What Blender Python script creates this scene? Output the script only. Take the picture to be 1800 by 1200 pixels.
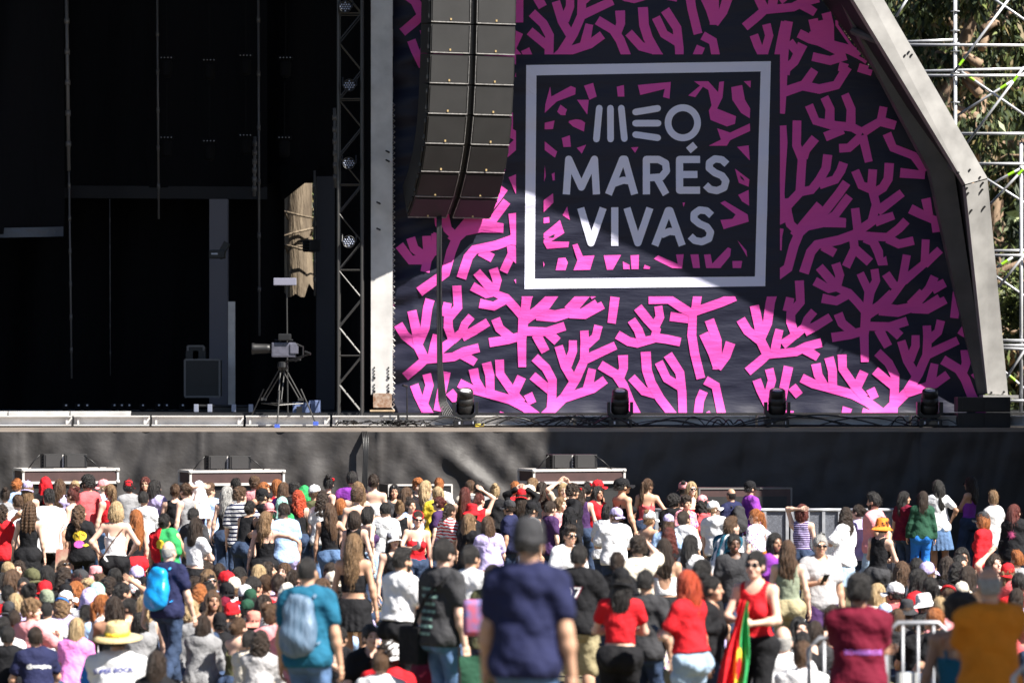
import bpy, bmesh, math, random
import numpy as np
from mathutils import Matrix, Vector

for _o in list(bpy.data.objects):
    bpy.data.objects.remove(_o, do_unlink=True)
SC = bpy.context.scene
COL = SC.collection
R_ = math.radians
random.seed(7)
RNG = np.random.RandomState(11)

# ------------------------------------------------------------ camera, light
FPX, HC, YH = 6750.0, 3.0, 693.0        # focal length in photo pixels, eye height, horizon row
SUN_AZ, SUN_EL = 55.0, 47.5             # sun behind the photographer, to the right

cam = bpy.data.cameras.new('camera')
cam.sensor_width = 36.0
cam.lens = 135.0
cam.shift_y = (600.0 - YH) / -1800.0
cam.clip_start, cam.clip_end = 0.5, 2000.0
cam.dof.use_dof = True
cam.dof.focus_distance = 60.0
cam.dof.aperture_fstop = 2.4
cam_o = bpy.data.objects.new('camera', cam)
COL.objects.link(cam_o)
cam_o.location = (0, 0, HC)
cam_o.rotation_euler = (R_(90), 0, 0)
SC.camera = cam_o

world = bpy.data.worlds.new('World')
SC.world = world
world.use_nodes = True
_nt = world.node_tree
_nt.nodes.clear()
_sky = _nt.nodes.new('ShaderNodeTexSky')
_sky.sky_type = 'NISHITA'
_sky.sun_disc = False
_sky.sun_elevation = R_(SUN_EL)
_sky.sun_rotation = R_(180 - SUN_AZ)
_sky.air_density = 0.55
_sky.dust_density = 0.4
_bg = _nt.nodes.new('ShaderNodeBackground')
_bg.inputs['Strength'].default_value = 0.05
_ow = _nt.nodes.new('ShaderNodeOutputWorld')
_nt.links.new(_sky.outputs[0], _bg.inputs[0])
_nt.links.new(_bg.outputs[0], _ow.inputs[0])

sun = bpy.data.lights.new('sun', 'SUN')
sun.energy = 5.0
sun.angle = R_(0.55)
sun.color = (1.0, 0.95, 0.87)
sun_o = bpy.data.objects.new('sun', sun)
COL.objects.link(sun_o)
_d = Vector((math.sin(R_(SUN_AZ)) * math.cos(R_(SUN_EL)), -math.cos(R_(SUN_AZ)) * math.cos(R_(SUN_EL)), math.sin(R_(SUN_EL))))
sun_o.rotation_euler = _d.to_track_quat('Z', 'Y').to_euler()
sun_o.location = (20, -10, 40)

SC.view_settings.view_transform = 'Standard'
SC.view_settings.look = 'None'
SC.view_settings.gamma = 1.0
SC.view_settings.exposure = 1.45


def at(x, y, Y):
    """a point of the place: image column and row as measured in the photo, and its distance"""
    return Vector(((x - 900.0) / FPX * Y, Y, HC - (y - YH) / FPX * Y))


# ------------------------------------------------------------ tags
def tag(o, label=None, cat=None, group=None, kind=None):
    if label: o['label'] = label
    if cat: o['category'] = cat
    if group: o['group'] = group
    if kind: o['kind'] = kind
    return o


def empty(name, loc, label, cat, group=None, rz=0):
    o = bpy.data.objects.new(name, None)
    o.empty_display_size = 0.1
    COL.objects.link(o)
    o.location = loc
    o.rotation_euler = (0, 0, rz)
    return tag(o, label, cat, group)


def link(name, me, parent=None, mats=()):
    o = bpy.data.objects.new(name, me)
    COL.objects.link(o)
    if parent is not None:
        o.parent = parent
    for m in mats:
        me.materials.append(m)
    return o


def copy_tree(o, parent=None):
    c = o.copy()
    COL.objects.link(c)
    if parent is not None:
        c.parent = parent
    for ch in list(o.children):
        copy_tree(ch, c)
    return c


# ------------------------------------------------------------ materials
def mat(name, color, rough=0.6, metal=0.0, spec=0.5, noise=0.0, nscale=8.0, bump=0.0, bscale=30.0, bdist=0.02,
        stretch=(1, 1, 1), color2=None, sheen=0.0, coat=0.0, emit=None):
    m = bpy.data.materials.new(name)
    m.use_nodes = True
    nt = m.node_tree
    b = nt.nodes['Principled BSDF']
    b.inputs['Base Color'].default_value = (*color[:3], 1)
    b.inputs['Roughness'].default_value = rough
    b.inputs['Metallic'].default_value = metal
    b.inputs['Specular IOR Level'].default_value = spec
    if sheen: b.inputs['Sheen Weight'].default_value = sheen
    if coat: b.inputs['Coat Weight'].default_value = coat
    if emit:
        b.inputs['Emission Color'].default_value = (*emit[:3], 1)
        b.inputs['Emission Strength'].default_value = emit[3]
    co = mp = None
    if noise or bump or color2:
        co = nt.nodes.new('ShaderNodeTexCoord')
        mp = nt.nodes.new('ShaderNodeMapping')
        mp.inputs['Scale'].default_value = stretch
        nt.links.new(co.outputs['Object'], mp.inputs[0])
    if noise or color2:
        n = nt.nodes.new('ShaderNodeTexNoise')
        n.inputs['Scale'].default_value = nscale
        n.inputs['Detail'].default_value = 4
        nt.links.new(mp.outputs[0], n.inputs['Vector'])
        mr = nt.nodes.new('ShaderNodeMapRange')
        mr.inputs[1].default_value = 0.3
        mr.inputs[2].default_value = 0.7
        nt.links.new(n.outputs['Fac'], mr.inputs[0])
        mx = nt.nodes.new('ShaderNodeMix')
        mx.data_type = 'RGBA'
        c2 = color2 if color2 else [c * (1 - noise) for c in color[:3]]
        c1 = color if color2 else [min(0.95, c * (1 + noise * 0.6)) for c in color[:3]]
        mx.inputs[6].default_value = (*c1[:3], 1)
        mx.inputs[7].default_value = (*c2[:3], 1)
        nt.links.new(mr.outputs[0], mx.inputs[0])
        nt.links.new(mx.outputs[2], b.inputs['Base Color'])
    if bump:
        n2 = nt.nodes.new('ShaderNodeTexNoise')
        n2.inputs['Scale'].default_value = bscale
        n2.inputs['Detail'].default_value = 3
        nt.links.new(mp.outputs[0], n2.inputs['Vector'])
        bp = nt.nodes.new('ShaderNodeBump')
        bp.inputs['Strength'].default_value = bump
        bp.inputs['Distance'].default_value = bdist
        nt.links.new(n2.outputs['Fac'], bp.inputs['Height'])
        nt.links.new(bp.outputs[0], b.inputs['Normal'])
    return m


# ------------------------------------------------------------ mesh builder
class MB:
    def __init__(self):
        self.v, self.f, self.m = [], [], []

    def add(self, vs, fs, mi=0):
        n = len(self.v)
        self.v += [tuple(v) for v in vs]
        self.f += [tuple(i + n for i in f) for f in fs]
        self.m += [mi] * len(fs)

    def box(self, c, s, mi=0, R=None, bev=0.0):
        c = Vector(c)
        hx, hy, hz = s[0] / 2, s[1] / 2, s[2] / 2
        if bev <= 0:
            vs = [Vector((x * hx, y * hy, z * hz)) for x in (-1, 1) for y in (-1, 1) for z in (-1, 1)]
            fs = [(0, 1, 3, 2), (4, 6, 7, 5), (0, 4, 5, 1), (2, 3, 7, 6), (0, 2, 6, 4), (1, 5, 7, 3)]
        else:
            bm = bmesh.new()
            bmesh.ops.create_cube(bm, size=1.0)
            for v in bm.verts: v.co = Vector((v.co.x * s[0], v.co.y * s[1], v.co.z * s[2]))
            bmesh.ops.bevel(bm, geom=list(bm.edges), offset=bev, segments=2, affect='EDGES', profile=0.7)
            bm.verts.index_update()
            vs = [v.co.copy() for v in bm.verts]
            fs = [tuple(v.index for v in f.verts) for f in bm.faces]
            bm.free()
        if R is not None: vs = [R @ v for v in vs]
        self.add([v + c for v in vs], fs, mi)

    def tube(self, p, q, r, n=8, mi=0, r2=None):
        p, q = Vector(p), Vector(q)
        d = (q - p)
        if d.length < 1e-6: return
        d.normalize()
        a = d.orthogonal().normalized()
        b = d.cross(a)
        r2 = r if r2 is None else r2
        vs = []
        for (o, rr) in ((p, r), (q, r2)):
            for i in range(n):
                t = 2 * math.pi * i / n
                vs.append(o + a * (math.cos(t) * rr) + b * (math.sin(t) * rr))
        fs = [(i, (i + 1) % n, n + (i + 1) % n, n + i) for i in range(n)]
        fs += [tuple(range(n - 1, -1, -1)), tuple(range(n, 2 * n))]
        self.add(vs, fs, mi)

    def path(self, pts, r, n=6, mi=0):
        pts = [Vector(p) for p in pts]
        vs = []
        prev = None
        for i, p in enumerate(pts):
            d = (pts[min(i + 1, len(pts) - 1)] - pts[max(i - 1, 0)]).normalized()
            if prev is None:
                a = d.orthogonal().normalized()
            else:
                a = (prev - d * prev.dot(d))
                a = a.normalized() if a.length > 1e-6 else d.orthogonal().normalized()
            prev = a
            b = d.cross(a)
            rr = r[i] if isinstance(r, (list, tuple)) else r
            for k in range(n):
                t = 2 * math.pi * k / n
                vs.append(p + a * (math.cos(t) * rr) + b * (math.sin(t) * rr))
        fs = []
        for i in range(len(pts) - 1):
            for k in range(n):
                fs.append((i * n + k, i * n + (k + 1) % n, (i + 1) * n + (k + 1) % n, (i + 1) * n + k))
        fs += [tuple(range(n - 1, -1, -1)), tuple(range((len(pts) - 1) * n, len(pts) * n))]
        self.add(vs, fs, mi)

    def lathe(self, prof, c=(0, 0, 0), n=20, mi=0, sx=1.0, sy=1.0, R=None):
        c = Vector(c)
        vs, fs = [], []
        for (r, z) in prof:
            for k in range(n):
                t = 2 * math.pi * k / n
                v = Vector((math.cos(t) * r * sx, math.sin(t) * r * sy, z))
                if R is not None: v = R @ v
                vs.append(v + c)
        for i in range(len(prof) - 1):
            for k in range(n):
                fs.append((i * n + k, i * n + (k + 1) % n, (i + 1) * n + (k + 1) % n, (i + 1) * n + k))
        fs += [tuple(range(n - 1, -1, -1)), tuple(range((len(prof) - 1) * n, len(prof) * n))]
        self.add(vs, fs, mi)

    def prism(self, poly, d, mi=0):
        """poly: list of 3d points (front face), extruded by vector d"""
        n = len(poly)
        vs = [Vector(p) for p in poly] + [Vector(p) + Vector(d) for p in poly]
        fs = [tuple(range(n)), tuple(range(2 * n - 1, n - 1, -1))]
        fs += [(i, n + i, n + (i + 1) % n, (i + 1) % n) for i in range(n)]
        self.add(vs, fs, mi)

    def grid(self, fn, nu, nv, mi=0, keep=None):
        n = len(self.v)
        for j in range(nv + 1):
            for i in range(nu + 1):
                self.v.append(tuple(fn(i / nu, j / nv)))
        for j in range(nv):
            for i in range(nu):
                if keep and not keep((i + .5) / nu, (j + .5) / nv): continue
                a = n + j * (nu + 1) + i
                self.f.append((a, a + 1, a + nu + 2, a + nu + 1))
                self.m.append(mi)

    def mesh(self, name, mats, smooth=False):
        me = bpy.data.meshes.new(name)
        me.from_pydata(self.v, [], self.f)
        for m in mats: me.materials.append(m)
        if any(self.m):
            me.polygons.foreach_set('material_index', self.m)
        if smooth:
            me.polygons.foreach_set('use_smooth', [True] * len(me.polygons))
        me.update()
        return me

    def build(self, name, mats, parent=None, smooth=False, fixn=True):
        if not isinstance(mats, (list, tuple)): mats = [mats]
        me = self.mesh(name, mats, smooth)
        if fixn:
            bm = bmesh.new()
            bm.from_mesh(me)
            bmesh.ops.recalc_face_normals(bm, faces=bm.faces)
            bm.to_mesh(me)
            bm.free()
        return link(name, me, parent)


# ------------------------------------------------------------ implicit surfaces
def smin(a, b, k):
    h = np.maximum(k - np.abs(a - b), 0.0) / k
    return np.minimum(a, b) - h * h * k * 0.25


def smax(a, b, k):
    return -smin(-a, -b, k)


def ell(p, c, r, R=None):
    q = p - np.asarray(c, np.float32)
    if R is not None: q = q @ R            # R columns = local axes
    r = np.asarray(r, np.float32)
    k0 = np.sqrt(((q / r) ** 2).sum(1))
    k1 = np.sqrt(((q / (r * r)) ** 2).sum(1)) + 1e-9
    return k0 * (k0 - 1.0) / k1


def cone(p, a, b, ra, rb):
    a = np.asarray(a, np.float32); b = np.asarray(b, np.float32)
    pa = p - a; ba = b - a
    h = np.clip(pa @ ba / max(float(ba @ ba), 1e-9), 0, 1)
    return np.sqrt(((pa - h[:, None] * ba) ** 2).sum(1)) - (ra + (rb - ra) * h)


def axis_(lo, hi, h, flo=None, fhi=None, hf=None):
    out = [lo]
    while out[-1] < hi:
        x = out[-1]
        out.append(x + (hf if hf and flo - h < x < fhi else h))
    return np.array(out, np.float32)


def iso(f, lo, hi, h, fine=None):
    """surface nets of the implicit function f -> (verts, quads)"""
    ax = []
    for i in range(3):
        if fine: ax.append(axis_(lo[i], hi[i], h, fine[0][i], fine[1][i], fine[2]))
        else: ax.append(axis_(lo[i], hi[i], h))
    B = 4
    ax = [np.concatenate([a, a[-1] + h * np.arange(1, (-len(a)) % B + 1, dtype=np.float32)]) for a in ax]
    n = [len(a) for a in ax]
    nb = [k // B for k in n]
    cc = [a.reshape(-1, B).mean(1) for a in ax]
    P = np.stack(np.meshgrid(*cc, indexing='ij'), -1).reshape(-1, 3)
    dc = f(P).reshape(nb)
    act = np.abs(dc) < h * B * 1.25
    V = np.where(dc < 0, -1.0, 1.0).astype(np.float32)
    V = V.repeat(B, 0).repeat(B, 1).repeat(B, 2)
    A = act.repeat(B, 0).repeat(B, 1).repeat(B, 2)
    ii = np.nonzero(A)
    pts = np.stack([ax[0][ii[0]], ax[1][ii[1]], ax[2][ii[2]]], 1)
    V[ii] = f(pts)
    ins = V < 0
    c = [ins[dx:n[0] - 1 + dx, dy:n[1] - 1 + dy, dz:n[2] - 1 + dz] for dx in (0, 1) for dy in (0, 1) for dz in (0, 1)]
    al = c[0].copy(); an = c[0].copy()
    for q in c[1:]:
        al &= q; an |= q
    mixed = an & ~al
    ci = np.nonzero(mixed)
    N = len(ci[0])
    idx = -np.ones(mixed.shape, np.int64)
    idx[ci] = np.arange(N)
    corners = [(dx, dy, dz) for dx in (0, 1) for dy in (0, 1) for dz in (0, 1)]
    cv = np.stack([V[ci[0] + d[0], ci[1] + d[1], ci[2] + d[2]] for d in corners], 1)
    cp = np.stack([np.stack([ax[0][ci[0] + d[0]], ax[1][ci[1] + d[1]], ax[2][ci[2] + d[2]]], 1) for d in corners], 1)
    acc = np.zeros((N, 3), np.float32); cnt = np.zeros((N, 1), np.float32)
    for a in range(8):
        for b in (1, 2, 4):
            if a & b: continue
            e = a | b
            va, vb = cv[:, a], cv[:, e]
            x = (va < 0) != (vb < 0)
            t = np.where(x, va / np.where(x, va - vb, 1), 0)[:, None]
            pp = cp[:, a] + (cp[:, e] - cp[:, a]) * t
            acc += np.where(x[:, None], pp, 0); cnt += x[:, None]
    verts = acc / np.maximum(cnt, 1)
    quads = []
    for axn in range(3):
        sl0 = [slice(1, None)] * 3; sl1 = [slice(1, None)] * 3
        sl0[axn] = slice(0, -1); sl1[axn] = slice(1, None)
        s0 = ins[tuple(sl0)]; s1 = ins[tuple(sl1)]
        e = np.nonzero(s0 != s1)
        g = [e[k] + (0 if k == axn else 1) for k in range(3)]
        flip = s1[e]
        u, w = (axn + 1) % 3, (axn + 2) % 3
        def cell(du, dw):
            q = [g[0].copy(), g[1].copy(), g[2].copy()]
            q[u] = q[u] + du; q[w] = q[w] + dw
            ok = np.ones(len(q[0]), bool)
            for k in range(3): ok &= (q[k] >= 0) & (q[k] < mixed.shape[k])
            q = [np.clip(q[k], 0, mixed.shape[k] - 1) for k in range(3)]
            r = idx[tuple(q)]
            r[~ok] = -1
            return r
        qd = np.stack([cell(-1, -1), cell(0, -1), cell(0, 0), cell(-1, 0)], 1)
        qd[flip] = qd[flip][:, ::-1]
        quads.append(qd[(qd >= 0).all(1)])
    return verts, np.concatenate(quads)


def np_mesh(name, v, q, smooth=True, mi=None):
    me = bpy.data.meshes.new(name)
    me.vertices.add(len(v))
    me.vertices.foreach_set('co', np.asarray(v, np.float32).ravel())
    me.loops.add(len(q) * 4)
    me.loops.foreach_set('vertex_index', np.asarray(q, np.int32).ravel())
    me.polygons.add(len(q))
    me.polygons.foreach_set('loop_start', np.arange(0, len(q) * 4, 4, dtype=np.int32))
    if mi is not None:
        me.polygons.foreach_set('material_index', np.asarray(mi, np.int32))
    me.update(calc_edges=True)
    if smooth: me.polygons.foreach_set('use_smooth', np.ones(len(q), bool))
    me.validate()
    return me

# ------------------------------------------------------------ stage materials
M_GROUND = mat('dry_grass', (.12, .10, .05), .95, noise=.5, nscale=1.5, bump=.6, bscale=40)
M_DECKWOOD = mat('plank', (.27, .225, .19), .7, noise=.3, nscale=4, stretch=(.3, 6, 6))
M_WHITESTEEL = mat('painted_white_steel', (.56, .545, .53), .45, noise=.2, nscale=3, bump=.05)
M_STEEL_SHADE = mat('shaded_galvanised', (.085, .08, .085), .5, noise=.3, nscale=2.2)  # darker copy of the galvanised steel: the inner leg's shade is in its colour
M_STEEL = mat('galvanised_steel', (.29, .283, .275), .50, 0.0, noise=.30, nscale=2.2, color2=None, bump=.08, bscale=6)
M_RUST = mat('rusty_steel', (.36, .30, .25), .8, noise=.6, nscale=16, color2=(.16, .07, .03))
M_FLOOR = mat('stage_floor', (.010, .010, .011), .6)
M_BLACK = mat('black_paint', (.012, .012, .013), .45, spec=.4)
M_BLACKM = mat('matt_black', (.006, .006, .007), .85, spec=.15)
M_DRAPE = mat('black_drape', (.004, .004, .0055), .8, spec=.15, bump=.4, bscale=2.5, bdist=.08, stretch=(3, 1, .5))
M_HEMD = mat('dull_hem', (.012, .011, .013), .7, bump=.6, bscale=5)
M_HEM = mat('shiny_hem', (.055, .065, .09), .35, bump=.8, bscale=9)
M_SKIRT = mat('black_vinyl', (.052, .048, .047), .58, spec=.38, bump=.24, bscale=6.5, bdist=.05, noise=.25, nscale=2.0, stretch=(.8, 1, 1))
M_TRIM = mat('worn_trim', (.26, .25, .245), .45, .3, noise=.4, nscale=20)
M_GRILLE = mat('speaker_grille', (.018, .0172, .0172), .55, spec=.5, bump=.5, bscale=140, bdist=.004, noise=.2, nscale=3)
M_CAB = mat('speaker_cabinet', (.014, .013, .013), .5, spec=.5)
M_ALU = mat('aluminium_edge', (.66, .63, .60), .38, .25, noise=.12)
M_CASE = mat('brown_plywood', (.060, .030, .028), .55, noise=.2)
M_CABLE = mat('black_cable', (.012, .012, .013), .45)
M_TRUSS = mat('truss_black', (.040, .039, .038), .4, .3)
M_TUBE = mat('scaffold_tube', (.62, .63, .66), .38, .35, noise=.18, nscale=5)
M_TAPE = mat('green_tape', (.30, .62, .02), .5)
M_MEMB = mat('roof_membrane', (.010, .010, .012), .6)
M_LEDG = mat('led_glass', (.48, .50, .58), .25, 0, .6)
M_BRASS = mat('brass_badge', (.42, .30, .14), .4, .4)
M_WOOD = mat('pallet_wood', (.44, .32, .20), .8, noise=.3)
M_LENSG = mat('lens_glass', (.55, .56, .60), .12, 0, .8)
M_BLUE = mat('blue_plastic', (.05, .10, .45), .5)

YB, YS = 68.0, 66.5                      # banner plane, front skirt plane
ZD = at(0, 751, YS).z                    # top of the front ledge

# ------------------------------------------------------------ ground, stage house
g = MB()
yy = [-30, 0, 8, 14, 15, 17, 19, 21, 23, 25, 26.5, 30, 40, 55, 70, 90, 130, 300, 900]
for i, Yv in enumerate(yy):
    z = min(1.45, max(0, (26.5 - Yv) * .118))
    for X in (-700, -40, -12, 0, 12, 40, 700):
        g.v.append((X, Yv, z))
for i in range(len(yy) - 1):
    for k in range(6):
        a = i * 7 + k
        g.f.append((a, a + 1, a + 8, a + 7)); g.m.append(0)
tag(g.build('ground', M_GROUND), kind='structure')

stage = empty('stage', (0, YS, 0), 'long black stage platform with its draped front skirt and pale steel edge beam', 'stage')
def part(mb, name, mats, parent, smooth=False):
    o = mb.build(name, mats, parent, smooth)
    if parent is not None:
        o.matrix_parent_inverse = Matrix.Translation(-parent.location) if parent.rotation_euler.z == 0 else parent.matrix_basis.inverted()
    return o

m = MB(); m.box((-2, YS + .55, ZD - .04), (26, 1.1, .07)); part(m, 'ledge_plank', M_DECKWOOD, stage)
m = MB(); m.box((-2, YS + 7.9, ZD + .10), (26, 14.0, .30)); part(m, 'stage_floor', M_FLOOR, stage)

# edge beams (one per span, with end plates)
zb0, zb1 = at(0, 748, 67.1).z, at(0, 730, 67.1).z
xs = [-40, 128, 265, 430, 582, 700, 1010, 1330, 1600, 1810]
for a, b in zip(xs[:-1], xs[1:]):
    m = MB()
    xa, xb = at(a, 0, 67.1).x, at(b, 0, 67.1).x
    m.box(((xa + xb) / 2, 67.16, (zb0 + zb1) / 2), (xb - xa - .05, .10, zb1 - zb0 - .03))
    for zz in (zb0 + .012, zb1 - .012): m.box(((xa + xb) / 2, 67.12, zz), (xb - xa - .05, .22, .022))
    for xx in (xa + .10, xb - .10): m.box((xx, 67.075, (zb0 + zb1) / 2), (.035, .07, zb1 - zb0 - .06))
    part(m, 'edge_beam', M_WHITESTEEL, stage)
for a, b in ((-40, 13), (15, 122), (124, 230)):
    m = MB()
    xa, xb = at(a, 0, 67.4).x, at(b, 0, 67.4).x
    m.box(((xa + xb) / 2, 67.42, at(0, 726.5, 67.4).z), (xb - xa, .06, .085))
    part(m, 'floor_edge', M_WHITESTEEL, stage)

def skirt_pt(u, v):
    x = -11.5 + 21.5 * u
    z = ZD - .075 - (ZD - .075) * v
    d = 0.0
    for (cx, w, s) in ((-7.6, 1.1, .5), (-6.0, 1.6, -.35), (-3.6, 1.3, .45), (-2.6, .8, -.5), (-.9, 1.7, .95), (2.6, 1.5, -.4), (5.4, 1.2, .4), (7.4, 1.0, -.3), (-9.4, 1.2, .5)):
        t = (x - cx) - s * v * 2.4
        k = math.exp(-(t / w) ** 2) * (.35 + .9 * v * (1.2 - v))
        d += .055 * k * math.sin(t * 8.5 + v * 3 + cx)
    d += .016 * math.sin(x * 5.1 + 2 * math.sin(v * 4)) * (1 - v) + .010 * math.sin(x * 13 + v * 9) * (1 - v) ** 2
    d += .012 * math.sin(x * 2.2 - v * 6) + .006 * math.sin(x * 21 + v * 15 + 2 * math.sin(x * 3)) * (1 - .6 * v) + .005 * math.sin(v * 30 + x * 4)
    sx_ = (x + 50.3) % 3.1
    d += .022 * math.exp(-((sx_ - 1.5) / .03) ** 2) - .014 * math.exp(-((sx_ - 1.62) / .06) ** 2)
    # the one long swag right of the cables
    t = v * 2.2 - ((x + 1.4) * .62) ** 1.0
    if -1.5 < x < .6: d += .075 * math.exp(-((t - .25) / .16) ** 2) * math.exp(-((x + .5) / .9) ** 2)
    return (x, YS - .03 - d, z)
m = MB(); m.grid(skirt_pt, 430, 60)
part(m, 'front_skirt', M_SKIRT, stage, True)

# roof: arch that leans forward, membrane back to the rear; it throws the slanting shade on the banner
arch = [(1742, 692, 67.86), (1703, 326, 66.59), (1507, -4, 65.76), (1306, -330, 64.95), (1000, -480, 64.9), (600, -600, 65.25), (200, -620, 66.0), (-500, -600, 66.0)]
AP = [at(x, y, Y) for i, (x, y, Y) in enumerate(arch)]
roof = empty('stage_roof', (0, YB, 0), 'dark stage roof over the stage opening, out of sight above the banner', 'roof')
roof['label'] = 'black roof membrane of the stage seen edge on behind the right steel arch leg'
m = MB()
back = [at(1729, 692, 68.45), at(1660, 296, 68.2), at(1445, 0, 68.0), Vector((AP[3].x + .6, 79.5, 11.2)),
        Vector((AP[4].x + .6, 79.5, 12.0)), Vector((AP[5].x, 79.5, 12.2)), Vector((AP[6].x, 79.5, 11.8)), Vector((AP[7].x, 79.5, 11.5))]
for i in range(len(AP) - 1):
    m.prism([AP[i], AP[i + 1], back[i + 1], back[i]], (.05, .02, .06))
part(m, 'membrane', M_MEMB, roof)
m = MB()
m.prism([Vector((3.6, 79.4, 12.2)), Vector((3.6, 79.4, 9.0)), Vector((-16, 79.4, 9.0)), Vector((-16, 79.4, 12.2))], (0, .06, 0))
part(m, 'rear_panel', M_MEMB, roof)

def beam_between(m, A, B, w, dpt, mi=0):
    """box beam whose front face keeps the four given image-space corners; A,B = (left,right) points"""
    n = Vector((0, dpt, 0))
    m.prism([A[0], A[1], B[1], B[0]], n, mi)

leg = empty('arch_leg', tuple(AP[0]), 'pale galvanised steel arch leg of the stage roof leaning in from the right', 'arch leg')
Ys = [67.8, 66.53, 65.7]
L = [(1736, 692), (1697, 326), (1500, -4)]
Rr = [(1772, 694), (1736, 315), (1556, -4)]
m = MB(); beam_between(m, (at(*L[0], Ys[0]), at(*Rr[0], Ys[0] + .22)), (at(*L[1], Ys[1]), at(*Rr[1], Ys[1] + .22)), 0, .45)
lo_ = part(m, 'lower_beam', M_STEEL, leg)
m = MB(); beam_between(m, (at(1697, 324, Ys[1]), at(1736, 313, Ys[1] + .22)), (at(1300, -330, 64.89), at(1362, -330, 65.1)), 0, .45)
part(m, 'upper_beam', M_STEEL, leg)
for (x, y) in ((1704, 299), (1684, 304), (1722, 312), (1727, 322), (1699, 331), (1726, 334), (1730, 364), (1707, 370), (1701, 340), (1590, 98), (1597, 92), (1602, 97), (1742, 690), (1764, 689)):
    k_ = 0 if y > 326 else 1
    t_ = (y - L[k_][1]) / (L[k_ + 1][1] - L[k_][1])
    xl_, xr_ = L[k_][0] + (L[k_ + 1][0] - L[k_][0]) * t_, Rr[k_][0] + (Rr[k_ + 1][0] - Rr[k_][0]) * t_
    p = at(x, y, Ys[k_] + (Ys[k_ + 1] - Ys[k_]) * t_ + .22 * (x - xl_) / (xr_ - xl_))
    m = MB(); m.tube(p + Vector((0, .1, 0)), p + Vector((.006, -.035, .004)), .020, 6); part(m, 'bolt', M_BLACK, leg)
m = MB(); m.box(tuple(at(1755, 697, 67.75)), (.62, .7, .06)); part(m, 'base_plate', M_STEEL, leg)

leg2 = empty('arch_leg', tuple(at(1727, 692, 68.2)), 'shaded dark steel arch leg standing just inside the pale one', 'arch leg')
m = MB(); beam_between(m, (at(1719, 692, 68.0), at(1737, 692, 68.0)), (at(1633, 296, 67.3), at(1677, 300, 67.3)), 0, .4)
part(m, 'lower_beam', M_STEEL_SHADE, leg2)
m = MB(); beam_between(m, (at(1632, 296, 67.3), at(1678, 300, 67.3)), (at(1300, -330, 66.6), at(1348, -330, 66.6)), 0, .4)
part(m, 'upper_beam', M_STEEL_SHADE, leg2)
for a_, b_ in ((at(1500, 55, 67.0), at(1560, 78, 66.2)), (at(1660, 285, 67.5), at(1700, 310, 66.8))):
    m = MB(); m.tube(a_, b_, .07, 8); part(m, 'cross_strut', M_STEEL_SHADE, leg2)

# added shade mast out of the picture on the right: its shade lies on the right half of the skirt
blocker = empty('added_blocker', (15.5, 61.2, 0), 'added unseen black screen standing at the right of the crowd barrier', 'shade_blocker')
SX = 8.2
m = MB(); m.box((SX + 9, 61.2, 7.0), (18, .12, 13.5)); part(m, 'blocker_panel', M_BLACKM, blocker)
m = MB()
for X in (SX + .1, SX + 6, SX + 12, SX + 17.9): m.tube((X, 61.35, 0), (X, 61.35, 13.8), .05)
part(m, 'frame', M_TRUSS, blocker)
added_canopy = empty('shade_canopy', (8.2, 22.0, .5), 'open marquee added out of view to shade people at the front right', 'shade_canopy')  # unseen canopy on posts, added to shade the people at the near right
m = MB()
m.prism([Vector((4.3, 19.5, 4.9)), Vector((9.6, 19.5, 4.9)), Vector((9.6, 25.6, 4.9)), Vector((5.2, 25.6, 4.9))], (0, 0, .08))
part(m, 'canopy', M_DRAPE, added_canopy)
m = MB()
for p in ((7.4, 19.7), (9.5, 19.7), (9.5, 25.4), (7.4, 25.4)): m.tube((p[0], p[1], 0), (p[0], p[1], 4.92), .045)
part(m, 'post', M_ALU, added_canopy)

# ------------------------------------------------------------ stage opening: drapes, columns, cables
def drape(name, px0, px1, py0, py1, Y, label, amp=.10, freq=5.0, seed=0, hem=None, slant=0.0, keep=None):
    m = MB()
    a, b = at(px0, py0, Y), at(px1, py1, Y)
    def fn(u, v):
        x = a.x + (b.x - a.x) * u
        z = a.z + (b.z - a.z) * v
        return (x, Y + amp * math.sin((x + slant * v) * freq + seed) + .4 * amp * math.sin(x * freq * 2.3 + v * 3 + seed), z)
    m.grid(fn, 60, 24, keep=keep)
    e = m.build(name, M_DRAPE, None, True)
    tag(e, label, 'drape')
    if hem:
        h = MB()
        p0, p1 = at(px0, hem[0], Y), at(px1, hem[1], Y)
        h.grid(lambda u, v: (p0.x + (p1.x - p0.x) * u, Y - .05 + .3 * amp * math.sin((p0.x + (p1.x - p0.x) * u) * freq * 2 + seed), p0.z + (p1.z - p0.z) * v - hem[2] * u), 40, 3)
        h.build('hem', M_HEM if hem[3] else M_HEMD, e, True)
    return e

drape('stage_drape', -120, 112, -160, 412, 74.0, 'black side drape with a shiny bluish hem at the far left of the stage', .16, 2.4, 1.0, hem=(404, 421, -.06, True), slant=1.2)
drape('stage_drape', 60, 470, -160, 330, 77.0, 'wide black backdrop hanging from the top of the stage behind the thin poles', .05, 3.0, .5, hem=(326, 348, .03, False))
drape('stage_drape', 440, 500, 296, 720, 78.6, 'narrow black drape hanging left of the sunlit tree trunk gap', .07, 5.0, .2)
drape('stage_drape', -200, 453, 345, 720, 79.0, 'lower black back drape across the left half of the stage', .10, 3.0, 2.0)
drape('stage_drape', 440, 725, -160, 322, 78.2, 'black backdrop above the sunlit tree trunk gap', .08, 3.5, 1.5)
drape('stage_drape', 551, 700, 300, 745, 77.6, 'black drape right of the sunlit tree trunk gap behind the light tower', .06, 4.0, .9)
drape('stage_drape', 497, 556, 522, 735, 78.0, 'short black cloth below the sunlit gap behind the video camera', .04, 6.0, .4)
mw = MB(); mw.box((-13.2, 73.5, 6), (.2, 14, 14))
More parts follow.
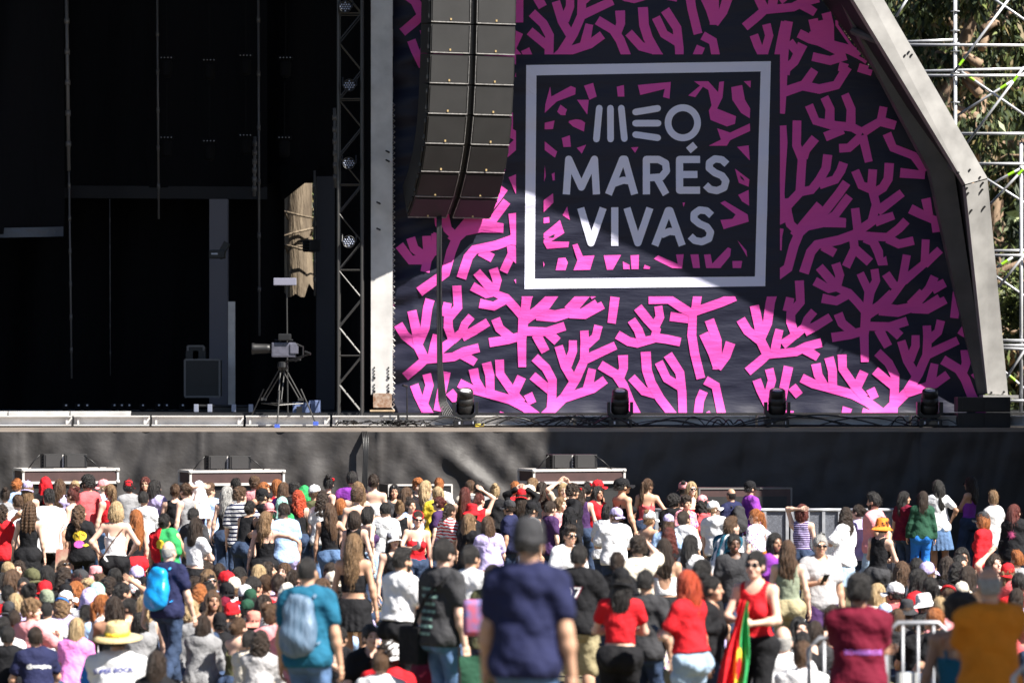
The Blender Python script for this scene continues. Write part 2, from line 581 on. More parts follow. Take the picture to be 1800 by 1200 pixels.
tag(mw.build('side_masking', M_DRAPE), 'black masking wall closing the left side of the stage', 'wall')

def pole(x0, x1, y0, y1, Y, r, mt, label, name='hanging_pole'):
    m = MB(); A, B = at(x0, y0, Y), at(x1, y1, Y)
    m.tube(A, B, r, 8)
    for k in range(6):
        p = A.lerp(B, .12 + k * .15); m.tube(p + Vector((0, 0, .05)), p - Vector((0, 0, .05)), r * 1.5, 8)
    tag(m.build(name, mt, None, True), label, 'pole', 'poles inside the stage')
M_POLE = mat('dull_alu', (.15, .14, .135), .5, .2)
pole(116, 121, -60, 300, 73.5, .035, M_POLE, 'thick pale pole beside the far left stage drape')
pole(121, 126, 280, 665, 73.6, .018, M_POLE, 'thin pale pole below the thick one at the left of the stage')
pole(276, 279, -60, 385, 75.0, .020, M_POLE, 'thin pole in the middle of the black stage opening')
pole(454, 456, -40, 590, 75.0, .022, M_POLE, 'pale pole running down left of the sunlit gap')
pole(448, 447, 240, 345, 74.8, .03, M_POLE, 'short grey strap beside the pole left of the sunlit gap', 'hanging_strap')
pole(193, 194, 350, 660, 76.0, .008, M_POLE, 'thin wire hanging in the dark left of the stage', 'hanging_wire')
pole(588, 590, 190, 330, 72.0, .03, M_POLE, 'short bright pole on the left edge of the light tower')
pole(553, 553, 300, 520, 76.5, .02, M_POLE, 'bright post along the right edge of the sunlit gap')

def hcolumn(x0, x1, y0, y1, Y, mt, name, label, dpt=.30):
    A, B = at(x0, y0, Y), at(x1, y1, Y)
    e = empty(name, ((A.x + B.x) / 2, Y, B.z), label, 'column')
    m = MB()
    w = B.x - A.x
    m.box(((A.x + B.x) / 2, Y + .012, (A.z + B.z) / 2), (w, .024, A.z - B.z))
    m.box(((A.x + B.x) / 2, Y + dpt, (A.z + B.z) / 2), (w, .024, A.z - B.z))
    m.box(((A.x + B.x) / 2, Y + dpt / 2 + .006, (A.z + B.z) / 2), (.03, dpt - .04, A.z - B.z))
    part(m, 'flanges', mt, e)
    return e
c1 = hcolumn(652, 690, -120, 693, 67.75, M_WHITESTEEL, 'steel_column', 'white painted steel column between the stage opening and the purple banner')
m = MB()
for sx in (658, 683):
    for yy_ in (646, 652, 658, 664, 676, 682, 688):
        p = at(sx, yy_, 67.74); m.tube(p, p + Vector((0, -.012, 0)), .016 if yy_ not in (664, 688) else .024, 8)
part(m, 'bolt_holes', M_BLACK, c1)
m = MB(); a_ = at(656, 691, 67.7); b_ = at(688, 716, 67.7)
m.box(((a_.x + b_.x) / 2, 67.85, (a_.z + b_.z) / 2), (b_.x - a_.x, .28, a_.z - b_.z)); part(m, 'base_block', M_RUST, c1)
m = MB()
for (p, q) in (((684, 268), (676, 264)), ((684, 284), (677, 280)), ((668, 358), (664, 361)), ((668, 404), (662, 402))):
    A = at(*p, 67.7); m.tube(A, A + Vector((-.05, -.12, .02)), .016, 6)
part(m, 'cleat', M_BLACK, c1)
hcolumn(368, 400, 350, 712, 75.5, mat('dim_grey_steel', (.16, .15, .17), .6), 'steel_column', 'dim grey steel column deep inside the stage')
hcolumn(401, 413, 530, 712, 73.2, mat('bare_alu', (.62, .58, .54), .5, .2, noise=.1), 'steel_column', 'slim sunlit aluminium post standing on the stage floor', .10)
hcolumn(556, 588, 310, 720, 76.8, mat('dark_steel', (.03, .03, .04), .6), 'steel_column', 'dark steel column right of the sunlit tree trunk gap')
pl = empty('wooden_pallet', tuple(at(672, 740, 67.5)), 'small wooden pallet under the foot of the white steel column', 'pallet')
m = MB()
for k in range(3): m.box(at(657 + 15 * k, 731, 67.6) + Vector((0, .1, 0)), (.10, .5, .12))
part(m, 'blocks', M_WOOD, pl)
m = MB(); m.box(at(672, 721.5, 67.6) + Vector((0, .1, 0)), (.42, .55, .03)); m.box(at(672, 738, 67.6) + Vector((0, .1, 0)), (.42, .55, .03)); part(m, 'boards', M_WOOD, pl)

# ------------------------------------------------------------ the printed banner
def bdisp(x, z):
    wl = max(0.0, min(1.0, (1.6 - x) / 3.6))
    s = z - .20 * x
    d = .026 * math.sin(s * 8.3 + 1.4 * math.sin(x * 1.1 + z * .6)) * (.28 + .9 * wl)
    d += .013 * math.sin(s * 19.0 + 1.7 * math.sin(x * 1.9 - z)) * (.2 + .8 * wl)
    d += .011 * math.sin((z - .55 * x) * 6.0 + x) * .6
    hh = max(0.0, 1 - (z - 2.55) / .55)
    d += .12 * hh * hh * (1 + .5 * math.sin(x * 2.3))
    if z < 3.3: d += .014 * math.sin(x * 9 + 3 * math.sin(z * 5)) * (3.3 - z)
    dx = x + 2.1
    if dx < .35: d += .03 * math.sin(z * 9.5) * (1 - dx / .35) - .05 * (1 - dx / .35)
    if x > 5.5: d += .02 * math.sin((z + .6 * x) * 7) * min(1, (x - 5.5) / 2)
    return d

def bpt(px, py, off=0.0):
    x = (px - 900) * YB / FPX
    z = HC - (py - YH) * YB / FPX
    return Vector((x, YB - bdisp(x, z) - off, z))

M_NAVY = mat('print_navy', (.007, .008, .025), .60, spec=.42, bump=.35, bscale=2.6, bdist=.06, stretch=(.6, 1, 2.6))
M_PINK = mat('print_pink', (.74, .074, .41), .60, spec=.42, bump=.35, bscale=2.6, bdist=.06, stretch=(.6, 1, 2.6))
M_PRINTW = mat('print_white', (.74, .74, .92), .45, spec=.5, bump=.20, bscale=2.6, bdist=.06, stretch=(.6, 1, 2.6))

def legx(y):
    pts = [(-80, 1385), (0, 1445), (300, 1655), (692, 1727), (760, 1735)]
    for (a, xa), (b, xb) in zip(pts[:-1], pts[1:]):
        if a <= y <= b: return xa + (xb - xa) * (y - a) / (b - a)
    return 1385
BX0, BX1, BY0, BY1 = 687, 1735, -60, 741
banner = empty('banner', tuple(bpt(1200, 740)), 'huge purple coral patterned festival banner with a white framed logo', 'banner')
m = MB()
def low(px): return 738 - 4 * math.sin((px - 690) / 1000 * 3.1) - (4 if px > 1100 else 0) - (3 if px > 1500 else 0)
m.grid(lambda u, v: bpt(BX0 + (BX1 - BX0) * u, BY0 + (low(BX0 + (BX1 - BX0) * u) - BY0) * v), 300, 230,
       keep=lambda u, v: BX0 + (BX1 - BX0) * u < legx(BY0 + (BY1 - BY0) * v))
part(m, 'banner_cloth', M_NAVY, banner, True)

T1, T2 = (602, -9), (-5, -605)
def sh(l, dx, dy): return [(x + dx, y + dy) for x, y in l]
Lst = '''737,513 783,480 793,442 803,418 823,400 850,378 872,350 886,330
803,418 787,403 782,383 779,358
823,400 848,396 884,401
747,478 752,452 750,415
752,455 762,440 769,410
752,455 728,437 722,418
752,456 722,457 702,431
830,503 855,517 872,513
838,478 857,500 868,515
867,472 874,493 870,515 890,524 905,540 920,558
843,533 868,538 890,526
927,524 920,560
967,524 945,545 920,562
1050,533 1023,550 997,549 975,553 948,548 922,562
1020,522 998,545
920,560 919,578 917,597 918,645
860,602 893,597 917,590
871,560 878,577 900,595
920,582 962,583 993,573
962,583 980,600
943,588 949,600 959,618
712,662 735,643 747,632 797,627 815,618 842,611
812,622 836,637
747,632 735,608 712,590 700,570
735,604 732,582 724,546
735,604 747,577 752,540 756,526
760,628 764,604 768,588
773,615 795,598 788,575 788,560 805,540 803,502
795,598 812,584 817,570 829,556
812,592 832,582 858,566
782,556 787,532
750,657 755,677 745,712
728,676 735,695 748,722
784,653 776,690 770,722
790,688 803,704
745,712 760,735 792,739
807,673 827,683 847,688 897,702 922,715 948,735
832,648 836,668 848,687
855,637 861,660 862,692
878,632 879,657 902,690 918,708
917,662 903,692
928,692 936,709
887,725 882,741
912,733 936,740
940,628 960,647 971,668 970,700 967,739
936,660 967,686
950,738 992,698 1013,665 1027,633 1028,600 1027,581
1008,668 993,643 982,608
997,642 1007,617 1007,598
1031,606 1047,592 1052,572
1028,632 1058,618 1082,607
990,700 1042,683 1064,667
1033,684 1041,648
1055,641 1083,658 1095,676 1107,706 1124,739
1095,624 1096,647 1090,664
1110,663 1132,687 1152,692
1135,618 1137,650 1144,672 1160,700 1190,739
1158,636 1172,665 1200,682
1174,623 1195,655 1199,690 1200,740
1085,588 1105,600 1120,603 1150,595 1154,580 1137,560 1121,540
1150,593 1172,596 1196,601
1129,600 1122,580 1110,562
1150,575 1160,557 1157,538
1081,522 1075,568
1140,526 1176,526 1199,541 1218,552 1216,589 1221,621 1232,665
1178,556 1213,561
1226,520 1222,545
1220,548 1269,531 1292,521
1247,562 1260,598 1261,649
1237,586 1253,622 1260,645
1284,602 1276,626 1261,647
1240,668 1258,678 1268,728
1237,687 1230,703 1226,730
1230,740 1250,728'''
Rst = '''1413,480 1425,443 1436,430 1475,422 1502,412 1512,404 1532,390 1540,360 1532,328 1534,298
1530,332 1514,326 1503,300
1536,340 1552,330 1561,315 1563,287
1542,372 1586,339
1538,390 1571,379
1508,408 1503,366
1502,414 1560,417 1580,402 1593,388
1560,419 1580,429 1606,423
1500,418 1502,437 1487,469
1502,437 1529,461
1520,418 1535,425 1544,443 1548,460 1559,458
1446,433 1468,445
1524,552 1527,512 1512,480
1529,515 1540,493 1537,473
1522,556 1563,527 1585,497 1594,448
1580,508 1570,500 1557,481
1588,494 1625,463 1627,421
1625,465 1652,439
1545,546 1578,549 1605,540 1633,507 1643,486
1638,509 1661,497
1603,542 1630,544 1662,527
1378,390 1382,364 1406,338 1410,280 1400,256 1401,212
1412,278 1416,264 1433,243
1404,338 1426,334 1440,317 1452,296 1455,272
1440,325 1468,316 1478,300 1483,286
1395,415 1408,400 1424,380 1441,359
1408,400 1446,392 1468,378 1493,345
1446,391 1487,393
1386,38 1380,72 1377,110 1375,160 1372,200
1411,78 1396,109 1378,125
1378,162 1410,151 1440,157 1470,150 1490,118
1414,150 1432,123
1420,63 1447,76 1476,91
1444,36 1452,72 1480,92
1428,100 1459,107 1487,98
1516,234 1498,224 1460,220 1434,213 1422,185
1458,220 1459,192 1449,171
1495,224 1496,192 1485,166
1450,241 1482,228
1475,261 1492,260 1513,241
1516,238 1527,285
1516,233 1548,213 1553,188
1546,213 1574,221
1559,235 1570,260 1606,274 1626,302
1582,304 1626,308
1600,367 1620,377 1645,388
1627,349 1633,378
1643,380 1647,408
1374,221 1376,250 1373,300 1371,340 1374,384 1378,392
1368,402 1367,440'''
def parse(s): return [[tuple(float(c) for c in w.split(',')) for w in ln.split()] for ln in s.splitlines()]
base = parse(Lst) + [sh(l, -T1[0], -T1[1]) for l in parse(Rst)]
HOLE = (907, 96, 1371, 521)

def clip_half(poly, ax, val, keep_less):
    out = []
    n = len(poly)
    for i in range(n):
        a, b = poly[i], poly[(i + 1) % n]
        ia = (a[ax] <= val) == keep_less or a[ax] == val
        ib = (b[ax] <= val) == keep_less or b[ax] == val
        if ia: out.append(a)
        if ia != ib:
            t = (val - a[ax]) / (b[ax] - a[ax])
            out.append((a[0] + (b[0] - a[0]) * t, a[1] + (b[1] - a[1]) * t))
    return out

def clip_rect(poly, r):
    for ax, v, less in ((0, r[0], False), (0, r[2], True), (1, r[1], False), (1, r[3], True)):
        poly = clip_half(poly, ax, v, less)
        if len(poly) < 3: return []
    return poly

def area(p): return abs(sum(p[i][0] * p[(i + 1) % len(p)][1] - p[(i + 1) % len(p)][0] * p[i][1] for i in range(len(p)))) / 2

def emit(m, poly, off, rects):
    x0 = min(p[0] for p in poly); x1 = max(p[0] for p in poly); y0 = min(p[1] for p in poly); y1 = max(p[1] for p in poly)
    if x1 < BX0 or y1 < BY0: return
    for r in rects:
        if x1 < r[0] or x0 > r[2] or y1 < r[1] or y0 > r[3]: continue
        q = clip_rect(poly, r)
        if len(q) >= 3 and area(q) > .3:
            q = [p for i, p in enumerate(q) if abs(p[0] - q[i - 1][0]) + abs(p[1] - q[i - 1][1]) > .02]
            if len(q) < 3: continue
            c = (sum(p[0] for p in q) / len(q), sum(p[1] for p in q) / len(q))
            if c[0] > legx(c[1]) or c[1] > low(c[0]) - 1: continue
            m.add([bpt(p[0], p[1], off) for p in q], [tuple(range(len(q)))])

FIELD = [(BX0, BY0, HOLE[0], 737), (HOLE[2], BY0, 1740, 734), (HOLE[0], BY0, HOLE[2], HOLE[1]), (HOLE[0], HOLE[3], HOLE[2], 735)]

def weld(m):
    seen, idx, nv = {}, [], []
    for v in m.v:
        k = (round(v[0], 5), round(v[1], 5), round(v[2], 5))
        if k not in seen:
            seen[k] = len(nv); nv.append(v)
        idx.append(seen[k])
    fs = [[j for i, j in enumerate(f2) if j != f2[i - 1]] for f2 in ([idx[i] for i in f] for f in m.f)]
    m.v, m.f = nv, [tuple(f) for f in fs if len(f) > 2]
    m.m = [0] * len(m.f)

def stroke(m, pts, w0, w1, lev, rects, disc=True):
    """a cut-out paper stroke laid on the cloth, in short facets so that it follows the folds"""
    segs = list(zip(pts[:-1], pts[1:]))
    tot = sum(math.hypot(b[0] - a[0], b[1] - a[1]) for a, b in segs)
    s = 0
    P = []
    for i, p in enumerate(pts):
        if i == 0: d = (pts[1][0] - p[0], pts[1][1] - p[1])
        elif i == len(pts) - 1: d = (p[0] - pts[i - 1][0], p[1] - pts[i - 1][1])
        else:
            a = (p[0] - pts[i - 1][0], p[1] - pts[i - 1][1]); b = (pts[i + 1][0] - p[0], pts[i + 1][1] - p[1])
            la, lb = math.hypot(*a), math.hypot(*b)
            d = (a[0] / la + b[0] / lb, a[1] / la + b[1] / lb)
        l = math.hypot(*d) or 1
        if i: s += math.hypot(p[0] - pts[i - 1][0], p[1] - pts[i - 1][1])
        w = w0 + (w1 - w0) * s / tot
        n = (-d[1] / l * w, d[0] / l * w)
        P.append(((p[0] + n[0], p[1] + n[1]), (p[0] - n[0], p[1] - n[1])))
    for (a, b) in zip(P[:-1], P[1:]):
        ln = max(math.hypot(a[0][0] - b[0][0], a[0][1] - b[0][1]), 1)
        k = max(1, int(ln / 7))
        for j in range(k):
            t0, t1 = j / k, (j + 1) / k
            lp = lambda u, v, t: (u[0] + (v[0] - u[0]) * t, u[1] + (v[1] - u[1]) * t)
            q = [lp(a[0], b[0], t0), lp(a[1], b[1], t0), lp(a[1], b[1], t1), lp(a[0], b[0], t1)]
            for e in range(3):
                u0, u1 = e / 3, (e + 1) / 3
                emit(m, [lp(q[0], q[1], u0), lp(q[0], q[1], u1), lp(q[3], q[2], u1), lp(q[3], q[2], u0)], lev, rects)

m = MB()
lev = 0
for (dx, dy) in ((0, 0), T1, T2, (T1[0] + T2[0], T1[1] + T2[1]), (-T1[0], -T1[1])):
    for i, l in enumerate(base):
        lev = (lev + 7) % 23
        rnd = random.Random(i)
        stroke(m, sh(l, dx, dy), 7.6 + rnd.random() * 1.3, 6.8 + rnd.random() * 1.6, .010 + lev * .00014, FIELD)
weld(m); part(m, 'coral_print', M_PINK, banner, True)

# pattern shreds inside the frame
def uv(l): return [(900 + u / 2.608, 80 + v / 2.608) for u, v in l]
INN = '''175,188 180,235 270,186 292,195 290,225 205,258 150,310 153,270
330,185 372,172 388,235 355,250
298,250 352,250 345,318
222,272 335,355 330,395 280,372 207,305
150,355 195,345 188,383 150,385
228,425 265,412 270,465 236,466
150,440 207,487 197,515 150,480
297,470 340,455 320,497
480,190 513,182 515,235 485,235
577,182 728,168 722,245 692,237 700,200 588,228
835,165 900,165 945,215 950,168 972,165 965,240 940,290 1027,325 1022,360 985,372 910,342 902,300 915,275 900,205 875,190 840,238 808,230 862,185
1005,192 1055,182 1068,250 1092,290 1090,335 1050,310 1010,250
1062,165 1095,163 1093,195
1090,358 1092,392 1000,435 985,460 902,460 958,432 940,380 1000,400
1032,465 1085,458 1090,528
545,468 580,466 564,493
150,550 155,600 147,625
182,590 195,582 196,618 187,620
145,710 188,678 190,720 145,765
232,778 253,738 265,800
145,790 170,786 172,812 145,816
145,862 220,800 240,860 180,898 262,900 258,925 160,932 145,905
1022,565 1088,615 1085,648 1040,630
1037,685 1085,662 1087,735 1055,715
955,722 975,712 1080,775 1085,808 970,842 955,800 1010,795 1025,775
782,720 794,720 786,740
1033,892 1075,940 1078,970
200,1030 212,975 245,972 256,995 245,1030
277,915 300,908 325,965 378,962 358,1028 282,1030 300,985
420,962 500,960 462,1028 435,1028
508,990 538,1005 540,1025 510,1025
543,962 582,960 580,1025 548,1025
608,1005 634,1015 630,1025 602,1023
650,978 670,962 780,1010 778,1022 735,1020
752,958 787,957 780,1020 760,1005
818,958 855,957 862,1020 830,1020
880,958 910,957 918,1000 990,925 1004,932 1000,965 955,1020 890,1020
1010,988 1055,988 1050,1020 1012,1020
143,990 150,1003 144,1016'''
m = MB()
for i, l in enumerate(parse(INN)):
    P = uv(l)
    m.add([bpt(p[0], p[1], .0075) for p in P], [tuple(range(len(P)))])
part(m, 'inner_print', M_PINK, banner)

m = MB()
fo = [(925, 115), (1355, 108), (1345, 503), (922, 508)]; fi = [(943, 133), (1337, 126), (1327, 486), (940, 490)]
for k in range(4):
    a, b, c, d = fo[k], fo[(k + 1) % 4], fi[(k + 1) % 4], fi[k]
    n = 60
    for j in range(n):
        lp = lambda u, v, t: (u[0] + (v[0] - u[0]) * t, u[1] + (v[1] - u[1]) * t)
        q = [lp(a, b, j / n), lp(a, b, (j + 1) / n), lp(d, c, (j + 1) / n), lp(d, c, j / n)]
        m.add([bpt(p[0], p[1], .008) for p in q], [(0, 1, 2, 3)])
part(m, 'logo_frame', M_PRINTW, banner)

def letters(m, strokes_, w, lev0):
    lv = lev0
    for l in strokes_:
        P = uv(l)
        for a, b in zip(P[:-1], P[1:]):
            lv += .00035
            n = max(1, int(math.hypot(a[0] - b[0], a[1] - b[1]) / 5))
            dx, dy = b[0] - a[0], b[1] - a[1]
            ln = math.hypot(dx, dy) or 1
            nx, ny = -dy / ln * w / 2.608, dx / ln * w / 2.608
            for j in range(n):
                t0, t1 = j / n, (j + 1) / n
                q = [(a[0] + dx * t0 + nx, a[1] + dy * t0 + ny), (a[0] + dx * t0 - nx, a[1] + dy * t0 - ny), (a[0] + dx * t1 - nx, a[1] + dy * t1 - ny), (a[0] + dx * t1 + nx, a[1] + dy * t1 + ny)]
                m.add([bpt(p[0], p[1], lv) for p in q], [(0, 1, 2, 3)])
        rr = 1.0 if True else 0
        for i, p in enumerate(P):
            lv += .00035
            r = w / 2.608 * (1.0 if 0 < i < len(P) - 1 else .97)
            if 0 < i < len(P) - 1 or w < 15.5:
                m.add([bpt(p[0] + math.cos(t * .5236) * r, p[1] + math.sin(t * .5236) * r, lv) for t in range(12)], [tuple(range(12))])
def letter(strokes_, w):
    m = MB(); letters(m, strokes_, w, .008); part(m, 'letter', M_PRINTW, banner)
for g in ([[(400, 288), (387, 430)], [(451, 288), (452, 430)], [(501, 288), (515, 428)]], [[(566, 306), (668, 289)], [(566, 357), (670, 357)], [(566, 409), (668, 424)]]): letter(g, 15.2)
m = MB()
n = 48
ring = []
for j in range(n):
    t0, t1 = 2 * math.pi * j / n, 2 * math.pi * (j + 1) / n
    q = [(783 + math.cos(t) * r, 355 + math.sin(t) * r * 1.02) for t, r in ((t0, 83), (t1, 83), (t1, 52), (t0, 52))]
    m.add([bpt(p[0], p[1], .006) for p in uv(q)], [(0, 1, 2, 3)])
part(m, 'letter', M_PRINTW, banner)
Sd = [(985, 545), (962, 524), (930, 520), (905, 538), (904, 563), (930, 584), (963, 598), (980, 622), (972, 652), (940, 666), (908, 660), (887, 640)]
marW = 16.5
for g in ([[(249, 683), (260, 522), (318, 650), (378, 522), (387, 683)]],
            [[(442, 683), (507, 522), (517, 522), (562, 683)], [(470, 632), (510, 618), (545, 622)]],
            [[(616, 683), (616, 523), (672, 523), (704, 540), (708, 575), (685, 603), (630, 607)], [(664, 608), (706, 683)]],
            [[(862, 664), (768, 664), (768, 523), (862, 523)], [(768, 592), (850, 592)], [(808, 482), (840, 455)]], [Sd],
            [[(315, 745), (362, 905), (418, 745)]], [[(471, 742), (471, 918)]], [[(527, 745), (577, 905), (632, 745)]], [[(655, 917), (716, 757), (724, 757), (780, 917)], [(684, 868), (722, 852), (758, 856)]],
            [[(x - 70, y + 234) for x, y in Sd]]): letter(g, marW)
# lacing rope down the left edge
m = MB()
pts = []
for k in range(120):
    py = 180 + k * 4.7
    pts.append(bpt(691 + (3 if k % 2 else -2), py, .03 + .02 * (k % 2)))
m.path(pts, .011, 5)
part(m, 'lacing_rope', M_WHITESTEEL, banner)

# ------------------------------------------------------------ line array
ay = R_(20)
fr = Vector((math.sin(ay), -math.cos(ay), 0))        # where the boxes face
rt = Vector((math.cos(ay), math.sin(ay), 0))
LA = empty('line_array', tuple(at(772, 382, 67.3)), 'black curved line array of loudspeakers hanging in front of the banner', 'line array')
cw, chh, cd = 1.54, .525, .72
tilts = [0, 0, 0, 1.5, 2, 3, 4.5, 6, 9, 16, 27, 38, 50]
p = at(834, -278, 66.3)
acc = []
for th in tilts:
    t = R_(th)
    dn = Vector((0, 0, -1)) * math.cos(t) - fr * math.sin(t)
    nf = fr * math.cos(t) - Vector((0, 0, 1)) * math.sin(t)
    acc.append((p.copy(), dn, nf))
    p = p + dn * chh
def lap(P, dn, nf, a, b, c): return P + rt * a + dn * b + nf * c
for (P, dn, nf) in acc:
    m = MB()
    hw = cw / 2
    prof = [(-hw, 0), (-.065, 0), (-.04, -.08), (.04, -.08), (.065, 0), (hw, 0), (hw - .06, -cd), (-hw + .06, -cd)]
    top = [lap(P, dn, nf, a, .012, c) for a, c in prof]
    m.prism(top, dn * (chh - .024))
    cab = part(m, 'cabinet', M_CAB, LA)
    for sg in (1, -1):
        gq = MB()
        a0, a1 = (.085, hw - .02) if sg > 0 else (-hw + .02, -.085)
        gq.prism([lap(P, dn, nf, a0, .035, .004), lap(P, dn, nf, a1, .035, .004), lap(P, dn, nf, a1, chh - .04, .004), lap(P, dn, nf, a0, chh - .04, .004)], nf * .012)
        go = part(gq, 'grille', M_GRILLE, cab)
        go.matrix_parent_inverse = Matrix()
        bq = MB()
        bq.box(lap(P, dn, nf, (a0 + a1) / 2 + .0, chh - .075, .022), (.03, .012, .035), 0, Matrix.Rotation(ay, 3, 'Z'))
        bo = part(bq, 'badge', M_BRASS, cab); bo.matrix_parent_inverse = Matrix()
    eq = MB()
    for sg in (1, -1):
        a0, a1 = (.07, hw) if sg > 0 else (-hw, -.07)
        eq.tube(lap(P, dn, nf, a0, chh - .022, .012), lap(P, dn, nf, a1, chh - .022, .012), .011, 6)
        eq.tube(lap(P, dn, nf, .062 * sg, .02, .012), lap(P, dn, nf, .062 * sg, chh - .02, .012), .007, 6)
    eo = part(eq, 'edge_trim', M_TRIM, cab); eo.matrix_parent_inverse = Matrix()
    for sg in (1, -1):
        hq = MB(); hq.tube(lap(P, dn, nf, (hw + .01) * sg, .06, -.06), lap(P, dn, nf, (hw + .01) * sg, .46, -.06), .02, 6)
        for bb in (.12, .40): hq.box(lap(P, dn, nf, (hw + .015) * sg, bb, -.06), (.035, .06, .07))
        ho = part(hq, 'rigging_link', M_BLACK, cab); ho.matrix_parent_inverse = Matrix()

cb = MB()
rr0 = random.Random(3)
for k in range(7):
    o = (k - 3) * .012
    pts = [at(772, 376, 67.45) + Vector((o, .0, 0)), at(772, 500, 67.4) + Vector((o, rr0.uniform(-.02, .02), 0)), at(773, 640, 67.35) + Vector((o * 1.1, 0, 0)),
           at(775 + k * .9, 705, 67.3) + Vector((o, 0, 0)), at(780 + k * 3.0, 735 - k, 67.2), at(800 + k * 4, 743, 67.1)]
    dense = []
    for a, b in zip(pts[:-1], pts[1:]):
        for j in range(6): dense.append(a.lerp(b, j / 6))
    dense.append(pts[-1])
    cb.path(dense, .012, 5)
tag(cb.build('hanging_cables', M_CABLE, None, True), 'bundle of black cables hanging from the line array down to the stage edge', 'cables')
cb = MB()
for k in range(4):
    cb.path([at(636 + k * 2.5, 752, 66.6), at(638 + k * 3, 770, YS - .16) + Vector((0, 0, 0)), at(640 + k * 2, 800, YS - .20), at(637 + k * 2.5, 860, YS - .2), at(637 + k * 2.5, 960, YS - .2)], .014, 6)
tag(cb.build('drop_cables', M_CABLE, None, True), 'black cables dropping over the stage front below the light tower', 'cables')

# cables lying along the ledge
cb = MB()
rc = random.Random(5)
for k in range(46):
    x0 = rc.uniform(700, 1640); x1 = x0 + rc.uniform(50, 260)
    if x1 > 1690: continue
    pts = []
    n = 14
    y0 = rc.uniform(66.6, 66.95)
    arc = rc.choice([0, 0, 0, .16, .10, .2])
    for j in range(n + 1):
        t = j / n
        q = at(x0 + (x1 - x0) * t, 748, y0)
        pts.append(Vector((q.x, y0 + .10 * math.sin(t * 7 + k), ZD + .015 + arc * abs(math.sin(t * 3.14 * (1 + k % 3))) + .01 * (k % 3))))
    cb.path(pts, rc.choice([.008, .011, .014]), 5)
for k in range(18):
    x0 = rc.uniform(585, 730)
    pts = [at(x0 + j * rc.uniform(2, 9), 742 + rc.uniform(-4, 5), 66.8 + rc.uniform(-.1, .15)) for j in range(8)]
    cb.path(pts, .012, 5)
tag(cb.build('floor_cables', M_CABLE, None, True), 'tangle of black cables lying along the stage edge under the banner', 'cables')
pk = MB(); pk.box(at(842, 747, 66.75), (.16, .1, .05), 0, Matrix.Rotation(.3, 3, 'Z'), .01); 
tag(pk.build('cable_connector', mat('yellow_plastic', (.75, .55, .03), .5)), 'small yellow cable connector on the stage edge beside the leftmost moving light', 'connector')

# ------------------------------------------------------------ moving head lights
def moving_head(x, yb, label, tilt):
    Y = 66.86
    b = at(x, yb, Y)
    e = empty('moving_head_light', (b.x, Y, ZD), label, 'stage light', 'moving lights along the stage edge')
    m = MB(); m.box((0, 0, .075), (.40, .34, .125), 0, None, .02); m.box((.05, -.172, .08), (.16, .006, .06), 1); m.box((-.1, -.172, .08), (.03, .006, .05), 2)
    m.box((.13, -.172, .08), (.03, .006, .05), 2)
    for sx in (-.16, .16): m.box((sx, 0, .009), (.06, .3, .018))
    o = m.build('base', [M_BLACK, mat('display', (.02, .02, .03), .2), M_LEDG], e)
    m = MB()
    m.lathe([(.11, .138), (.11, .17)], n=20)
    prof = [(-.225, .40), (-.225, .22), (-.13, .165), (.13, .165), (.225, .22), (.225, .40), (.205, .47), (.172, .47), (.165, .42), (.165, .25), (.10, .215), (-.10, .215), (-.165, .25), (-.165, .42), (-.172, .47), (-.205, .47)]
    for (i0, i1) in ((0, 1), (1, 2), (2, 3), (3, 4), (4, 5)):
        pass
    outer = [(-.225, .44), (-.225, .23), (-.13, .165), (.13, .165), (.225, .23), (.225, .44)]
    inner = [(-.172, .44), (-.172, .26), (-.10, .215), (.10, .215), (.172, .26), (.172, .44)]
    for k in range(5):
        q = [outer[k], outer[k + 1], inner[k + 1], inner[k]]
        m.prism([Vector((x_, -.11, z_)) for x_, z_ in q], (0, .22, 0))
    m.build('yoke', M_BLACK, e)
    R = Matrix.Rotation(R_(tilt), 3, 'X')
    m = MB()
    m.lathe([(.06, -.19), (.135, -.185), (.155, -.16), (.158, -.03), (.150, -.02), (.150, .0), (.156, .01), (.150, .10), (.140, .105), (.140, .125), (.146, .13), (.138, .22), (.132, .235), (.112, .25), (.108, .235)], (0, 0, .42), 26, 0, 1, .92, R)
    m.build('head', M_CAB, e, True)
    m = MB(); m.lathe([(.108, .232), (.07, .244), (.004, .248)], (0, 0, .42), 24, 0, 1, .92, R)
    m.build('lens', M_LENSG, e, True)
    return e
for x, l, t in ((818, 'leftmost moving head light, lit grey, beside the hanging cable bundle', 22), (1090, 'moving head light standing below the left part of the logo frame', 24), (1366, 'moving head light standing below the right edge of the logo frame', 20), (1634, 'moving head light nearest the black speaker stack on the right', 20)):
    moving_head(x, 752, l, t)

# ------------------------------------------------------------ right end speaker pair, mic stand
sp = empty('stage_speaker', tuple(at(1728, 752, 66.9)), 'black loudspeaker stack at the right end of the stage edge', 'speaker')
a_, b_ = at(1683, 697, 66.9), at(1776, 752, 66.9)
for k in (0, 1):
    m = MB(); zc = b_.z + (a_.z - b_.z) * (.25 + .5 * k)
    m.box(((a_.x + b_.x) / 2, 67.15, zc), (b_.x - a_.x, .55, (a_.z - b_.z) / 2 - .012), 0, None, .012)
    c_ = part(m, 'cabinet', M_CAB, sp)
    m = MB()
    for sg in (-1, 1): m.box(((a_.x + b_.x) / 2 + .2 * sg, 66.868, zc), (.36, .012, .22))
    g_ = part(m, 'grille', M_GRILLE, c_); g_.matrix_parent_inverse = Matrix()
ms = empty('microphone_stand', tuple(at(716, 750, 66.8)), 'thin black microphone stand at the left edge of the banner', 'stand')
m = MB(); q = at(716, 750, 66.8); m.tube(q, at(715.5, 700, 66.8), .014); m.tube(at(715.5, 700, 66.8), at(715, 680, 66.8), .009)
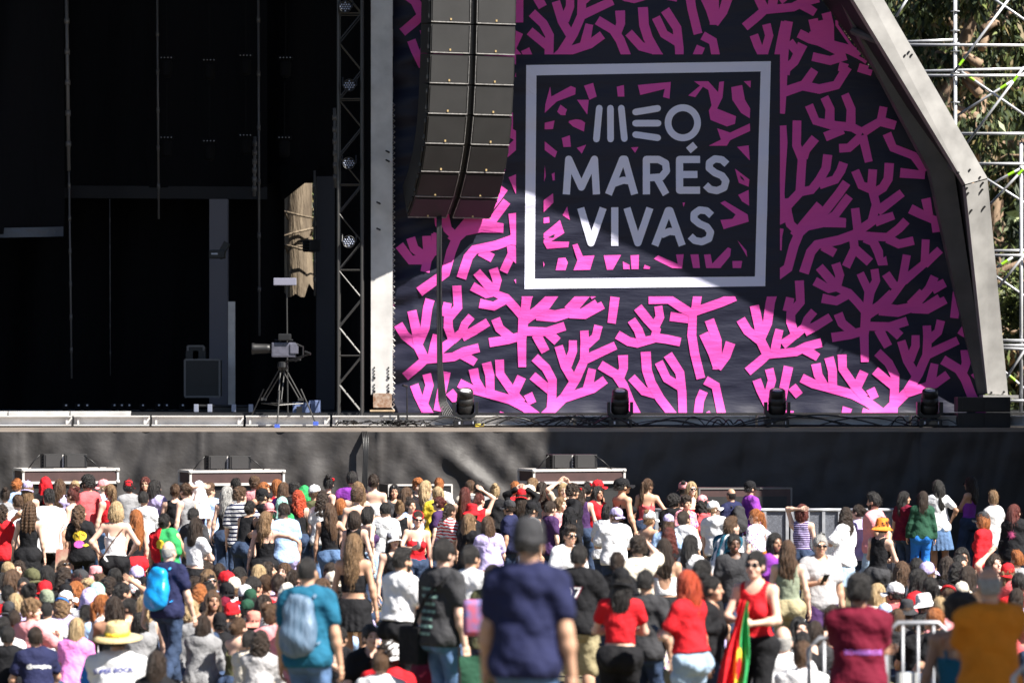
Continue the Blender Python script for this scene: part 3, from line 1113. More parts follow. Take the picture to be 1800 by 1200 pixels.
for a in (0.4, 2.5, 4.6): m.tube(q + Vector((0, 0, .08)), q + Vector((.24 * math.cos(a), .24 * math.sin(a), .005)), .010)
part(m, 'tripod', M_BLACK, ms)
m = MB(); m.tube(at(716, 679, 66.8), at(708, 677, 66.72), .02, 10); part(m, 'microphone', M_BLACK, ms)

# ------------------------------------------------------------ light tower and its lamps
tw = empty('truss_tower', tuple(at(616, 744, 67.3)), 'slim black truss tower carrying round lamps left of the white column', 'truss')
W2 = .205
cx = at(616, 0, 67.5).x
for (dx, dy) in ((-W2, 0), (W2, 0), (-W2, .41), (W2, .41)):
    m = MB(); m.tube((cx + dx, 67.3 + dy, ZD + .05), (cx + dx, 67.3 + dy, 11.5), .026, 8)
    part(m, 'chord', M_TRUSS, tw)
m = MB()
z = ZD + .25
k = 0
while z < 11:
    for dy in (0, .41):
        m.tube((cx - W2 * (1 if k % 2 else -1), 67.3 + dy, z), (cx + W2 * (1 if k % 2 else -1), 67.3 + dy, z + .5), .013, 6)
    for dx in (-W2, W2): m.tube((cx + dx, 67.3, z), (cx + dx, 67.71, z + .5), .012, 6)
    if k % 3 == 2:
        for dy in (0, .41): m.tube((cx - W2, 67.3 + dy, z), (cx + W2, 67.3 + dy, z), .014, 6)
    z += .5; k += 1
part(m, 'bracing', M_TRUSS, tw)
m = MB(); m.box((cx, 67.5, ZD + .03), (.75, .75, .05)); part(m, 'base_plate', M_BLACK, tw)

M_LED = mat('led_cell', (.22, .25, .34), .2, 0, .8)
def par(x, y, lab):
    p = at(x, y, 67.18)
    e = empty('par_lamp', tuple(p), lab, 'lamp', 'round lamps on the light tower')
    R = Matrix.Rotation(R_(90), 3, 'X')
    m = MB(); m.lathe([(.05, -.22), (.085, -.2), (.10, -.05), (.108, .0), (.112, .01), (.100, .012), (.098, .0)], (0, 0, 0), 22, 0, 1, 1, R); m.build('housing', M_BLACK, e, True)
    m = MB()
    for (i, j) in [(a, b) for a in range(-2, 3) for b in range(-2, 3)]:
        xx, zz = (i + .5 * (j % 2)) * .042, j * .037
        if xx * xx + zz * zz < .0072: m.lathe([(.0175, -.004), (.014, .008), (.002, .011)], (xx, -.004, zz), 8, 0, 1, 1, R)
    m.build('led_cells', M_LED, e, True)
    m = MB(); m.tube((-.12, .1, 0), (.12, .1, 0), .012); m.tube((.12, .1, 0), (.12, .16, .15), .012); m.tube((-.12, .1, 0), (-.12, .16, .15), .012); m.build('bracket', M_BLACK, e)
for x, y, l in ((607, 12, 'topmost round lamp on the truss tower, at the upper frame edge'), (614, 150, 'second round lamp from the top on the truss tower'), (613, 287, 'third round lamp down, above the sunlit gap height'), (613, 425, 'lowest round lamp on the truss tower, catching the sun')):
    par(x, y, l)

# ------------------------------------------------------------ video camera on its tripod
tp = empty('camera_tripod', tuple(at(497, 750, 66.9)), 'black studio tripod with spread legs on the stage edge', 'tripod')
hd = at(497, 645, 67.0)
feet = [(at(437, 747, 67.3), 'l'), (at(487, 753, 66.62), 'm'), (at(555, 748, 66.9), 'r')]
for f_, _ in feet:
    m = MB()
    mid = hd.lerp(f_, .55)
    for o in (-.035, .035): m.tube(hd + Vector((o, 0, 0)), mid + Vector((o * .8, 0, 0)), .013)
    m.tube(mid + Vector((0, 0, .18)), f_ + Vector((0, 0, .05)), .014)
    m.box(mid, (.10, .05, .05))
    lg = part(m, 'leg', M_TRUSS, tp)
    m = MB(); m.box(f_ + Vector((0, 0, .04)), (.09, .09, .07), 0, None, .01); ft = part(m, 'foot', M_BLUE, lg); ft.matrix_parent_inverse = Matrix()
m = MB()
ms_ = [hd.lerp(f_, .62) for f_, _ in feet]
for a, b in ((0, 1), (1, 2), (2, 0)): m.tube(ms_[a], ms_[b], .010)
part(m, 'spreader', M_TRUSS, tp)
m = MB(); m.lathe([(.07, -.06), (.10, 0), (.09, .08), (.05, .1)], hd, 14); m.tube(hd + Vector((.05, -.05, .1)), at(545, 622, 66.6), .014); m.tube(hd + Vector((.05, .05, .1)), at(528, 632, 66.5), .014)
m.tube(at(536, 618, 66.6), at(546, 622, 66.55), .022)
part(m, 'pan_head', M_BLACK, tp)
vc = empty('video_camera', tuple(hd + Vector((0, 0, .12))), 'broadcast video camera with long lens and viewfinder on the tripod', 'video camera')
o = hd + Vector((.02, 0, .30))
m = MB(); m.box(o + Vector((0, 0, 0)), (.42, .20, .26), 0, None, .03); m.box(o + Vector((.18, 0, .02)), (.14, .24, .18), 0, None, .02); part(m, 'body', mat('camera_grey', (.10, .10, .13), .35, noise=.3, nscale=12), vc)
m = MB(); m.lathe([(.07, 0), (.085, .1), (.09, .3), (.105, .34), (.10, .36), (.004, .36)], o + Vector((-.2, 0, .02)), 16, 0, 1, 1, Matrix.Rotation(R_(-90), 3, 'Y')); part(m, 'lens', M_BLACK, vc, True)
m = MB(); m.box(o + Vector((.02, -.06, .22)), (.22, .2, .12), 0, None, .02); m.tube(o + Vector((-.08, 0, .13)), o + Vector((.0, -.03, .2)), .02); m.tube(o + Vector((-.16, 0, .17)), o + Vector((.16, 0, .17)), .015); part(m, 'viewfinder', M_BLACK, vc)
m = MB(); m.path([o + Vector((.22, -.1, .1)), o + Vector((.34, -.12, .05)), o + Vector((.34, -.12, -.12)), o + Vector((.2, -.1, -.2))], .018); part(m, 'handle', M_BLACK, vc)
ps = empty('lamp_stand', tuple(at(507, 560, 67.6)), 'small flat lamp panel on a thin pole above the video camera', 'lamp')
m = MB(); m.tube(at(506, 745, 67.6), at(504, 500, 67.6), .014); part(m, 'pole', M_TRUSS, ps)
m = MB(); m.box(at(501, 495, 67.5), (.40, .1, .13), 0, None, .015); part(m, 'panel', mat('panel_grey', (.20, .20, .26), .4), ps)
fl = empty('stage_lantern', tuple(at(543, 430, 70.0)), 'black barn-door stage lantern in front of the sunlit tree trunk', 'lamp')
m = MB(); m.box(at(548, 432, 70), (.24, .3, .22), 0, Matrix.Rotation(.5, 3, 'Z'), .03); part(m, 'housing', M_BLACK, fl)
m = MB()
for k in range(4): m.box(at(534, 424 + 5 * k, 69.85), (.16, .16, .012), 0, Matrix.Rotation(.5, 3, 'Z'))
part(m, 'barn_door', M_BLACK, fl)
m = MB(); m.tube(at(552, 420, 70), at(556, 320, 70), .02); part(m, 'hanger', M_BLACK, fl)
fl = empty('stage_lantern', tuple(at(385, 445, 73)), 'small black lantern with a pale label on the dim grey column', 'lamp')
m = MB(); m.box(at(382, 447, 73), (.30, .3, .16), 0, None, .02); m.box(at(392, 440, 73), (.12, .2, .34), 0, Matrix.Rotation(.5, 3, 'Y')); part(m, 'housing', M_BLACK, fl)
m = MB(); m.box(at(377, 446, 72.83), (.12, .012, .03)); part(m, 'label_plate', M_LEDG, fl)

# road cases and small gear on the stage floor
def road_case(x0, x1, y0, y1, Y, lab, name='road_case'):
    A, B = at(x0, y0, Y), at(x1, y1, Y)
    e = empty(name, ((A.x + B.x) / 2, Y, B.z), lab, 'case')
    w, h = B.x - A.x, A.z - B.z
    c = Vector(((A.x + B.x) / 2, Y + .35, (A.z + B.z) / 2))
    m = MB(); m.box(c, (w - .02, .7, h - .02)); part(m, 'panels', M_BLACK, e)
    m = MB()
    for sx in (-1, 1):
        m.box(c + Vector((sx * w / 2, -.35, 0)), (.035, .035, h))
    for sz in (-1, 1): m.box(c + Vector((0, -.352, sz * h / 2)), (w, .03, .035))
    part(m, 'edging', M_POLE, e)
    m = MB()
    for sx in (-.22, .22):
        m.box(c + Vector((sx * w, -.362, -.05)), (.24, .012, .16)); 
    part(m, 'latch', M_BLACK, e)
    return e
road_case(325, 386, 632, 697, 72.5, 'black road case with metal edges at the back of the stage')
road_case(330, 358, 608, 630, 73.0, 'small grey amplifier case standing on the black road case', 'amplifier_case')
bx = empty('gear_box', tuple(at(530, 728, 68.0)), 'bluish open equipment box on the stage floor behind the tripod', 'box')
m = MB(); m.box(at(532, 717, 68.2), (.34, .3, .20), 0, None, .02); m.box(at(553, 716, 68.2), (.2, .3, .26), 0, None, .02); part(m, 'body', mat('blue_grey', (.12, .16, .30), .5, noise=.4, nscale=14), bx)
m = MB(); m.box(at(526, 720, 68.02), (.10, .02, .12)); part(m, 'opening', M_BLACK, bx)
bx = empty('lighting_bar', tuple(at(400, 725, 69)), 'low black lighting bar with clamps at the foot of the slim post', 'lighting bar')
m = MB(); m.tube(at(350, 713, 69), at(446, 714, 69), .025); m.box(at(405, 720, 69.1), (.8, .2, .1)); part(m, 'bar', M_BLACK, bx)
M_CLAMP = mat('clamp_metal', (.3, .32, .4), .4, .4)
for x in (345, 369, 411, 441):
    m = MB(); m.box(at(x, 717, 68.85), (.08, .08, .14), 0, None, .01); part(m, 'clamp', M_CLAMP, bx)
rs = random.Random(2)
for k, x in enumerate((115, 137, 152, 200, 213, 226, 250, 278, 292, 320)):
    e = empty('floor_spotlight', tuple(at(x, 712, 71)), '%s tiny glinting spotlight on the dark stage floor' % ['leftmost', 'second', 'third', 'fourth', 'fifth', 'sixth', 'seventh', 'eighth', 'ninth', 'rightmost'][k], 'spotlight', 'tiny spotlights on the dark stage floor')
    m = MB(); m.box((0, 0, -.03), (.10, .10, .13), 0, None, .02); m.build('housing', M_BLACKM, e)
    m = MB(); m.lathe([(.022, 0), (.018, .008), (.003, .012)], (.02, -.06, .0), 10, 0, 1, 1, Matrix.Rotation(R_(60), 3, 'X')); m.build('lens', M_LENSG, e, True)

for k, (x, y) in enumerate(((293, 122), (368, 126), (432, 118), (293, 262), (368, 268), (432, 258), (502, 122), (500, 262))):
    e = empty('hanging_lantern', tuple(at(x, y, 74.5)), '%s dim lantern in the %s hanging row inside the dark stage' % (['leftmost', 'second', 'third', 'leftmost', 'second', 'third', 'rightmost', 'rightmost'][k], 'upper' if y < 200 else 'lower'), 'lamp', 'dim lanterns hanging inside the stage')
    m = MB(); m.lathe([(.06, -.16), (.10, -.12), (.11, .10), (.09, .16)], n=14); m.box((0, 0, .22), (.28, .14, .08), 0, None, .02); m.tube((0, 0, .2), (0, 0, 1.3), .012); m.build('housing', M_BLACKM, e)
    m = MB()
    for j in range(4): m.lathe([(.012, 0), (.008, .008), (.002, .01)], (-.1 + .065 * j, -.08, .22), 8, 0, 1, 1, Matrix.Rotation(R_(90), 3, 'X'))
    m.build('lens', M_LENSG, e, True)
m = MB(); m.prism([at(492, 290, 78.0), at(560, 290, 78.0), at(556, 306, 78.0), at(500, 350, 78.0), at(492, 350, 78.0)], (0, .03, 0)); tag(m.build('torn_drape', M_DRAPE), 'slanting black cloth corner above the sunlit tree trunk gap', 'drape'); m = MB(); m.prism([at(494, 545, 77.9), at(497, 510, 77.9), at(508, 524, 77.9), at(520, 516, 77.9), at(534, 526, 77.9), at(543, 498, 77.9), at(560, 522, 77.9), at(560, 545, 77.9)], (0, .03, 0))
tag(m.build('torn_drape', M_DRAPE), 'ragged black cloth edge below the sunlit tree trunk gap', 'drape')

# ------------------------------------------------------------ front fill: subs, flight cases, speakers
def frontfill(x0, x1, y0, y1, Y, fills, labs, dark=False):
    a = R_(19)
    w = (x1 - x0 - 20) / FPX * Y / math.cos(a)
    c = at((x0 + 20 + x1) / 2, y1, Y)
    z0, z1 = c.z, at(0, y0, Y).z
    Rz = a
    e = empty('subwoofer', (c.x, Y + .45, 0), labs[0], 'speaker', 'subwoofers along the stage front', Rz)
    m = MB(); m.box((0, 0, (z0 - .01) / 2), (w, .7, z0 - .02), 0, None, .012); m.build('cabinet', M_CAB, e)
    m = MB()
    for sg in (-1, 1): m.box((sg * w * .24, -.356, (z0 - .02) * .55), (w * .44, .012, (z0) * .75))
    m.build('grille', M_GRILLE, e)
    e = empty('flight_case', (c.x, Y + .45, z0), labs[1], 'flight case', 'flight cases on the subwoofers', Rz)
    h = z1 - z0
    m = MB(); m.box((0, 0, h / 2), (w - .02, .78, h - .02)); m.build('panels', M_CASE, e)
    m = MB()
    for sz in (0.02, h - .02):
        for sy in (-1, 1): m.box((0, sy * .39, sz), (w, .035, .042))
        for sx in (-1, 1): m.box((sx * w / 2, 0, sz + .002), (.035, .74, .040))
    for sx in (-1, 1):
        for sy in (-1, 1): m.box((sx * w / 2, sy * .392, h / 2), (.036, .036, h - .02))
    m.build('edging', M_ALU, e)
    m = MB()
    for sx in (-1, 1):
        for sz in (.03, h - .03): m.lathe([(.03, -.03), (.04, 0), (.03, .03)], (sx * w / 2, -.392, sz), 10)
    m.build('corner_ball', M_ALU, e, True)
    if not fills: return
    xs_ = fills[:2]; yt, yb = fills[2], fills[3]
    for k, lab in enumerate(labs[2:4]):
        xa, xb = xs_[k]
        A, B = at(xa, yt, Y + .1), at(xb, yb, Y + .1)
        e = empty('fill_speaker', ((A.x + B.x) / 2, Y + .42, z1 + .003), lab, 'speaker', 'small loudspeakers on the flight cases', Rz * .8)
        ww, hh2 = (B.x - A.x) * 1.02, A.z - z1 - .01
        m = MB(); m.box((0, 0, hh2 / 2), (ww, .42, hh2), 0, None, .012); m.build('cabinet', M_CAB, e)
        m = MB(); m.box((.0, -.214, hh2 / 2), (ww * .80, .012, hh2 * .86)); m.build('grille', mat('fill_grille', (.035, .033, .033), .5, bump=.4, bscale=120, bdist=.004), e)
        m = MB(); m.box((ww * .42, -.216, hh2 / 2), (ww * .07, .016, hh2 * .9)); m.build('corner_plate', M_ALU if k == 0 else M_BLACK, e)
        m = MB()
        for j in range(4): m.box((-ww / 2 - .012, -.1, hh2 * (.2 + .2 * j)), (.024, .05, .03))
        m.build('connector', M_BLACK, e)
    m = MB(); A = at((xs_[0][0] + xs_[1][1]) / 2, yt, Y + .4)
    for sg, xx in ((-1, xs_[0][0] - 20), (1, xs_[1][1] + 30)):
        m.path([at(xs_[0][0] if sg < 0 else xs_[1][1], yt + 2, Y + .25), at((xs_[0][0] + xx) / 2 if sg < 0 else (xs_[1][1] + xx) / 2, yt + 12, Y + .25), at(xx, y0, Y + .25)], .009, 5)
    tag(m.build('speaker_cable', M_CABLE, None, True), labs[4], 'cable', 'cables of the small loudspeakers')
frontfill(10, 190, 823, 850, 64.4, ((70, 106), (107, 146), 797, 822), ['black subwoofer under the leftmost flight case', 'leftmost brown flight case with pale metal edges before the stage', 'left of the two small loudspeakers on the leftmost flight case', 'right of the two small loudspeakers on the leftmost flight case', 'thin cables of the loudspeakers on the leftmost flight case'])
frontfill(303, 483, 826, 853, 64.4, ((360, 396), (397, 435), 800, 826), ['black subwoofer under the flight case behind the white draped cloth', 'brown flight case with pale edges behind the striped shirt', 'left small loudspeaker on the flight case behind the striped shirt', 'right small loudspeaker on the flight case behind the striped shirt', 'thin cables of the loudspeakers above the striped shirt'])
frontfill(905, 1085, 824, 850, 64.4, ((965, 1004), (1005, 1045), 798, 823), ['black subwoofer in the shade below the middle of the banner', 'shaded flight case with metal edges below the logo', 'left small loudspeaker on the shaded flight case', 'right small loudspeaker on the shaded flight case', 'thin cables of the loudspeakers on the shaded flight case'])
def plainsub(x0, x1, y0, Y, lab, mt):
    a, b = at(x0, y0, Y), at(x1, y0, Y)
    e = empty('subwoofer', ((a.x + b.x) / 2, Y + .5, 0), lab, 'speaker', 'subwoofers along the stage front', R_(12))
    w = (b.x - a.x) * .93
    m = MB(); m.box((0, 0, a.z / 2), (w, .95, a.z - .01), 0, None, .012); m.build('cabinet', mt, e)
    m = MB()
    for sx in (-1, 1): m.box((sx * w / 2, -.475, a.z / 2), (.03, .03, a.z))
    m.box((0, -.476, a.z - .01), (w, .03, .03)); m.build('edging', M_POLE if mt is M_CASE else M_ALU, e)
    m = MB(); m.box((0, -.482, a.z * .55), (w * .9, .012, a.z * .7)); m.build('grille', M_GRILLE, e)
plainsub(668, 789, 851, 64.4, 'black subwoofer with a pale rim behind the woman with shades on her head', M_CAB)
plainsub(1210, 1390, 857, 63.9, 'low dark subwoofer behind the man in the purple shirt', M_CASE)

# ------------------------------------------------------------ scaffold tower behind, right
SCF = empty('scaffold', (9, 72, 0), 'white tubular scaffold tower behind the arch leg on the right', 'scaffold')
def tubeS(x0, y0, x1, y1, Y=71.5, r=.030, name='tube', tape=None):
    m = MB(); A, B = at(x0, y0, Y), at(x1, y1, Y)
    m.tube(A, B, r, 10)
    o = part(m, name, M_TUBE, SCF, True)
    if tape:
        q = MB(); a = A.lerp(B, tape); d = (B - A).normalized() * .07
        q.tube(a - d, a + d, r * 1.08, 10); t = part(q, 'tape', M_TAPE, o); t.matrix_parent_inverse = Matrix()
for (x, y0, y1) in ((1679, -40, 745), (1795, 250, 745)): tubeS(x, y0, x, y1, 71.5, .036, 'upright')
for (y, x0, x1, dy) in ((79, 1590, 1830, 1), (74, 1590, 1683, -4), (126, 1600, 1830, -6), (133, 1610, 1830, 0), (235, 1690, 1830, 0), (288, 1715, 1830, 0), (441, 1740, 1830, -1), (449, 1740, 1830, 0), (598, 1755, 1830, 1), (607, 1755, 1830, 0), (612, 1755, 1830, 2), (704, 1765, 1830, 0)):
    tubeS(x0, y, x1, y + dy, 71.4 if dy >= 0 else 72.4, .028, 'ledger')
for (x0, y0, x1, y1, Y, t) in ((1677, 127, 1776, -5, 71.3, .13), (1735, -10, 1830, 55, 72.5, None), (1575, 30, 1600, -10, 72.4, None), (1700, 252, 1800, 118, 71.3, .85), (1680, 205, 1815, 120, 72.5, .62), (1690, 126, 1815, 212, 71.6, .14), (1740, 360, 1815, 280, 71.3, .72), (1735, 315, 1815, 365, 72.4, None), (1740, 325, 1815, 285, 72.5, .5),
                                (1755, 505, 1815, 430, 71.3, None), (1750, 485, 1815, 530, 72.4, None), (1752, 470, 1780, 452, 72.6, .5), (1768, 665, 1815, 595, 71.3, None), (1765, 652, 1815, 695, 72.4, .3)):
    tubeS(x0, y0, x1, y1, Y, .024, 'brace', t)
m = MB()
for y in (20, 54, 76, 90, 128, 180, 270, 360): m.lathe([(.04, -.012), (.085, -.008), (.085, .008), (.04, .012)], at(1679, y, 71.5), 12)
part(m, 'rosette', M_TUBE, SCF)

# ------------------------------------------------------------ trees behind the stage
M_BARK = mat('eucalyptus_bark', (.34, .24, .16), .85, noise=.5, nscale=2.5, stretch=(3, 3, .6), color2=(.14, .085, .055), bump=.6, bscale=9)
M_BARKP = mat('pale_bark', (.20, .155, .105), .8, noise=.4, nscale=1.6, stretch=(3, 3, .5), color2=(.07, .05, .032), bump=.9, bscale=5, bdist=.06)
M_LEAF = [mat('leaf_dark', (.030, .045, .018), .55, spec=.3), mat('leaf_mid', (.075, .095, .030), .5, spec=.35), mat('leaf_dry', (.16, .12, .05), .6), mat('leaf_bright', (.14, .17, .045), .5)]
def leaves(cl, n, rnd, size, droop, wts):
    V = []; F = []; MI = []
    for _ in range(n):
        c, r = rnd.choice(cl)
        while True:
            o = Vector((rnd.uniform(-1, 1), rnd.uniform(-1, 1), rnd.uniform(-1, 1)))
            if o.length < 1: break
        p = c + Vector((o.x * r, o.y * r, o.z * r * .85))
        s = size * rnd.uniform(.6, 1.5)
        d = Vector((rnd.uniform(-.7, .7), rnd.uniform(-.7, .7), -droop + rnd.uniform(-.6, .6))).normalized()
        w = d.cross(Vector((rnd.uniform(-1, 1), rnd.uniform(-1, 1), rnd.uniform(-1, 1)))).normalized() * s * .17
        b = len(V)
        V += [tuple(p), tuple(p + d * s * .45 + w), tuple(p + d * s), tuple(p + d * s * .45 - w)]
        F.append((b, b + 1, b + 2, b + 3))
        MI.append(rnd.choices(range(4), wts)[0])
    return V, F, MI
def tree(x, y, h, trunk_r, crown, n, seed, label, name='eucalyptus_tree', bark=None, size=.22, droop=.9, wts=(5, 4, 2, 1), z0=2.5, spread=3.0):
    rnd = random.Random(seed)
    e = empty(name, (x, y, 0), label, 'tree', 'trees behind the stage')
    m = MB()
    pts = [Vector((rnd.uniform(-.15, .15) * k, rnd.uniform(-.15, .15) * k, h * k / 6)) for k in range(7)]
    m.path(pts, [trunk_r * (1.15 - .16 * k) for k in range(7)], 10)
    tr = m.build('trunk', bark or M_BARK, e, True)
    m = MB(); cl = []
    for k in range(crown):
        z = rnd.uniform(z0, h * 1.05)
        a = rnd.uniform(0, 6.28)
        q = pts[0].lerp(pts[-1], min(1, z / h))
        L = spread * rnd.uniform(.5, 1.15) * (1.1 - .4 * z / h)
        e1 = q + Vector((math.cos(a) * L * .5, math.sin(a) * L * .5, L * rnd.uniform(.1, .4)))
        e2 = q + Vector((math.cos(a + .2) * L, math.sin(a + .2) * L, L * rnd.uniform(.0, .5)))
        r0 = trunk_r * .32
        m.path([q, q.lerp(e1, .5) + Vector((0, 0, .1)), e1, e1.lerp(e2, .5) + Vector((rnd.uniform(-.2, .2), 0, .12)), e2], [r0, r0 * .8, r0 * .6, r0 * .4, r0 * .2], 6)
        cl += [(e1, L * .28), (e2, L * .34), (e1.lerp(e2, .5) + Vector((0, 0, -.3)), L * .26)]
    m.build('branches', bark or M_BARK, e, True)
    V, F, MI = leaves(cl, n, rnd, size, droop, wts)
    mb = MB(); mb.v, mb.f, mb.m = V, F, MI
    cr = mb.build('crown', M_LEAF, e, False, False)
    return e
tree(9.6, 82, 14, .34, 30, 15000, 1, 'tall eucalyptus with hanging leaves behind the scaffold tower')
tree(12.6, 86, 15, .36, 28, 14000, 2, 'eucalyptus with brown limbs at the far right behind the scaffold')
tree(7.4, 88, 15, .30, 24, 9000, 3, 'eucalyptus seen through the gap right of the arch top')
tree(11.2, 92, 12, .40, 34, 14000, 4, 'dense dark tree farther back between the eucalyptus trunks', 'broadleaf_tree', wts=(8, 3, 2, .5), size=.30, spread=4.2, z0=.5)
tree(15.5, 93, 13, .40, 30, 9000, 5, 'dense dark tree at the outer right behind the eucalyptus', 'broadleaf_tree', wts=(8, 3, 1, .5), size=.30, spread=4.2, z0=.5)
tree(10.6, 78, 5.0, .10, 30, 9000, 6, 'bright green leafy shrub beside the foot of the scaffold', 'leafy_shrub', wts=(3, 5, 0, 4), size=.15, droop=.1, spread=1.6, z0=.4)
rb = random.Random(9)
cl = [(Vector((rb.uniform(2, 30), rb.uniform(99, 106), rb.uniform(.5, 13))), rb.uniform(1.2, 2.2)) for _ in range(130)]
V, F, MI = leaves(cl, 26000, rb, .55, .6, (9, 3, 2, .4))
mb = MB(); mb.v, mb.f, mb.m = V, F, MI
mb.grid(lambda u, v: (0 + 34 * u, 108 + .8 * math.sin(u * 40) + .5 * math.sin(v * 17 + u * 31), -0.2 + 15 * v), 60, 26, 0)
tag(mb.build('far_wood', M_LEAF, None, False, False), 'dark mass of trees closing the view behind the scaffold', 'wood', kind='stuff')
# the trunk in the gap
e = empty('eucalyptus_tree', (at(527, 0, 84).x, 84, 0), 'pale sunlit eucalyptus trunk seen through the gap in the stage drapes', 'tree', 'trees behind the stage')
m = MB(); m.path([Vector((0.0, 0, -.1)), Vector((.03, 0, 2.5)), Vector((.0, 0, 4.5)), Vector((-.05, 0, 6.5)), Vector((0, 0, 9)), Vector((.1, 0, 12))], [.55, .36, .33, .32, .28, .22], 14); m.build('trunk', M_BARKP, e, True)
m = MB()
rr1 = random.Random(4)
for k in range(3):
    z = 6.1 + .36 * k
    s = 1 if k % 2 else -1
    m.path([Vector((.25 * s, -.25, z)), Vector((.30 * s, -.42, z + .15)), Vector((-.1 * s, -.55, z + .05)), Vector((-.5 * s, -.5, z - .1 + .2 * rr1.random())), Vector((-.75 * s, -.3, z + .1))], [.028, .03, .026, .02, .012], 6)
m.build('branches', M_BARKP, e, True)
V, F, MI = leaves([(Vector((rr1.uniform(-.6, .8), .6, rr1.uniform(3, 8))), .6) for _ in range(14)], 900, rr1, .2, .4, (1, 3, 2, 4))
mb = MB(); mb.v, mb.f, mb.m = V, F, MI; mb.build('crown', M_LEAF, e, False, False)
wb = MB(); wb.grid(lambda u, v: (-9 + 9 * u, 92 + .5 * math.sin(u * 30 + v * 9), 9 * v), 40, 30); V, F, MI = leaves([(Vector((rr1.uniform(-9, 0), 90, rr1.uniform(0, 8))), 1.4) for _ in range(40)], 5000, rr1, .4, .5, (6, 3, 3, 1))
n0 = len(wb.v); wb.v += V; wb.f += [tuple(i + n0 for i in f) for f in F]; wb.m += MI
tag(wb.build('far_wood', M_LEAF, None, False, False), 'dim wood behind the pale trunk in the drape gap', 'wood', kind='stuff')

# ------------------------------------------------------------ crowd barriers
M_BAR = mat('barrier_steel', (.40, .41, .44), .45, .35, noise=.2)
def stage_barrier(x0, x1, Y, lab):
    A, B = at(x0, 0, Y), at(x1, 0, Y)
    e = empty('stage_barrier', ((A.x + B.x) / 2, Y, 0), lab, 'barrier', 'barriers before the stage')
    w = B.x - A.x - .02
    m = MB(); m.tube((-w / 2, 0, 1.12), (w / 2, 0, 1.12), .028, 8); m.build('top_rail', M_BAR, e, True)
    m = MB(); m.box((0, .02, .56), (w, .01, 1.06)); m.build('panel', mat('perforated_sheet', (.16, .17, .20), .45, .4, bump=.5, bscale=70, noise=.25, nscale=30), e)
    m = MB()
    for sx in (-1, -.33, .33, 1): m.box((sx * (w / 2 - .03), .0, .55), (.05, .05, 1.08))
    m.build('posts', M_BAR, e)
for k, (a, b) in enumerate(((1150, 1262), (1262, 1388), (1388, 1480), (1480, 1575))):
    stage_barrier(a, b, 62.6, ['barrier panel behind the lilac cap', 'barrier panel in front of the man in the purple shirt', 'barrier panel behind the woman with her arm over her head', 'barrier panel behind the man in the pink shirt'][k])
def police_barrier(x0, x1, y, Y, lab):
    A, B = at(x0, y, Y), at(x1, y, Y)
    gz = min(1.45, max(0, (26.5 - Y) * .118))
    e = empty('crowd_barrier', ((A.x + B.x) / 2, Y, gz), lab, 'barrier', 'barriers at the front right')
    w, h = B.x - A.x, A.z - gz
    m = MB(); m.path([(-w / 2, 0, .1), (-w / 2, 0, h - .08), (-w / 2 + .08, 0, h), (w / 2 - .08, 0, h), (w / 2, 0, h - .08), (w / 2, 0, .1)], .017, 8)
    m.tube((-w / 2, 0, .18), (w / 2, 0, .18), .018); m.build('frame', M_BAR, e, True)
    m = MB()
    n = max(3, int(w / .11))
    for k in range(1, n): m.tube((-w / 2 + w * k / n, 0, .18), (-w / 2 + w * k / n, 0, h), .010, 6)
    m.build('bars', M_BAR, e, True)
    m = MB()
    for sx in (-.35, .35): m.box((sx * w, 0, .03), (.06, .5, .04))
    m.build('feet', M_BAR, e)
    return e
police_barrier(1422, 1556, 1121, 28.5, 'metal crowd barrier left of the person in the maroon shirt')
pb = police_barrier(1560, 1668, 1094, 29.0, 'sunlit metal crowd barrier between the maroon shirt and the teal top')
police_barrier(1782, 1850, 1165, 22.4, 'metal crowd barrier at the lower right corner')

m = MB(); m.box((-.08, .03, .80), (.16, .012, .20)); m.box((-.1, .03, .42), (.22, .012, .42), 0, Matrix.Rotation(.15, 3, 'Y'))
m.build('glare_sheet', mat('glare_white', (.74, .74, .72), .6), pb)  # added white sheets standing in for the glare on the sunlit bars

# ------------------------------------------------------------ people: rig
def V3(*a): return np.array(a, np.float32)


def rotx(a):   # +a tips z towards +y (forward)
    c, s = math.cos(a), math.sin(a)
    return np.array([[1, 0, 0], [0, c, s], [0, -s, c]], np.float32)


def rotz(a):
    c, s = math.cos(a), math.sin(a)
    return np.array([[c, -s, 0], [s, c, 0], [0, 0, 1]], np.float32)


def unit(v): return v / (np.linalg.norm(v) + 1e-9)


def ik(a, c, l1, l2, pole):
    d = c - a
    L = np.linalg.norm(d)
    if L > (l1 + l2) * 0.995:
        c = a + d / L * (l1 + l2) * 0.995
        d = c - a; L = np.linalg.norm(d)
    x = unit(d)
    pl = pole - x * float(pole @ x)
    pl = unit(pl)
    k = (l1 * l1 - l2 * l2 + L * L) / (2 * L)
    hgt = math.sqrt(max(l1 * l1 - k * k, 0))
    return a + x * k + pl * hgt, c


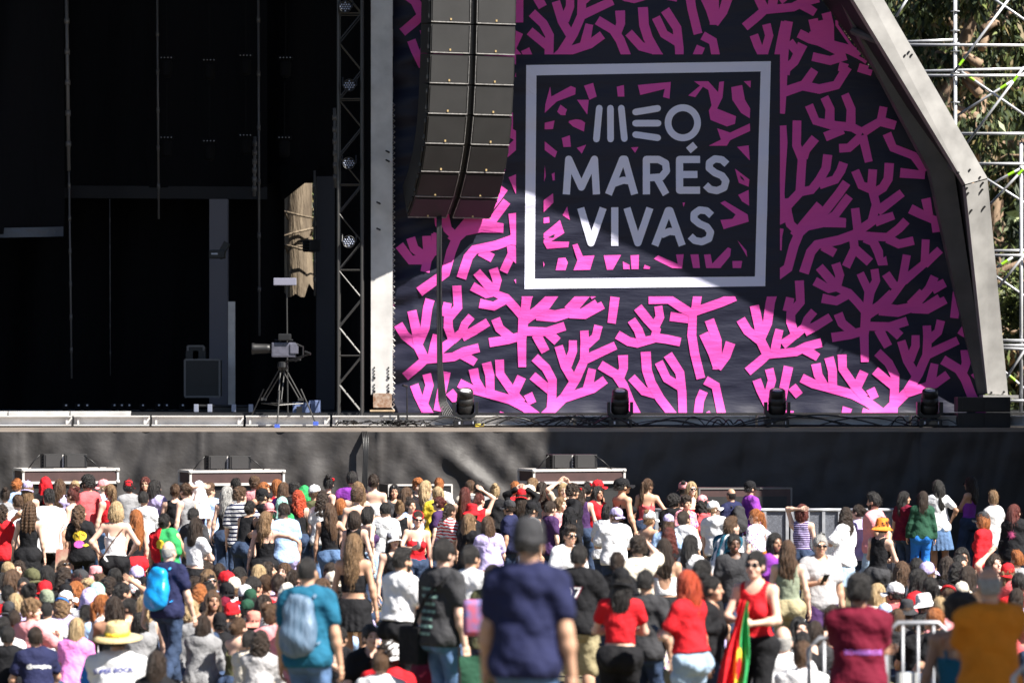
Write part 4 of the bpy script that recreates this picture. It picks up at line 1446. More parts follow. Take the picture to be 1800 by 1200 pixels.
# pose: lean, right hand, right pole, left hand, left pole (torso frame, origin pelvis), feet or sitting kind
RLX_R, RLX_L = ((.26, .05, -.10), (.5, -1, 0)), ((-.26, .05, -.10), (-.5, -1, 0))
POSES = {
    'stand': dict(lean=2, r=RLX_R, l=RLX_L),
    'phone': dict(lean=5, r=((.06, .29, .23), (1, -.3, -1)), l=((-.08, .28, .21), (-1, -.3, -1))),
    'hips': dict(lean=0, r=((.19, .04, .07), (1, -.7, .2)), l=((-.19, .04, .07), (-1, -.7, .2))),
    'hip': dict(lean=0, r=((.20, -.03, .06), (1, -.7, .2)), l=RLX_L),
    'fold': dict(lean=0, r=((-.11, .19, .25), (1, .1, -.8)), l=((.11, .22, .21), (-1, .1, -.8))),
    'behind': dict(lean=0, r=((.05, -.17, -.02), (1, -.5, .1)), l=((-.05, -.19, -.02), (-1, -.5, .1))),
    'headhold': dict(lean=0, r=((.05, -.03, .84), (1, .3, .2)), l=RLX_L),
    'headhold_l': dict(lean=0, l=((-.0, -.10, .72), (-1, .25, .1)), r=RLX_R),
    'visor': dict(lean=-2, r=((.09, .03, .80), (1, .5, 0)), l=((-.09, .03, .80), (-1, .5, 0))),
    'hug_r': dict(lean=0, r=((.47, .10, .36), (.3, -1, .2)), l=RLX_L),
    'hug_l': dict(lean=0, l=((-.47, .10, .36), (-.3, -1, .2)), r=RLX_R),
    'drink': dict(lean=0, r=((.09, .27, .24), (1, -.3, -1)), l=RLX_L),
    'drink_l': dict(lean=0, l=((-.09, .27, .24), (-1, -.3, -1)), r=RLX_R),
    'raise': dict(lean=0, r=((.24, .22, .72), (1, 0, -.6)), l=RLX_L),
    'walk': dict(lean=4, r=((.25, .16, -.06), (.5, -1, 0)), l=((-.25, -.12, -.08), (-.5, -1, 0)), feet=(((.09, -.22, .05)), ((-.09, .26, .02)))),
    'bent': dict(lean=20, r=((.10, .30, .10), (1, -.3, -1)), l=((-.10, .28, .08), (-1, -.3, -1))),
    'sit': dict(lean=10, sit='cross', r=((.20, .30, .05), (1, -.6, 0)), l=((-.18, .30, .04), (-1, -.6, 0))),
    'knees': dict(lean=14, sit='knees', r=((.05, .38, .22), (1, -.2, -.3)), l=((-.05, .40, .20), (-1, -.2, -.3))),
    'sitphone': dict(lean=6, sit='cross', r=((.10, .34, .40), (1, -.2, -.8)), l=((-.06, .32, .38), (-1, -.2, -.8))),
    'sithead': dict(lean=6, sit='cross', r=((.10, .02, .80), (1, .3, 0)), l=((-.18, .30, .04), (-1, -.6, 0))),
    'sitback': dict(lean=-8, sit='cross', r=((.30, -.28, -.08), (.6, -1, .2)), l=((-.30, -.28, -.08), (-.6, -1, .2))),
}
HS = 0.93


class Rig:
    def __init__(s, sex, pose, yaw, pitch):
        P = POSES[pose]
        s.sex, s.pose, s.sit = sex, pose, P.get('sit')
        f = sex == 'f'
        pz = 0.115 if s.sit else 0.95
        s.pel = V3(0, 0, pz)
        s.T = rotx(R_(P['lean']))
        s.shw = 0.155 if f else 0.18
        s.hpw = 0.093 if f else 0.086
        t = s.t
        s.neck = t((0, -.005, .55))
        s.sh = [t((s.shw * k, -.01, .455)) for k in (1, -1)]
        A = rotx(R_(P['lean'] * (-.75) + pitch))
        s.H = rotz(R_(-yaw)) @ A
        s.ho = s.neck + s.T @ V3(0, .01, .035)
        l1, l2 = (.275, .24) if f else (.295, .255)
        s.el, s.wr, s.hd, s.hx = [], [], [], []
        for k, key in ((0, 'r'), (1, 'l')):
            tgt, pole = P[key]
            e, w = ik(s.sh[k], t(tgt), l1, l2, s.T @ V3(*pole))
            s.el.append(e); s.wr.append(w)
        s.hip = [s.pel + V3(s.hpw * k, 0.01, -.02) for k in (1, -1)]
        s.kn, s.an, s.toe = [], [], []
        for k, sg in ((0, 1), (1, -1)):
            if s.sit == 'cross':
                s.kn.append(V3(.34 * sg, .26, .16)); s.an.append(V3(-.06 * sg, .34 + .05 * sg, .07)); s.toe.append(V3(-.2 * sg, .36 + .05 * sg, .06))
            elif s.sit == 'knees':
                s.kn.append(V3(.13 * sg, .40, .47)); s.an.append(V3(.11 * sg, .52, .09)); s.toe.append(V3(.12 * sg, .68, .045))
            else:
                fo = P.get('feet', ((.1, -.01, 0), (-.1, .01, 0)))[k]
                an = V3(fo[0], fo[1], .085 + fo[2])
                kk, an = ik(s.hip[k], an, .435, .43, V3(0, 1, 0))
                s.kn.append(kk); s.an.append(an); s.toe.append(an + V3(.02 * sg, .15, -.05))

    def t(s, p): return s.pel + s.T @ V3(*p)

    def hm(s):
        M = np.eye(4)
        M[:3, :3] = s.H * HS
        M[:3, 3] = s.ho
        return Matrix(M.tolist())


def torso_sdf(r, p, pad=0.0, k=.06):
    f = r.sex == 'f'
    T = r.T
    t = r.t
    cw, cd = (.138, .098) if f else (.162, .112)
    d = ell(p, t((0, .0, .30)), (cw + pad, cd + pad, .20 + pad), T)
    d = smin(d, ell(p, t((0, .005, .12)), ((.118 if f else .14) + pad, (.088 if f else .10) + pad, .17 + pad), T), k)
    d = smin(d, cone(p, r.hip[0], r.hip[1], (.108 if f else .104) + pad, (.108 if f else .104) + pad), k)
    sh = r.shw - .045
    d = smin(d, cone(p, t((sh, -.012, .44)), t((-sh, -.012, .44)), .062 + pad, .062 + pad), k)
    d = smin(d, cone(p, t((.05, -.02, .47)), t((-.05, -.02, .47)), .055 + pad * .6, .055 + pad * .6), k)
    for sg in (1, -1):
        d = smin(d, ell(p, r.pel + r.T @ V3(.07 * sg, -.065, -.05), (.085 + pad, .085 + pad, .095 + pad)), k * .7)
        if f: d = smin(d, ell(p, t((.068 * sg, .085, .285)), (.062 + pad, .058 + pad, .062 + pad), T), k * .5)
        else: d = smin(d, ell(p, t((.075 * sg, .07, .34)), (.075 + pad, .045 + pad, .06 + pad), T), k * .7)
    return d


def arm_sdf(r, p, k, pad=0.0, upto=2.0, flare=0.0):
    f = r.sex == 'f'
    a, b, c, e = (.043, .034, .034, .023) if f else (.052, .041, .042, .028)
    s, el, w = r.sh[k], r.el[k], r.wr[k]
    if upto <= 1.0:
        q = s + (el - s) * upto
        return cone(p, s, q, a + pad, a + (b - a) * upto + pad + flare)
    d = smin(cone(p, s, el, a + pad, b + pad), ell(p, s, (a + pad + .008,) * 3), .03)
    u = upto - 1.0
    q = el + (w - el) * u
    m = el + (w - el) * .3
    d2 = cone(p, el, q, b + pad, c + (e - c) * u + pad + flare)
    d2 = smin(d2, ell(p, m, (c + pad,) * 3), .04)
    return smin(d, d2, .03)


def leg_sdf(r, p, k, pad=0.0, upto=2.0, flare=0.0):
    f = r.sex == 'f'
    a, b, c, e = (.090, .055, .054, .036) if f else (.088, .058, .057, .040)
    h, kn, an = r.hip[k], r.kn[k], r.an[k]
    if upto <= 1.0:
        q = h + (kn - h) * upto
        return cone(p, h, q, a + pad, a + (b - a) * upto + pad + flare)
    d = cone(p, h, kn, a + pad, b + pad)
    u = upto - 1.0
    q = kn + (an - kn) * u
    d2 = cone(p, kn, q, b * .95 + pad, b + (e - b) * u + pad + flare)
    if u > .4:
        m = kn + (an - kn) * .28 + V3(0, -.018, 0)
        d2 = smin(d2, ell(p, m, (c + pad, c + pad, .10 + pad)), .05)
    return smin(d, d2, .04)


def head_sdf(p):
    d = ell(p, (0, -.008, .115), (.074, .094, .106))
    d = smin(d, ell(p, (0, .030, .052), (.060, .062, .082)), .03)
    d = smin(d, ell(p, (0, .066, -.010), (.030, .024, .022)), .03)
    d = smin(d, cone(p, (-.034, .076, .104), (.034, .076, .104), .013, .013), .02)
    d = smin(d, cone(p, (0, .090, .092), (0, .110, .054), .008, .0135), .014)
    d = smin(d, cone(p, (-.014, .086, .020), (.014, .086, .020), .010, .010), .014)
    for sg in (1, -1):
        d = smax(d, -ell(p, (.031 * sg, .104, .084), (.017, .016, .011)), .012)
        d = smin(d, ell(p, (.076 * sg, -.006, .072), (.011, .022, .031)), .012)
        d = smin(d, ell(p, (.043 * sg, .058, .048), (.022, .024, .024)), .02)
    return d


def hand_mesh(kind):
    curl = {'rest': (16, 26, 22), 'grip': (48, 62, 45), 'flat': (3, 6, 6)}[kind]
    segs = []
    for i, (x, L, rr) in enumerate(((-.030, .062, .0075), (-.010, .078, .0085), (.011, .084, .0088), (.031, .074, .0086))):
        q = V3(x, .0, -.088 if i else -.080)
        ang = 0
        spread = (x - .0) * 2.2
        for j, fr in enumerate((.45, .32, .23)):
            ang += curl[j] * (1.12 - .06 * i)
            dv = V3(math.sin(spread) * .5, math.sin(R_(ang)), -math.cos(R_(ang)))
            q2 = q + unit(dv) * L * fr
            segs.append((q, q2, rr * (1 - .10 * j), rr * (1 - .10 * (j + 1))))
            q = q2
    th = [V3(.026, .006, -.022), V3(.052, .022, -.050), V3(.060, .034, -.078), V3(.056, .044, -.100)]
    if kind == 'grip': th = [V3(.026, .006, -.022), V3(.048, .030, -.046), V3(.044, .052, -.070), V3(.028, .062, -.088)]
    def f(p):
        d = ell(p, (0.002, .0, -.048), (.040, .0155, .052))
        d = smin(d, cone(p, (-.028, 0, -.078), (.030, 0, -.084), .011, .0115), .012)
        d = smin(d, cone(p, (0, 0, .012), (0, 0, -.03), .022, .024), .02)
        d = smin(d, cone(p, th[0], th[1], .0165, .0125), .014)
        d = np.minimum(d, cone(p, th[1], th[2], .0115, .0095))
        d = np.minimum(d, cone(p, th[2], th[3], .0095, .007))
        for (a, b, ra, rb) in segs:
            d = smin(d, cone(p, a, b, ra, rb), .004)
        return d
    return iso(f, (-.06, -.03, -.19), (.085, .10, .03), .0047)


_hands = {}
_bodies = {}


def body_mesh(sex, pose, yaw, pitch, hand='rest', fine=False):
    key = (sex, pose, yaw, pitch, hand, fine)
    if key in _bodies: return _bodies[key]
    r = Rig(sex, pose, yaw, pitch)
    def f(p):
        d = torso_sdf(r, p)
        d = smin(d, cone(p, r.t((0, -.015, .46)), r.ho + r.H @ V3(0, -.012, .03), .060 if sex == 'm' else .051, .052 if sex == 'm' else .043), .035)
        for k in (0, 1):
            d = smin(d, arm_sdf(r, p, k), .028)
            d = smin(d, leg_sdf(r, p, k), .02)
            d = smin(d, cone(p, r.an[k] + V3(0, -.03, -.04), r.toe[k], .038, .034), .03)
        q = (p - r.ho) @ r.H / HS
        near = (np.abs(q).max(1) < .42)
        hd = np.full(len(p), 1.0, np.float32)
        if near.any(): hd[near] = head_sdf(q[near]) * HS
        d = np.where(near, smin(d, hd, .02), d)
        return d
    pts = np.array(r.sh + r.el + r.wr + r.kn + r.an + r.toe + [r.ho])
    lo = np.minimum(pts.min(0) - .11, V3(-.25, -.25, 9)); lo[2] = min(lo[2], r.pel[2] - .2)
    hi = np.maximum(pts.max(0) + .11, V3(.25, .25, 0)); hi[2] = max(hi[2], r.ho[2] + .30)
    lo[2] = max(lo[2], -.02)
    hh = .0135 if fine else .0165
    hf = .0062 if fine else .0088
    hc = r.ho + r.H @ V3(0, 0, .09)
    v, q = iso(f, lo, hi, hh, (hc - .13, hc + .14, hf))
    # materials by place on the head
    cen = v[q].mean(1)
    hq = (cen - r.ho) @ r.H / HS
    mi = np.zeros(len(q), np.int32)
    fr = hq[:, 1] > .055
    for sg in (1, -1):
        ex = ((hq[:, 0] - .031 * sg) / .0155) ** 2 + ((hq[:, 2] - .086) / .0075) ** 2
        mi[fr & (ex < 1)] = 1
        br = (np.abs(hq[:, 0] - .032 * sg) < .019) & (np.abs(hq[:, 2] - .109 + .10 * np.abs(hq[:, 0] - .028 * sg)) < .0042)
        mi[fr & br] = 1
    lp = (hq[:, 0] / .022) ** 2 + ((hq[:, 2] - .021) / .0075) ** 2
    mi[fr & (lp < 1)] = 2
    for k in (0, 1):
        ft = (cen[:, 2] < .115 if not r.sit else np.linalg.norm(cen - (r.an[k] + r.toe[k]) / 2, axis=1) < .135)
        mi[ft] = 3
    V, Q, M = [v], [q], [mi]
    n = len(v)
    for k in (0, 1):
        kind = hand
        if pose in ('hug_r', 'hug_l', 'headhold', 'headhold_l', 'visor', 'hips', 'sithead', 'sitback', 'hip'): kind = 'flat' if hand == 'rest' else hand
        if pose in ('phone', 'drink', 'sitphone', 'drink_l') and hand == 'rest': kind = 'grip'
        if kind not in _hands: _hands[kind] = hand_mesh(kind)
        hv, hq_ = _hands[kind]
        hv = hv.copy()
        if sex == 'f': hv = hv * .9
        z = -unit(r.wr[k] - r.el[k])
        # thumb side points forward / up
        x = V3(0, 1, .25) if abs(z[2]) > .6 else V3(0, .2, 1)
        sgn = 1
        x = unit(x - z * float(x @ z))
        y = np.cross(z, x)                 # palm normal
        inw = V3(-1 if k == 0 else 1, 0, 0)
        if float(y @ inw) < 0:
            y = -y; sgn = -1               # mirrored hand
        Rm = np.stack([x, y, z], 1)
        w = hv @ Rm.T + r.wr[k]
        qq = hq_ if sgn > 0 else hq_[:, ::-1]
        V.append(w); Q.append(qq + n); M.append(np.zeros(len(qq), np.int32))
        n += len(w)
    me = np_mesh('person_body', np.concatenate(V), np.concatenate(Q), True, np.concatenate(M))
    top = float(np.concatenate(V)[:, 2].max()) if False else float(r.ho[2] + (r.H @ V3(0, -.01, .222))[2] * HS)
    r.grip = [r.wr[k] + unit(r.wr[k] - r.el[k]) * .085 for k in (0, 1)]
    _bodies[key] = (me, r, top)
    return _bodies[key]


# ------------------------------------------------------------ clothes (grown from the same rig)
_cloth = {}


def folds(p, a=.004, s=1.0):
    rid = 1 - 2 * np.abs(np.sin(p[:, 2] * 15 * s + p[:, 0] * 11 + 1.6 * np.sin(p[:, 0] * 9 + p[:, 1] * 12)))
    rid2 = 1 - 2 * np.abs(np.sin(p[:, 2] * 9 * s - np.abs(p[:, 0]) * 17 + p[:, 1] * 6))
    return a * .8 * (rid * .8 + rid2 * .9) + .75 * a * (np.sin(p[:, 2] * 31 * s + p[:, 0] * 16 + 2.1 * np.sin(p[:, 1] * 17)) +
                .7 * np.sin(p[:, 0] * 27 * s - p[:, 2] * 19 + p[:, 1] * 21 + 1.3) + .5 * np.sin(p[:, 2] * 57 * s - p[:, 1] * 33))


def cloth_mesh(r, typ, fine=False):
    key = (r.sex, r.pose, typ, fine)
    if key in _cloth: return _cloth[key]
    T = r.T
    def tz(p): return (p - r.pel) @ T
    sit = bool(r.sit)
    def f(p):
        q = tz(p)
        x, y, z = q[:, 0], q[:, 1], q[:, 2]
        if typ in ('tee', 'long', 'polo', 'loose', 'hoodie', 'tuck'):
            pad = .020 if r.sex == 'm' else .014
            if typ == 'loose': pad += .009
            if typ == 'hoodie': pad += .018
            d = torso_sdf(r, p, pad, .10)
            flare = .028 if typ == 'loose' else .012
            d = smin(d, ell(p, r.pel + T @ V3(0, -.0, .06), (.150 + pad, .112 + pad, .20), T), .07)
            for k in (0, 1):
                d = smin(d, arm_sdf(r, p, k, .015 if typ != 'loose' else .024, (1.92 if typ in ('long', 'hoodie') else (.72 if typ == 'loose' else .60)), flare), .045)
            d = d + folds(p, .0042)
            hem = -.11 if typ in ('tee', 'loose', 'hoodie') else -.07
            if typ == 'tuck': hem = .055
            if sit: hem = -.10
            d = np.maximum(d, hem - z)
            d = smax(d, -ell(p, r.t((0, .035, .535)), (.078, .085, .075), T), .012)
            if typ == 'hoodie':
                d = smin(d, ell(p, r.t((0, -.085, .46)), (.12, .055, .075), T), .03)
            return d
        if typ in ('tank', 'crop', 'strap', 'tube', 'croptee', 'backless', 'dress'):
            d = torso_sdf(r, p, .011, .05) + folds(p, .0022)
            if typ == 'croptee':
                for k in (0, 1): d = smin(d, arm_sdf(r, p, k, .013, .5, .01), .04)
                d = smax(d, -ell(p, r.t((0, .03, .535)), (.085, .085, .075), T), .012)
                return np.maximum(d, .10 - z)
            if typ in ('tank', 'crop', 'dress'):
                for sg in (1, -1): d = smax(d, -ell(p, r.t(((r.shw + .045) * sg, 0, .43)), (.085, .2, .135), T), .012)
                d = smax(d, -ell(p, r.t((0, .05, .55)), (.088, .16, .12), T), .012)
            else:
                top = .33 if typ != 'tube' else .35
                e = np.maximum(d, z - top - .12 * y)
                if typ != 'tube':
                    for sg in (1, -1):
                        s = np.minimum(cone(p, r.t((.085 * sg, .10, .33)), r.t((.10 * sg, -.01, .505)), .011, .011), cone(p, r.t((.10 * sg, -.01, .505)), r.t((.075 * sg, -.105, .31)), .011, .011))
                        e = np.minimum(e, s)
                d = e
            hem = {'tank': -.05, 'crop': .13, 'strap': -.03, 'tube': .15, 'backless': .10, 'dress': -.1}[typ]
            if typ == 'backless':
                d = smax(d, -ell(p, r.t((0, -.16, .30)), (.10, .12, .16), T), .01)
            d = np.maximum(d, hem - z)
            if typ == 'dress':
                d = smin(d, skirt(p, .55), .03)
            return d
        zb = p[:, 2]
        waist = .075
        if typ in ('skirt', 'longskirt', 'miniskirt'):
            return skirt(p, {'skirt': .50, 'longskirt': .95, 'miniskirt': .36}[typ])
        pad, upto, fl = {'jeans': (.014, 1.93, .018), 'wide': (.022, 1.96, .075), 'leggings': (.006, 1.93, .0), 'shorts': (.022, .62, .022),
                         'hotpants': (.013, .36, .012), 'bermuda': (.024, .98, .026), 'pants': (.018, 1.93, .02)}[typ]
        d = torso_sdf(r, p, pad, .05)
        d = np.maximum(d, z - waist)
        for k in (0, 1): d = smin(d, leg_sdf(r, p, k, pad, upto, fl), .025)
        return d + folds(p, .0035 if typ != 'leggings' else .001)
    def skirt(p, L):
        q = tz(p)
        if sit:
            d = torso_sdf(r, p, .016, .05)
            d = np.maximum(d, q[:, 2] - .075)
            for k in (0, 1): d = smin(d, leg_sdf(r, p, k, .02, .9, .03), .12)
            return d
        z = q[:, 2]
        tt = np.clip((.08 - z) / L, 0, 1.2)
        rx = .125 + .11 * np.sqrt(np.clip(tt, 0, 1.2)) + .03 * tt * L
        ry = .095 + .085 * np.sqrt(np.clip(tt, 0, 1.2)) + .02 * tt * L
        th = np.arctan2(q[:, 1], q[:, 0])
        ru = np.sqrt((q[:, 0] / rx) ** 2 + ((q[:, 1] + .015) / ry) ** 2)
        d = (ru - 1 - .045 * tt * np.sin(th * 17)) * np.minimum(rx, ry)
        d = np.minimum(d, torso_sdf(r, p, .013, .05))
        return np.maximum(np.maximum(d, z - .085), (.08 - L) - z)
    pts = np.array(r.sh + r.el + r.wr)
    if typ in ('jeans', 'wide', 'leggings', 'shorts', 'hotpants', 'bermuda', 'pants', 'skirt', 'longskirt', 'miniskirt', 'dress'):
        pl = np.array(r.kn + (r.an if typ not in ('shorts', 'hotpants', 'skirt', 'miniskirt') or sit else []) + r.hip)
        lo = np.minimum(pl.min(0) - .16, r.pel - V3(.27, .27, .15)); hi = np.maximum(pl.max(0) + .16, r.pel + V3(.27, .27, .22))
        if typ == 'dress': hi = np.maximum(hi, r.ho + V3(.25, .25, .02)); lo = np.minimum(lo, r.pel - V3(.3, .3, .5))
        if typ in ('skirt', 'miniskirt', 'longskirt') and not sit: lo[2] = .95 - .95 * (typ == 'longskirt') - .55 * (typ != 'longskirt')
        lo[2] = max(lo[2], .0)
    else:
        if typ not in ('long', 'hoodie'): pts = np.array(r.sh + r.el)
        lo = np.minimum(pts.min(0) - .11, r.pel - V3(.27, .25, .16)); hi = np.maximum(pts.max(0) + .11, r.t((0, 0, .58)) + V3(.25, .25, 0))
    v, q = iso(f, lo, hi, .0125 if fine else .0165)
    _cloth[key] = np_mesh('garment', v, q)
    return _cloth[key]


# ------------------------------------------------------------ hair, hats (in the head frame)
_hair = {}


def add_locks(v, q, S):
    """loose locks laid over the mass of hair: short tapered ribbons that follow it downwards"""
    g = np.random.RandomState(len(S) * 7 + len(v))
    cen = v[q].mean(1)
    nrm = np.cross(v[q[:, 1]] - v[q[:, 0]], v[q[:, 3]] - v[q[:, 0]])
    nrm /= np.linalg.norm(nrm, axis=1)[:, None] + 1e-9
    curly = S in ('curly', 'curls', 'afro', 'locks')
    n = {'short': 170, 'top': 190, 'curls': 240, 'afro': 300}.get(S, 420)
    pick = g.choice(len(cen), n)
    V, Q = [v], [q]
    b = len(v)
    for i in pick:
        p = cen[i] + nrm[i] * .003
        N = nrm[i]
        if N[2] < -.5: continue
        if S in ('short', 'top', 'bun', 'updo', 'lowbun'):
            d = V3(0, -1, -.5) if N[2] < .7 else V3(g.uniform(-.5, .5), -1 if S != 'top' else 1, .25)
        else:
            d = V3(N[0] * .8, N[1] * .8, -1.0) if N[2] > .35 else V3(0, 0, -1)
        d = d + g.uniform(-.22, .22, 3) * (2.6 if curly else 1)
        d = unit(d - N * float(d @ N) * .8)
        L = g.uniform(.03, .075) * (1.7 if S in ('long', 'longer', 'wavy', 'fall', 'pony') else .8)
        w = unit(np.cross(d, N)) * g.uniform(.0014, .0036)
        pts = [p, p + d * L * .5 + N * g.uniform(.002, .008), p + d * L + N * g.uniform(-.006, .014)]
        if curly: pts[1] = pts[1] + w * 3; pts[2] = pts[2] - w * 2
        vv = np.array([pts[0] - w, pts[0] + w, pts[1] - w * 1.1, pts[1] + w * 1.1, pts[2] - w * .25, pts[2] + w * .25], np.float32)
        V.append(vv); Q.append(np.array([[b, b + 1, b + 3, b + 2], [b + 2, b + 3, b + 5, b + 4]])); b += 6
    return np.concatenate(V), np.concatenate(Q)


def hair_mesh(style, pitch=0):
    if style in _hair: return _hair[style]
    def strands(p, a, n=1.0):
        th = np.arctan2(p[:, 0], -p[:, 1] + .02)
        return a * (np.sin(th * 23 * n + 5 * p[:, 2] * 4) + .8 * np.sin(th * 41 * n + 1.7 - p[:, 2] * 17) + .6 * np.sin(p[:, 2] * 26 + th * 6))
    def curl(p, a, s=1.0):
        return a * (np.sin(p[:, 0] * 85 * s + 2 * np.sin(p[:, 2] * 60)) * np.sin(p[:, 2] * 80 * s + 2 * np.sin(p[:, 1] * 55)) + .7 * np.sin(p[:, 1] * 95 * s + p[:, 2] * 45))
    def cap(p, g, low, face=True, fz=.035):
        d = ell(p, (0, -.012, .112), (.076 + g, .096 + g, .106 + g))
        d = smin(d, ell(p, (0, -.045, .055), (.062 + g, .05 + g, .07)), .03)
        d = np.maximum(d, low - p[:, 2] - .5 * np.clip(p[:, 1] + .02, 0, 1))
        if face: d = smax(d, -ell(p, (0, .118, fz), (.082, .088, .118)), .012)
        for sg in (1, -1):
            d = smax(d, -ell(p, (.085 * sg, .012, .066), (.03, .026, .03)), .01)
        return d
    def long_(p, L, w=1.0, side=True):
        d = cap(p, .017, .0)
        d = smin(d, ell(p, (0, -.082, .02), (.098 * w, .060, .13)), .04)
        d = smin(d, ell(p, (0, -.108, -L * .42), (.115 * w, .050, L * .62)), .05)
        if side:
            for sg in (1, -1): d = smin(d, ell(p, (.082 * sg, -.005, .0), (.024 * w, .046, .13)), .03)
            for sg in (1, -1): d = smin(d, ell(p, (.095 * sg, -.03, -.12), (.034 * w, .05, .10)), .04)
        return d
    S = style
    lo, hi, h = V3(-.16, -.19, -.08), V3(.16, .16, .30), .0088
    if S == 'short': f = lambda p: cap(p, .016, .030) + strands(p, .0022)
    elif S == 'top':
        f = lambda p: smin(cap(p, .009, .02), ell(p, (0, .015, .185), (.072, .095, .060)), .02) + strands(p, .003)
    elif S == 'buzz': f = lambda p: cap(p, .005, .030)
    elif S == 'curls':
        f = lambda p: smin(cap(p, .022, .02), ell(p, (0, .0, .165), (.094, .115, .082)), .02) + curl(p, .0075)
    elif S == 'afro':
        f = lambda p: smin(cap(p, .03, .0), ell(p, (0, -.02, .13), (.125, .13, .125)), .02) + curl(p, .009)
    elif S in ('bun', 'updo', 'lowbun'):
        c = {'bun': (0, -.085, .215), 'updo': (0, -.118, .12), 'lowbun': (0, -.115, .05)}[S]
        f = lambda p: smin(cap(p, .011, .012) + strands(p, .0018), ell(p, c, (.046, .042, .044)) + curl(p, .004), .012)
    elif S == 'pony':
        lo[2] = -.36; lo[1] = -.26
        f = lambda p: smin(cap(p, .011, .012) + strands(p, .0016), smin(ell(p, (0, -.115, .13), (.028, .035, .03)), ell(p, (.0, -.142, -.05), (.045, .034, .19)) + strands(p, .004), .03), .012)
    elif S == 'bob':
        lo[2] = -.14; lo[0] = -.2; hi[0] = .2
        f = lambda p: np.maximum(smin(cap(p, .020, .0), ell(p, (0, -.035, .03), (.120, .098, .135)), .03), -.085 - p[:, 2]) + strands(p, .0032)
        g0 = f
        f = lambda p: smax(g0(p), -ell(p, (0, .118, .025), (.080, .10, .135)), .012)
    elif S in ('long', 'wavy', 'curly', 'longer', 'fall'):
        L = {'long': .27, 'wavy': .30, 'curly': .28, 'longer': .42, 'fall': .36}[S]
        lo = V3(-.22, -.22, -L * 1.25); hi = V3(.22, .15, .28); h = .0098
        def f(p):
            q = p.copy()
            if S == 'wavy': q[:, 0] = q[:, 0] + .012 * np.sin(p[:, 2] * 30 + 1) * np.clip(.1 - p[:, 2], 0, .3) * 5
            d = long_(q, L, 1.06 if S == 'curly' else (.97 if S == 'wavy' else .86))
            if S == 'curly': return d + curl(p, .008, .8)
            if S == 'wavy': return d + strands(p, .0034, 1.0) + curl(p, .0018, .6)
            return d + strands(p, .0028, 1.3)
    elif S == 'braid':
        lo = V3(-.14, -.25, -.42); hi = V3(.14, .15, .28)
        f = lambda p: smin(cap(p, .012, .01) + strands(p, .002), cone(p, (0, -.11, .06), (.02, -.135, -.36), .036, .022) + .006 * np.sin(p[:, 2] * 110 + np.abs(p[:, 0]) * 90), .02)
    elif S == 'locks':
        lo = V3(-.2, -.22, -.40); hi = V3(.2, .15, .28); h = .0098
        f = lambda p: long_(p, .30, 1.1) + .010 * np.sin(np.arctan2(p[:, 0], -p[:, 1] + .02) * 16) + .004 * np.sin(p[:, 2] * 120)
    elif S == 'thin':
        f = lambda p: np.maximum(cap(p, .004, .02), p[:, 2] - .14)
    elif S == 'beard':
        lo, hi, h = V3(-.1, -.02, -.07), V3(.1, .13, .09), .007
        def f(p):
            d = smin(ell(p, (0, .032, .045), (.066, .068, .084)), ell(p, (0, .068, -.012), (.036, .030, .028)), .03)
            d = np.maximum(d, p[:, 2] - .034 - .9 * np.clip(np.abs(p[:, 0]) - .03, 0, 1))
            d = np.maximum(d, -.005 - p[:, 1])
            return smax(d, -ell(p, (0, .10, .021), (.024, .03, .010)), .004)
    v, q = iso(f, lo, hi, h)
    if S not in ('buzz', 'thin', 'beard'):
        v, q = add_locks(v, q, S)
    _hair[style] = np_mesh('hair_' + style, v, q)
    return _hair[style]


_hats = {}


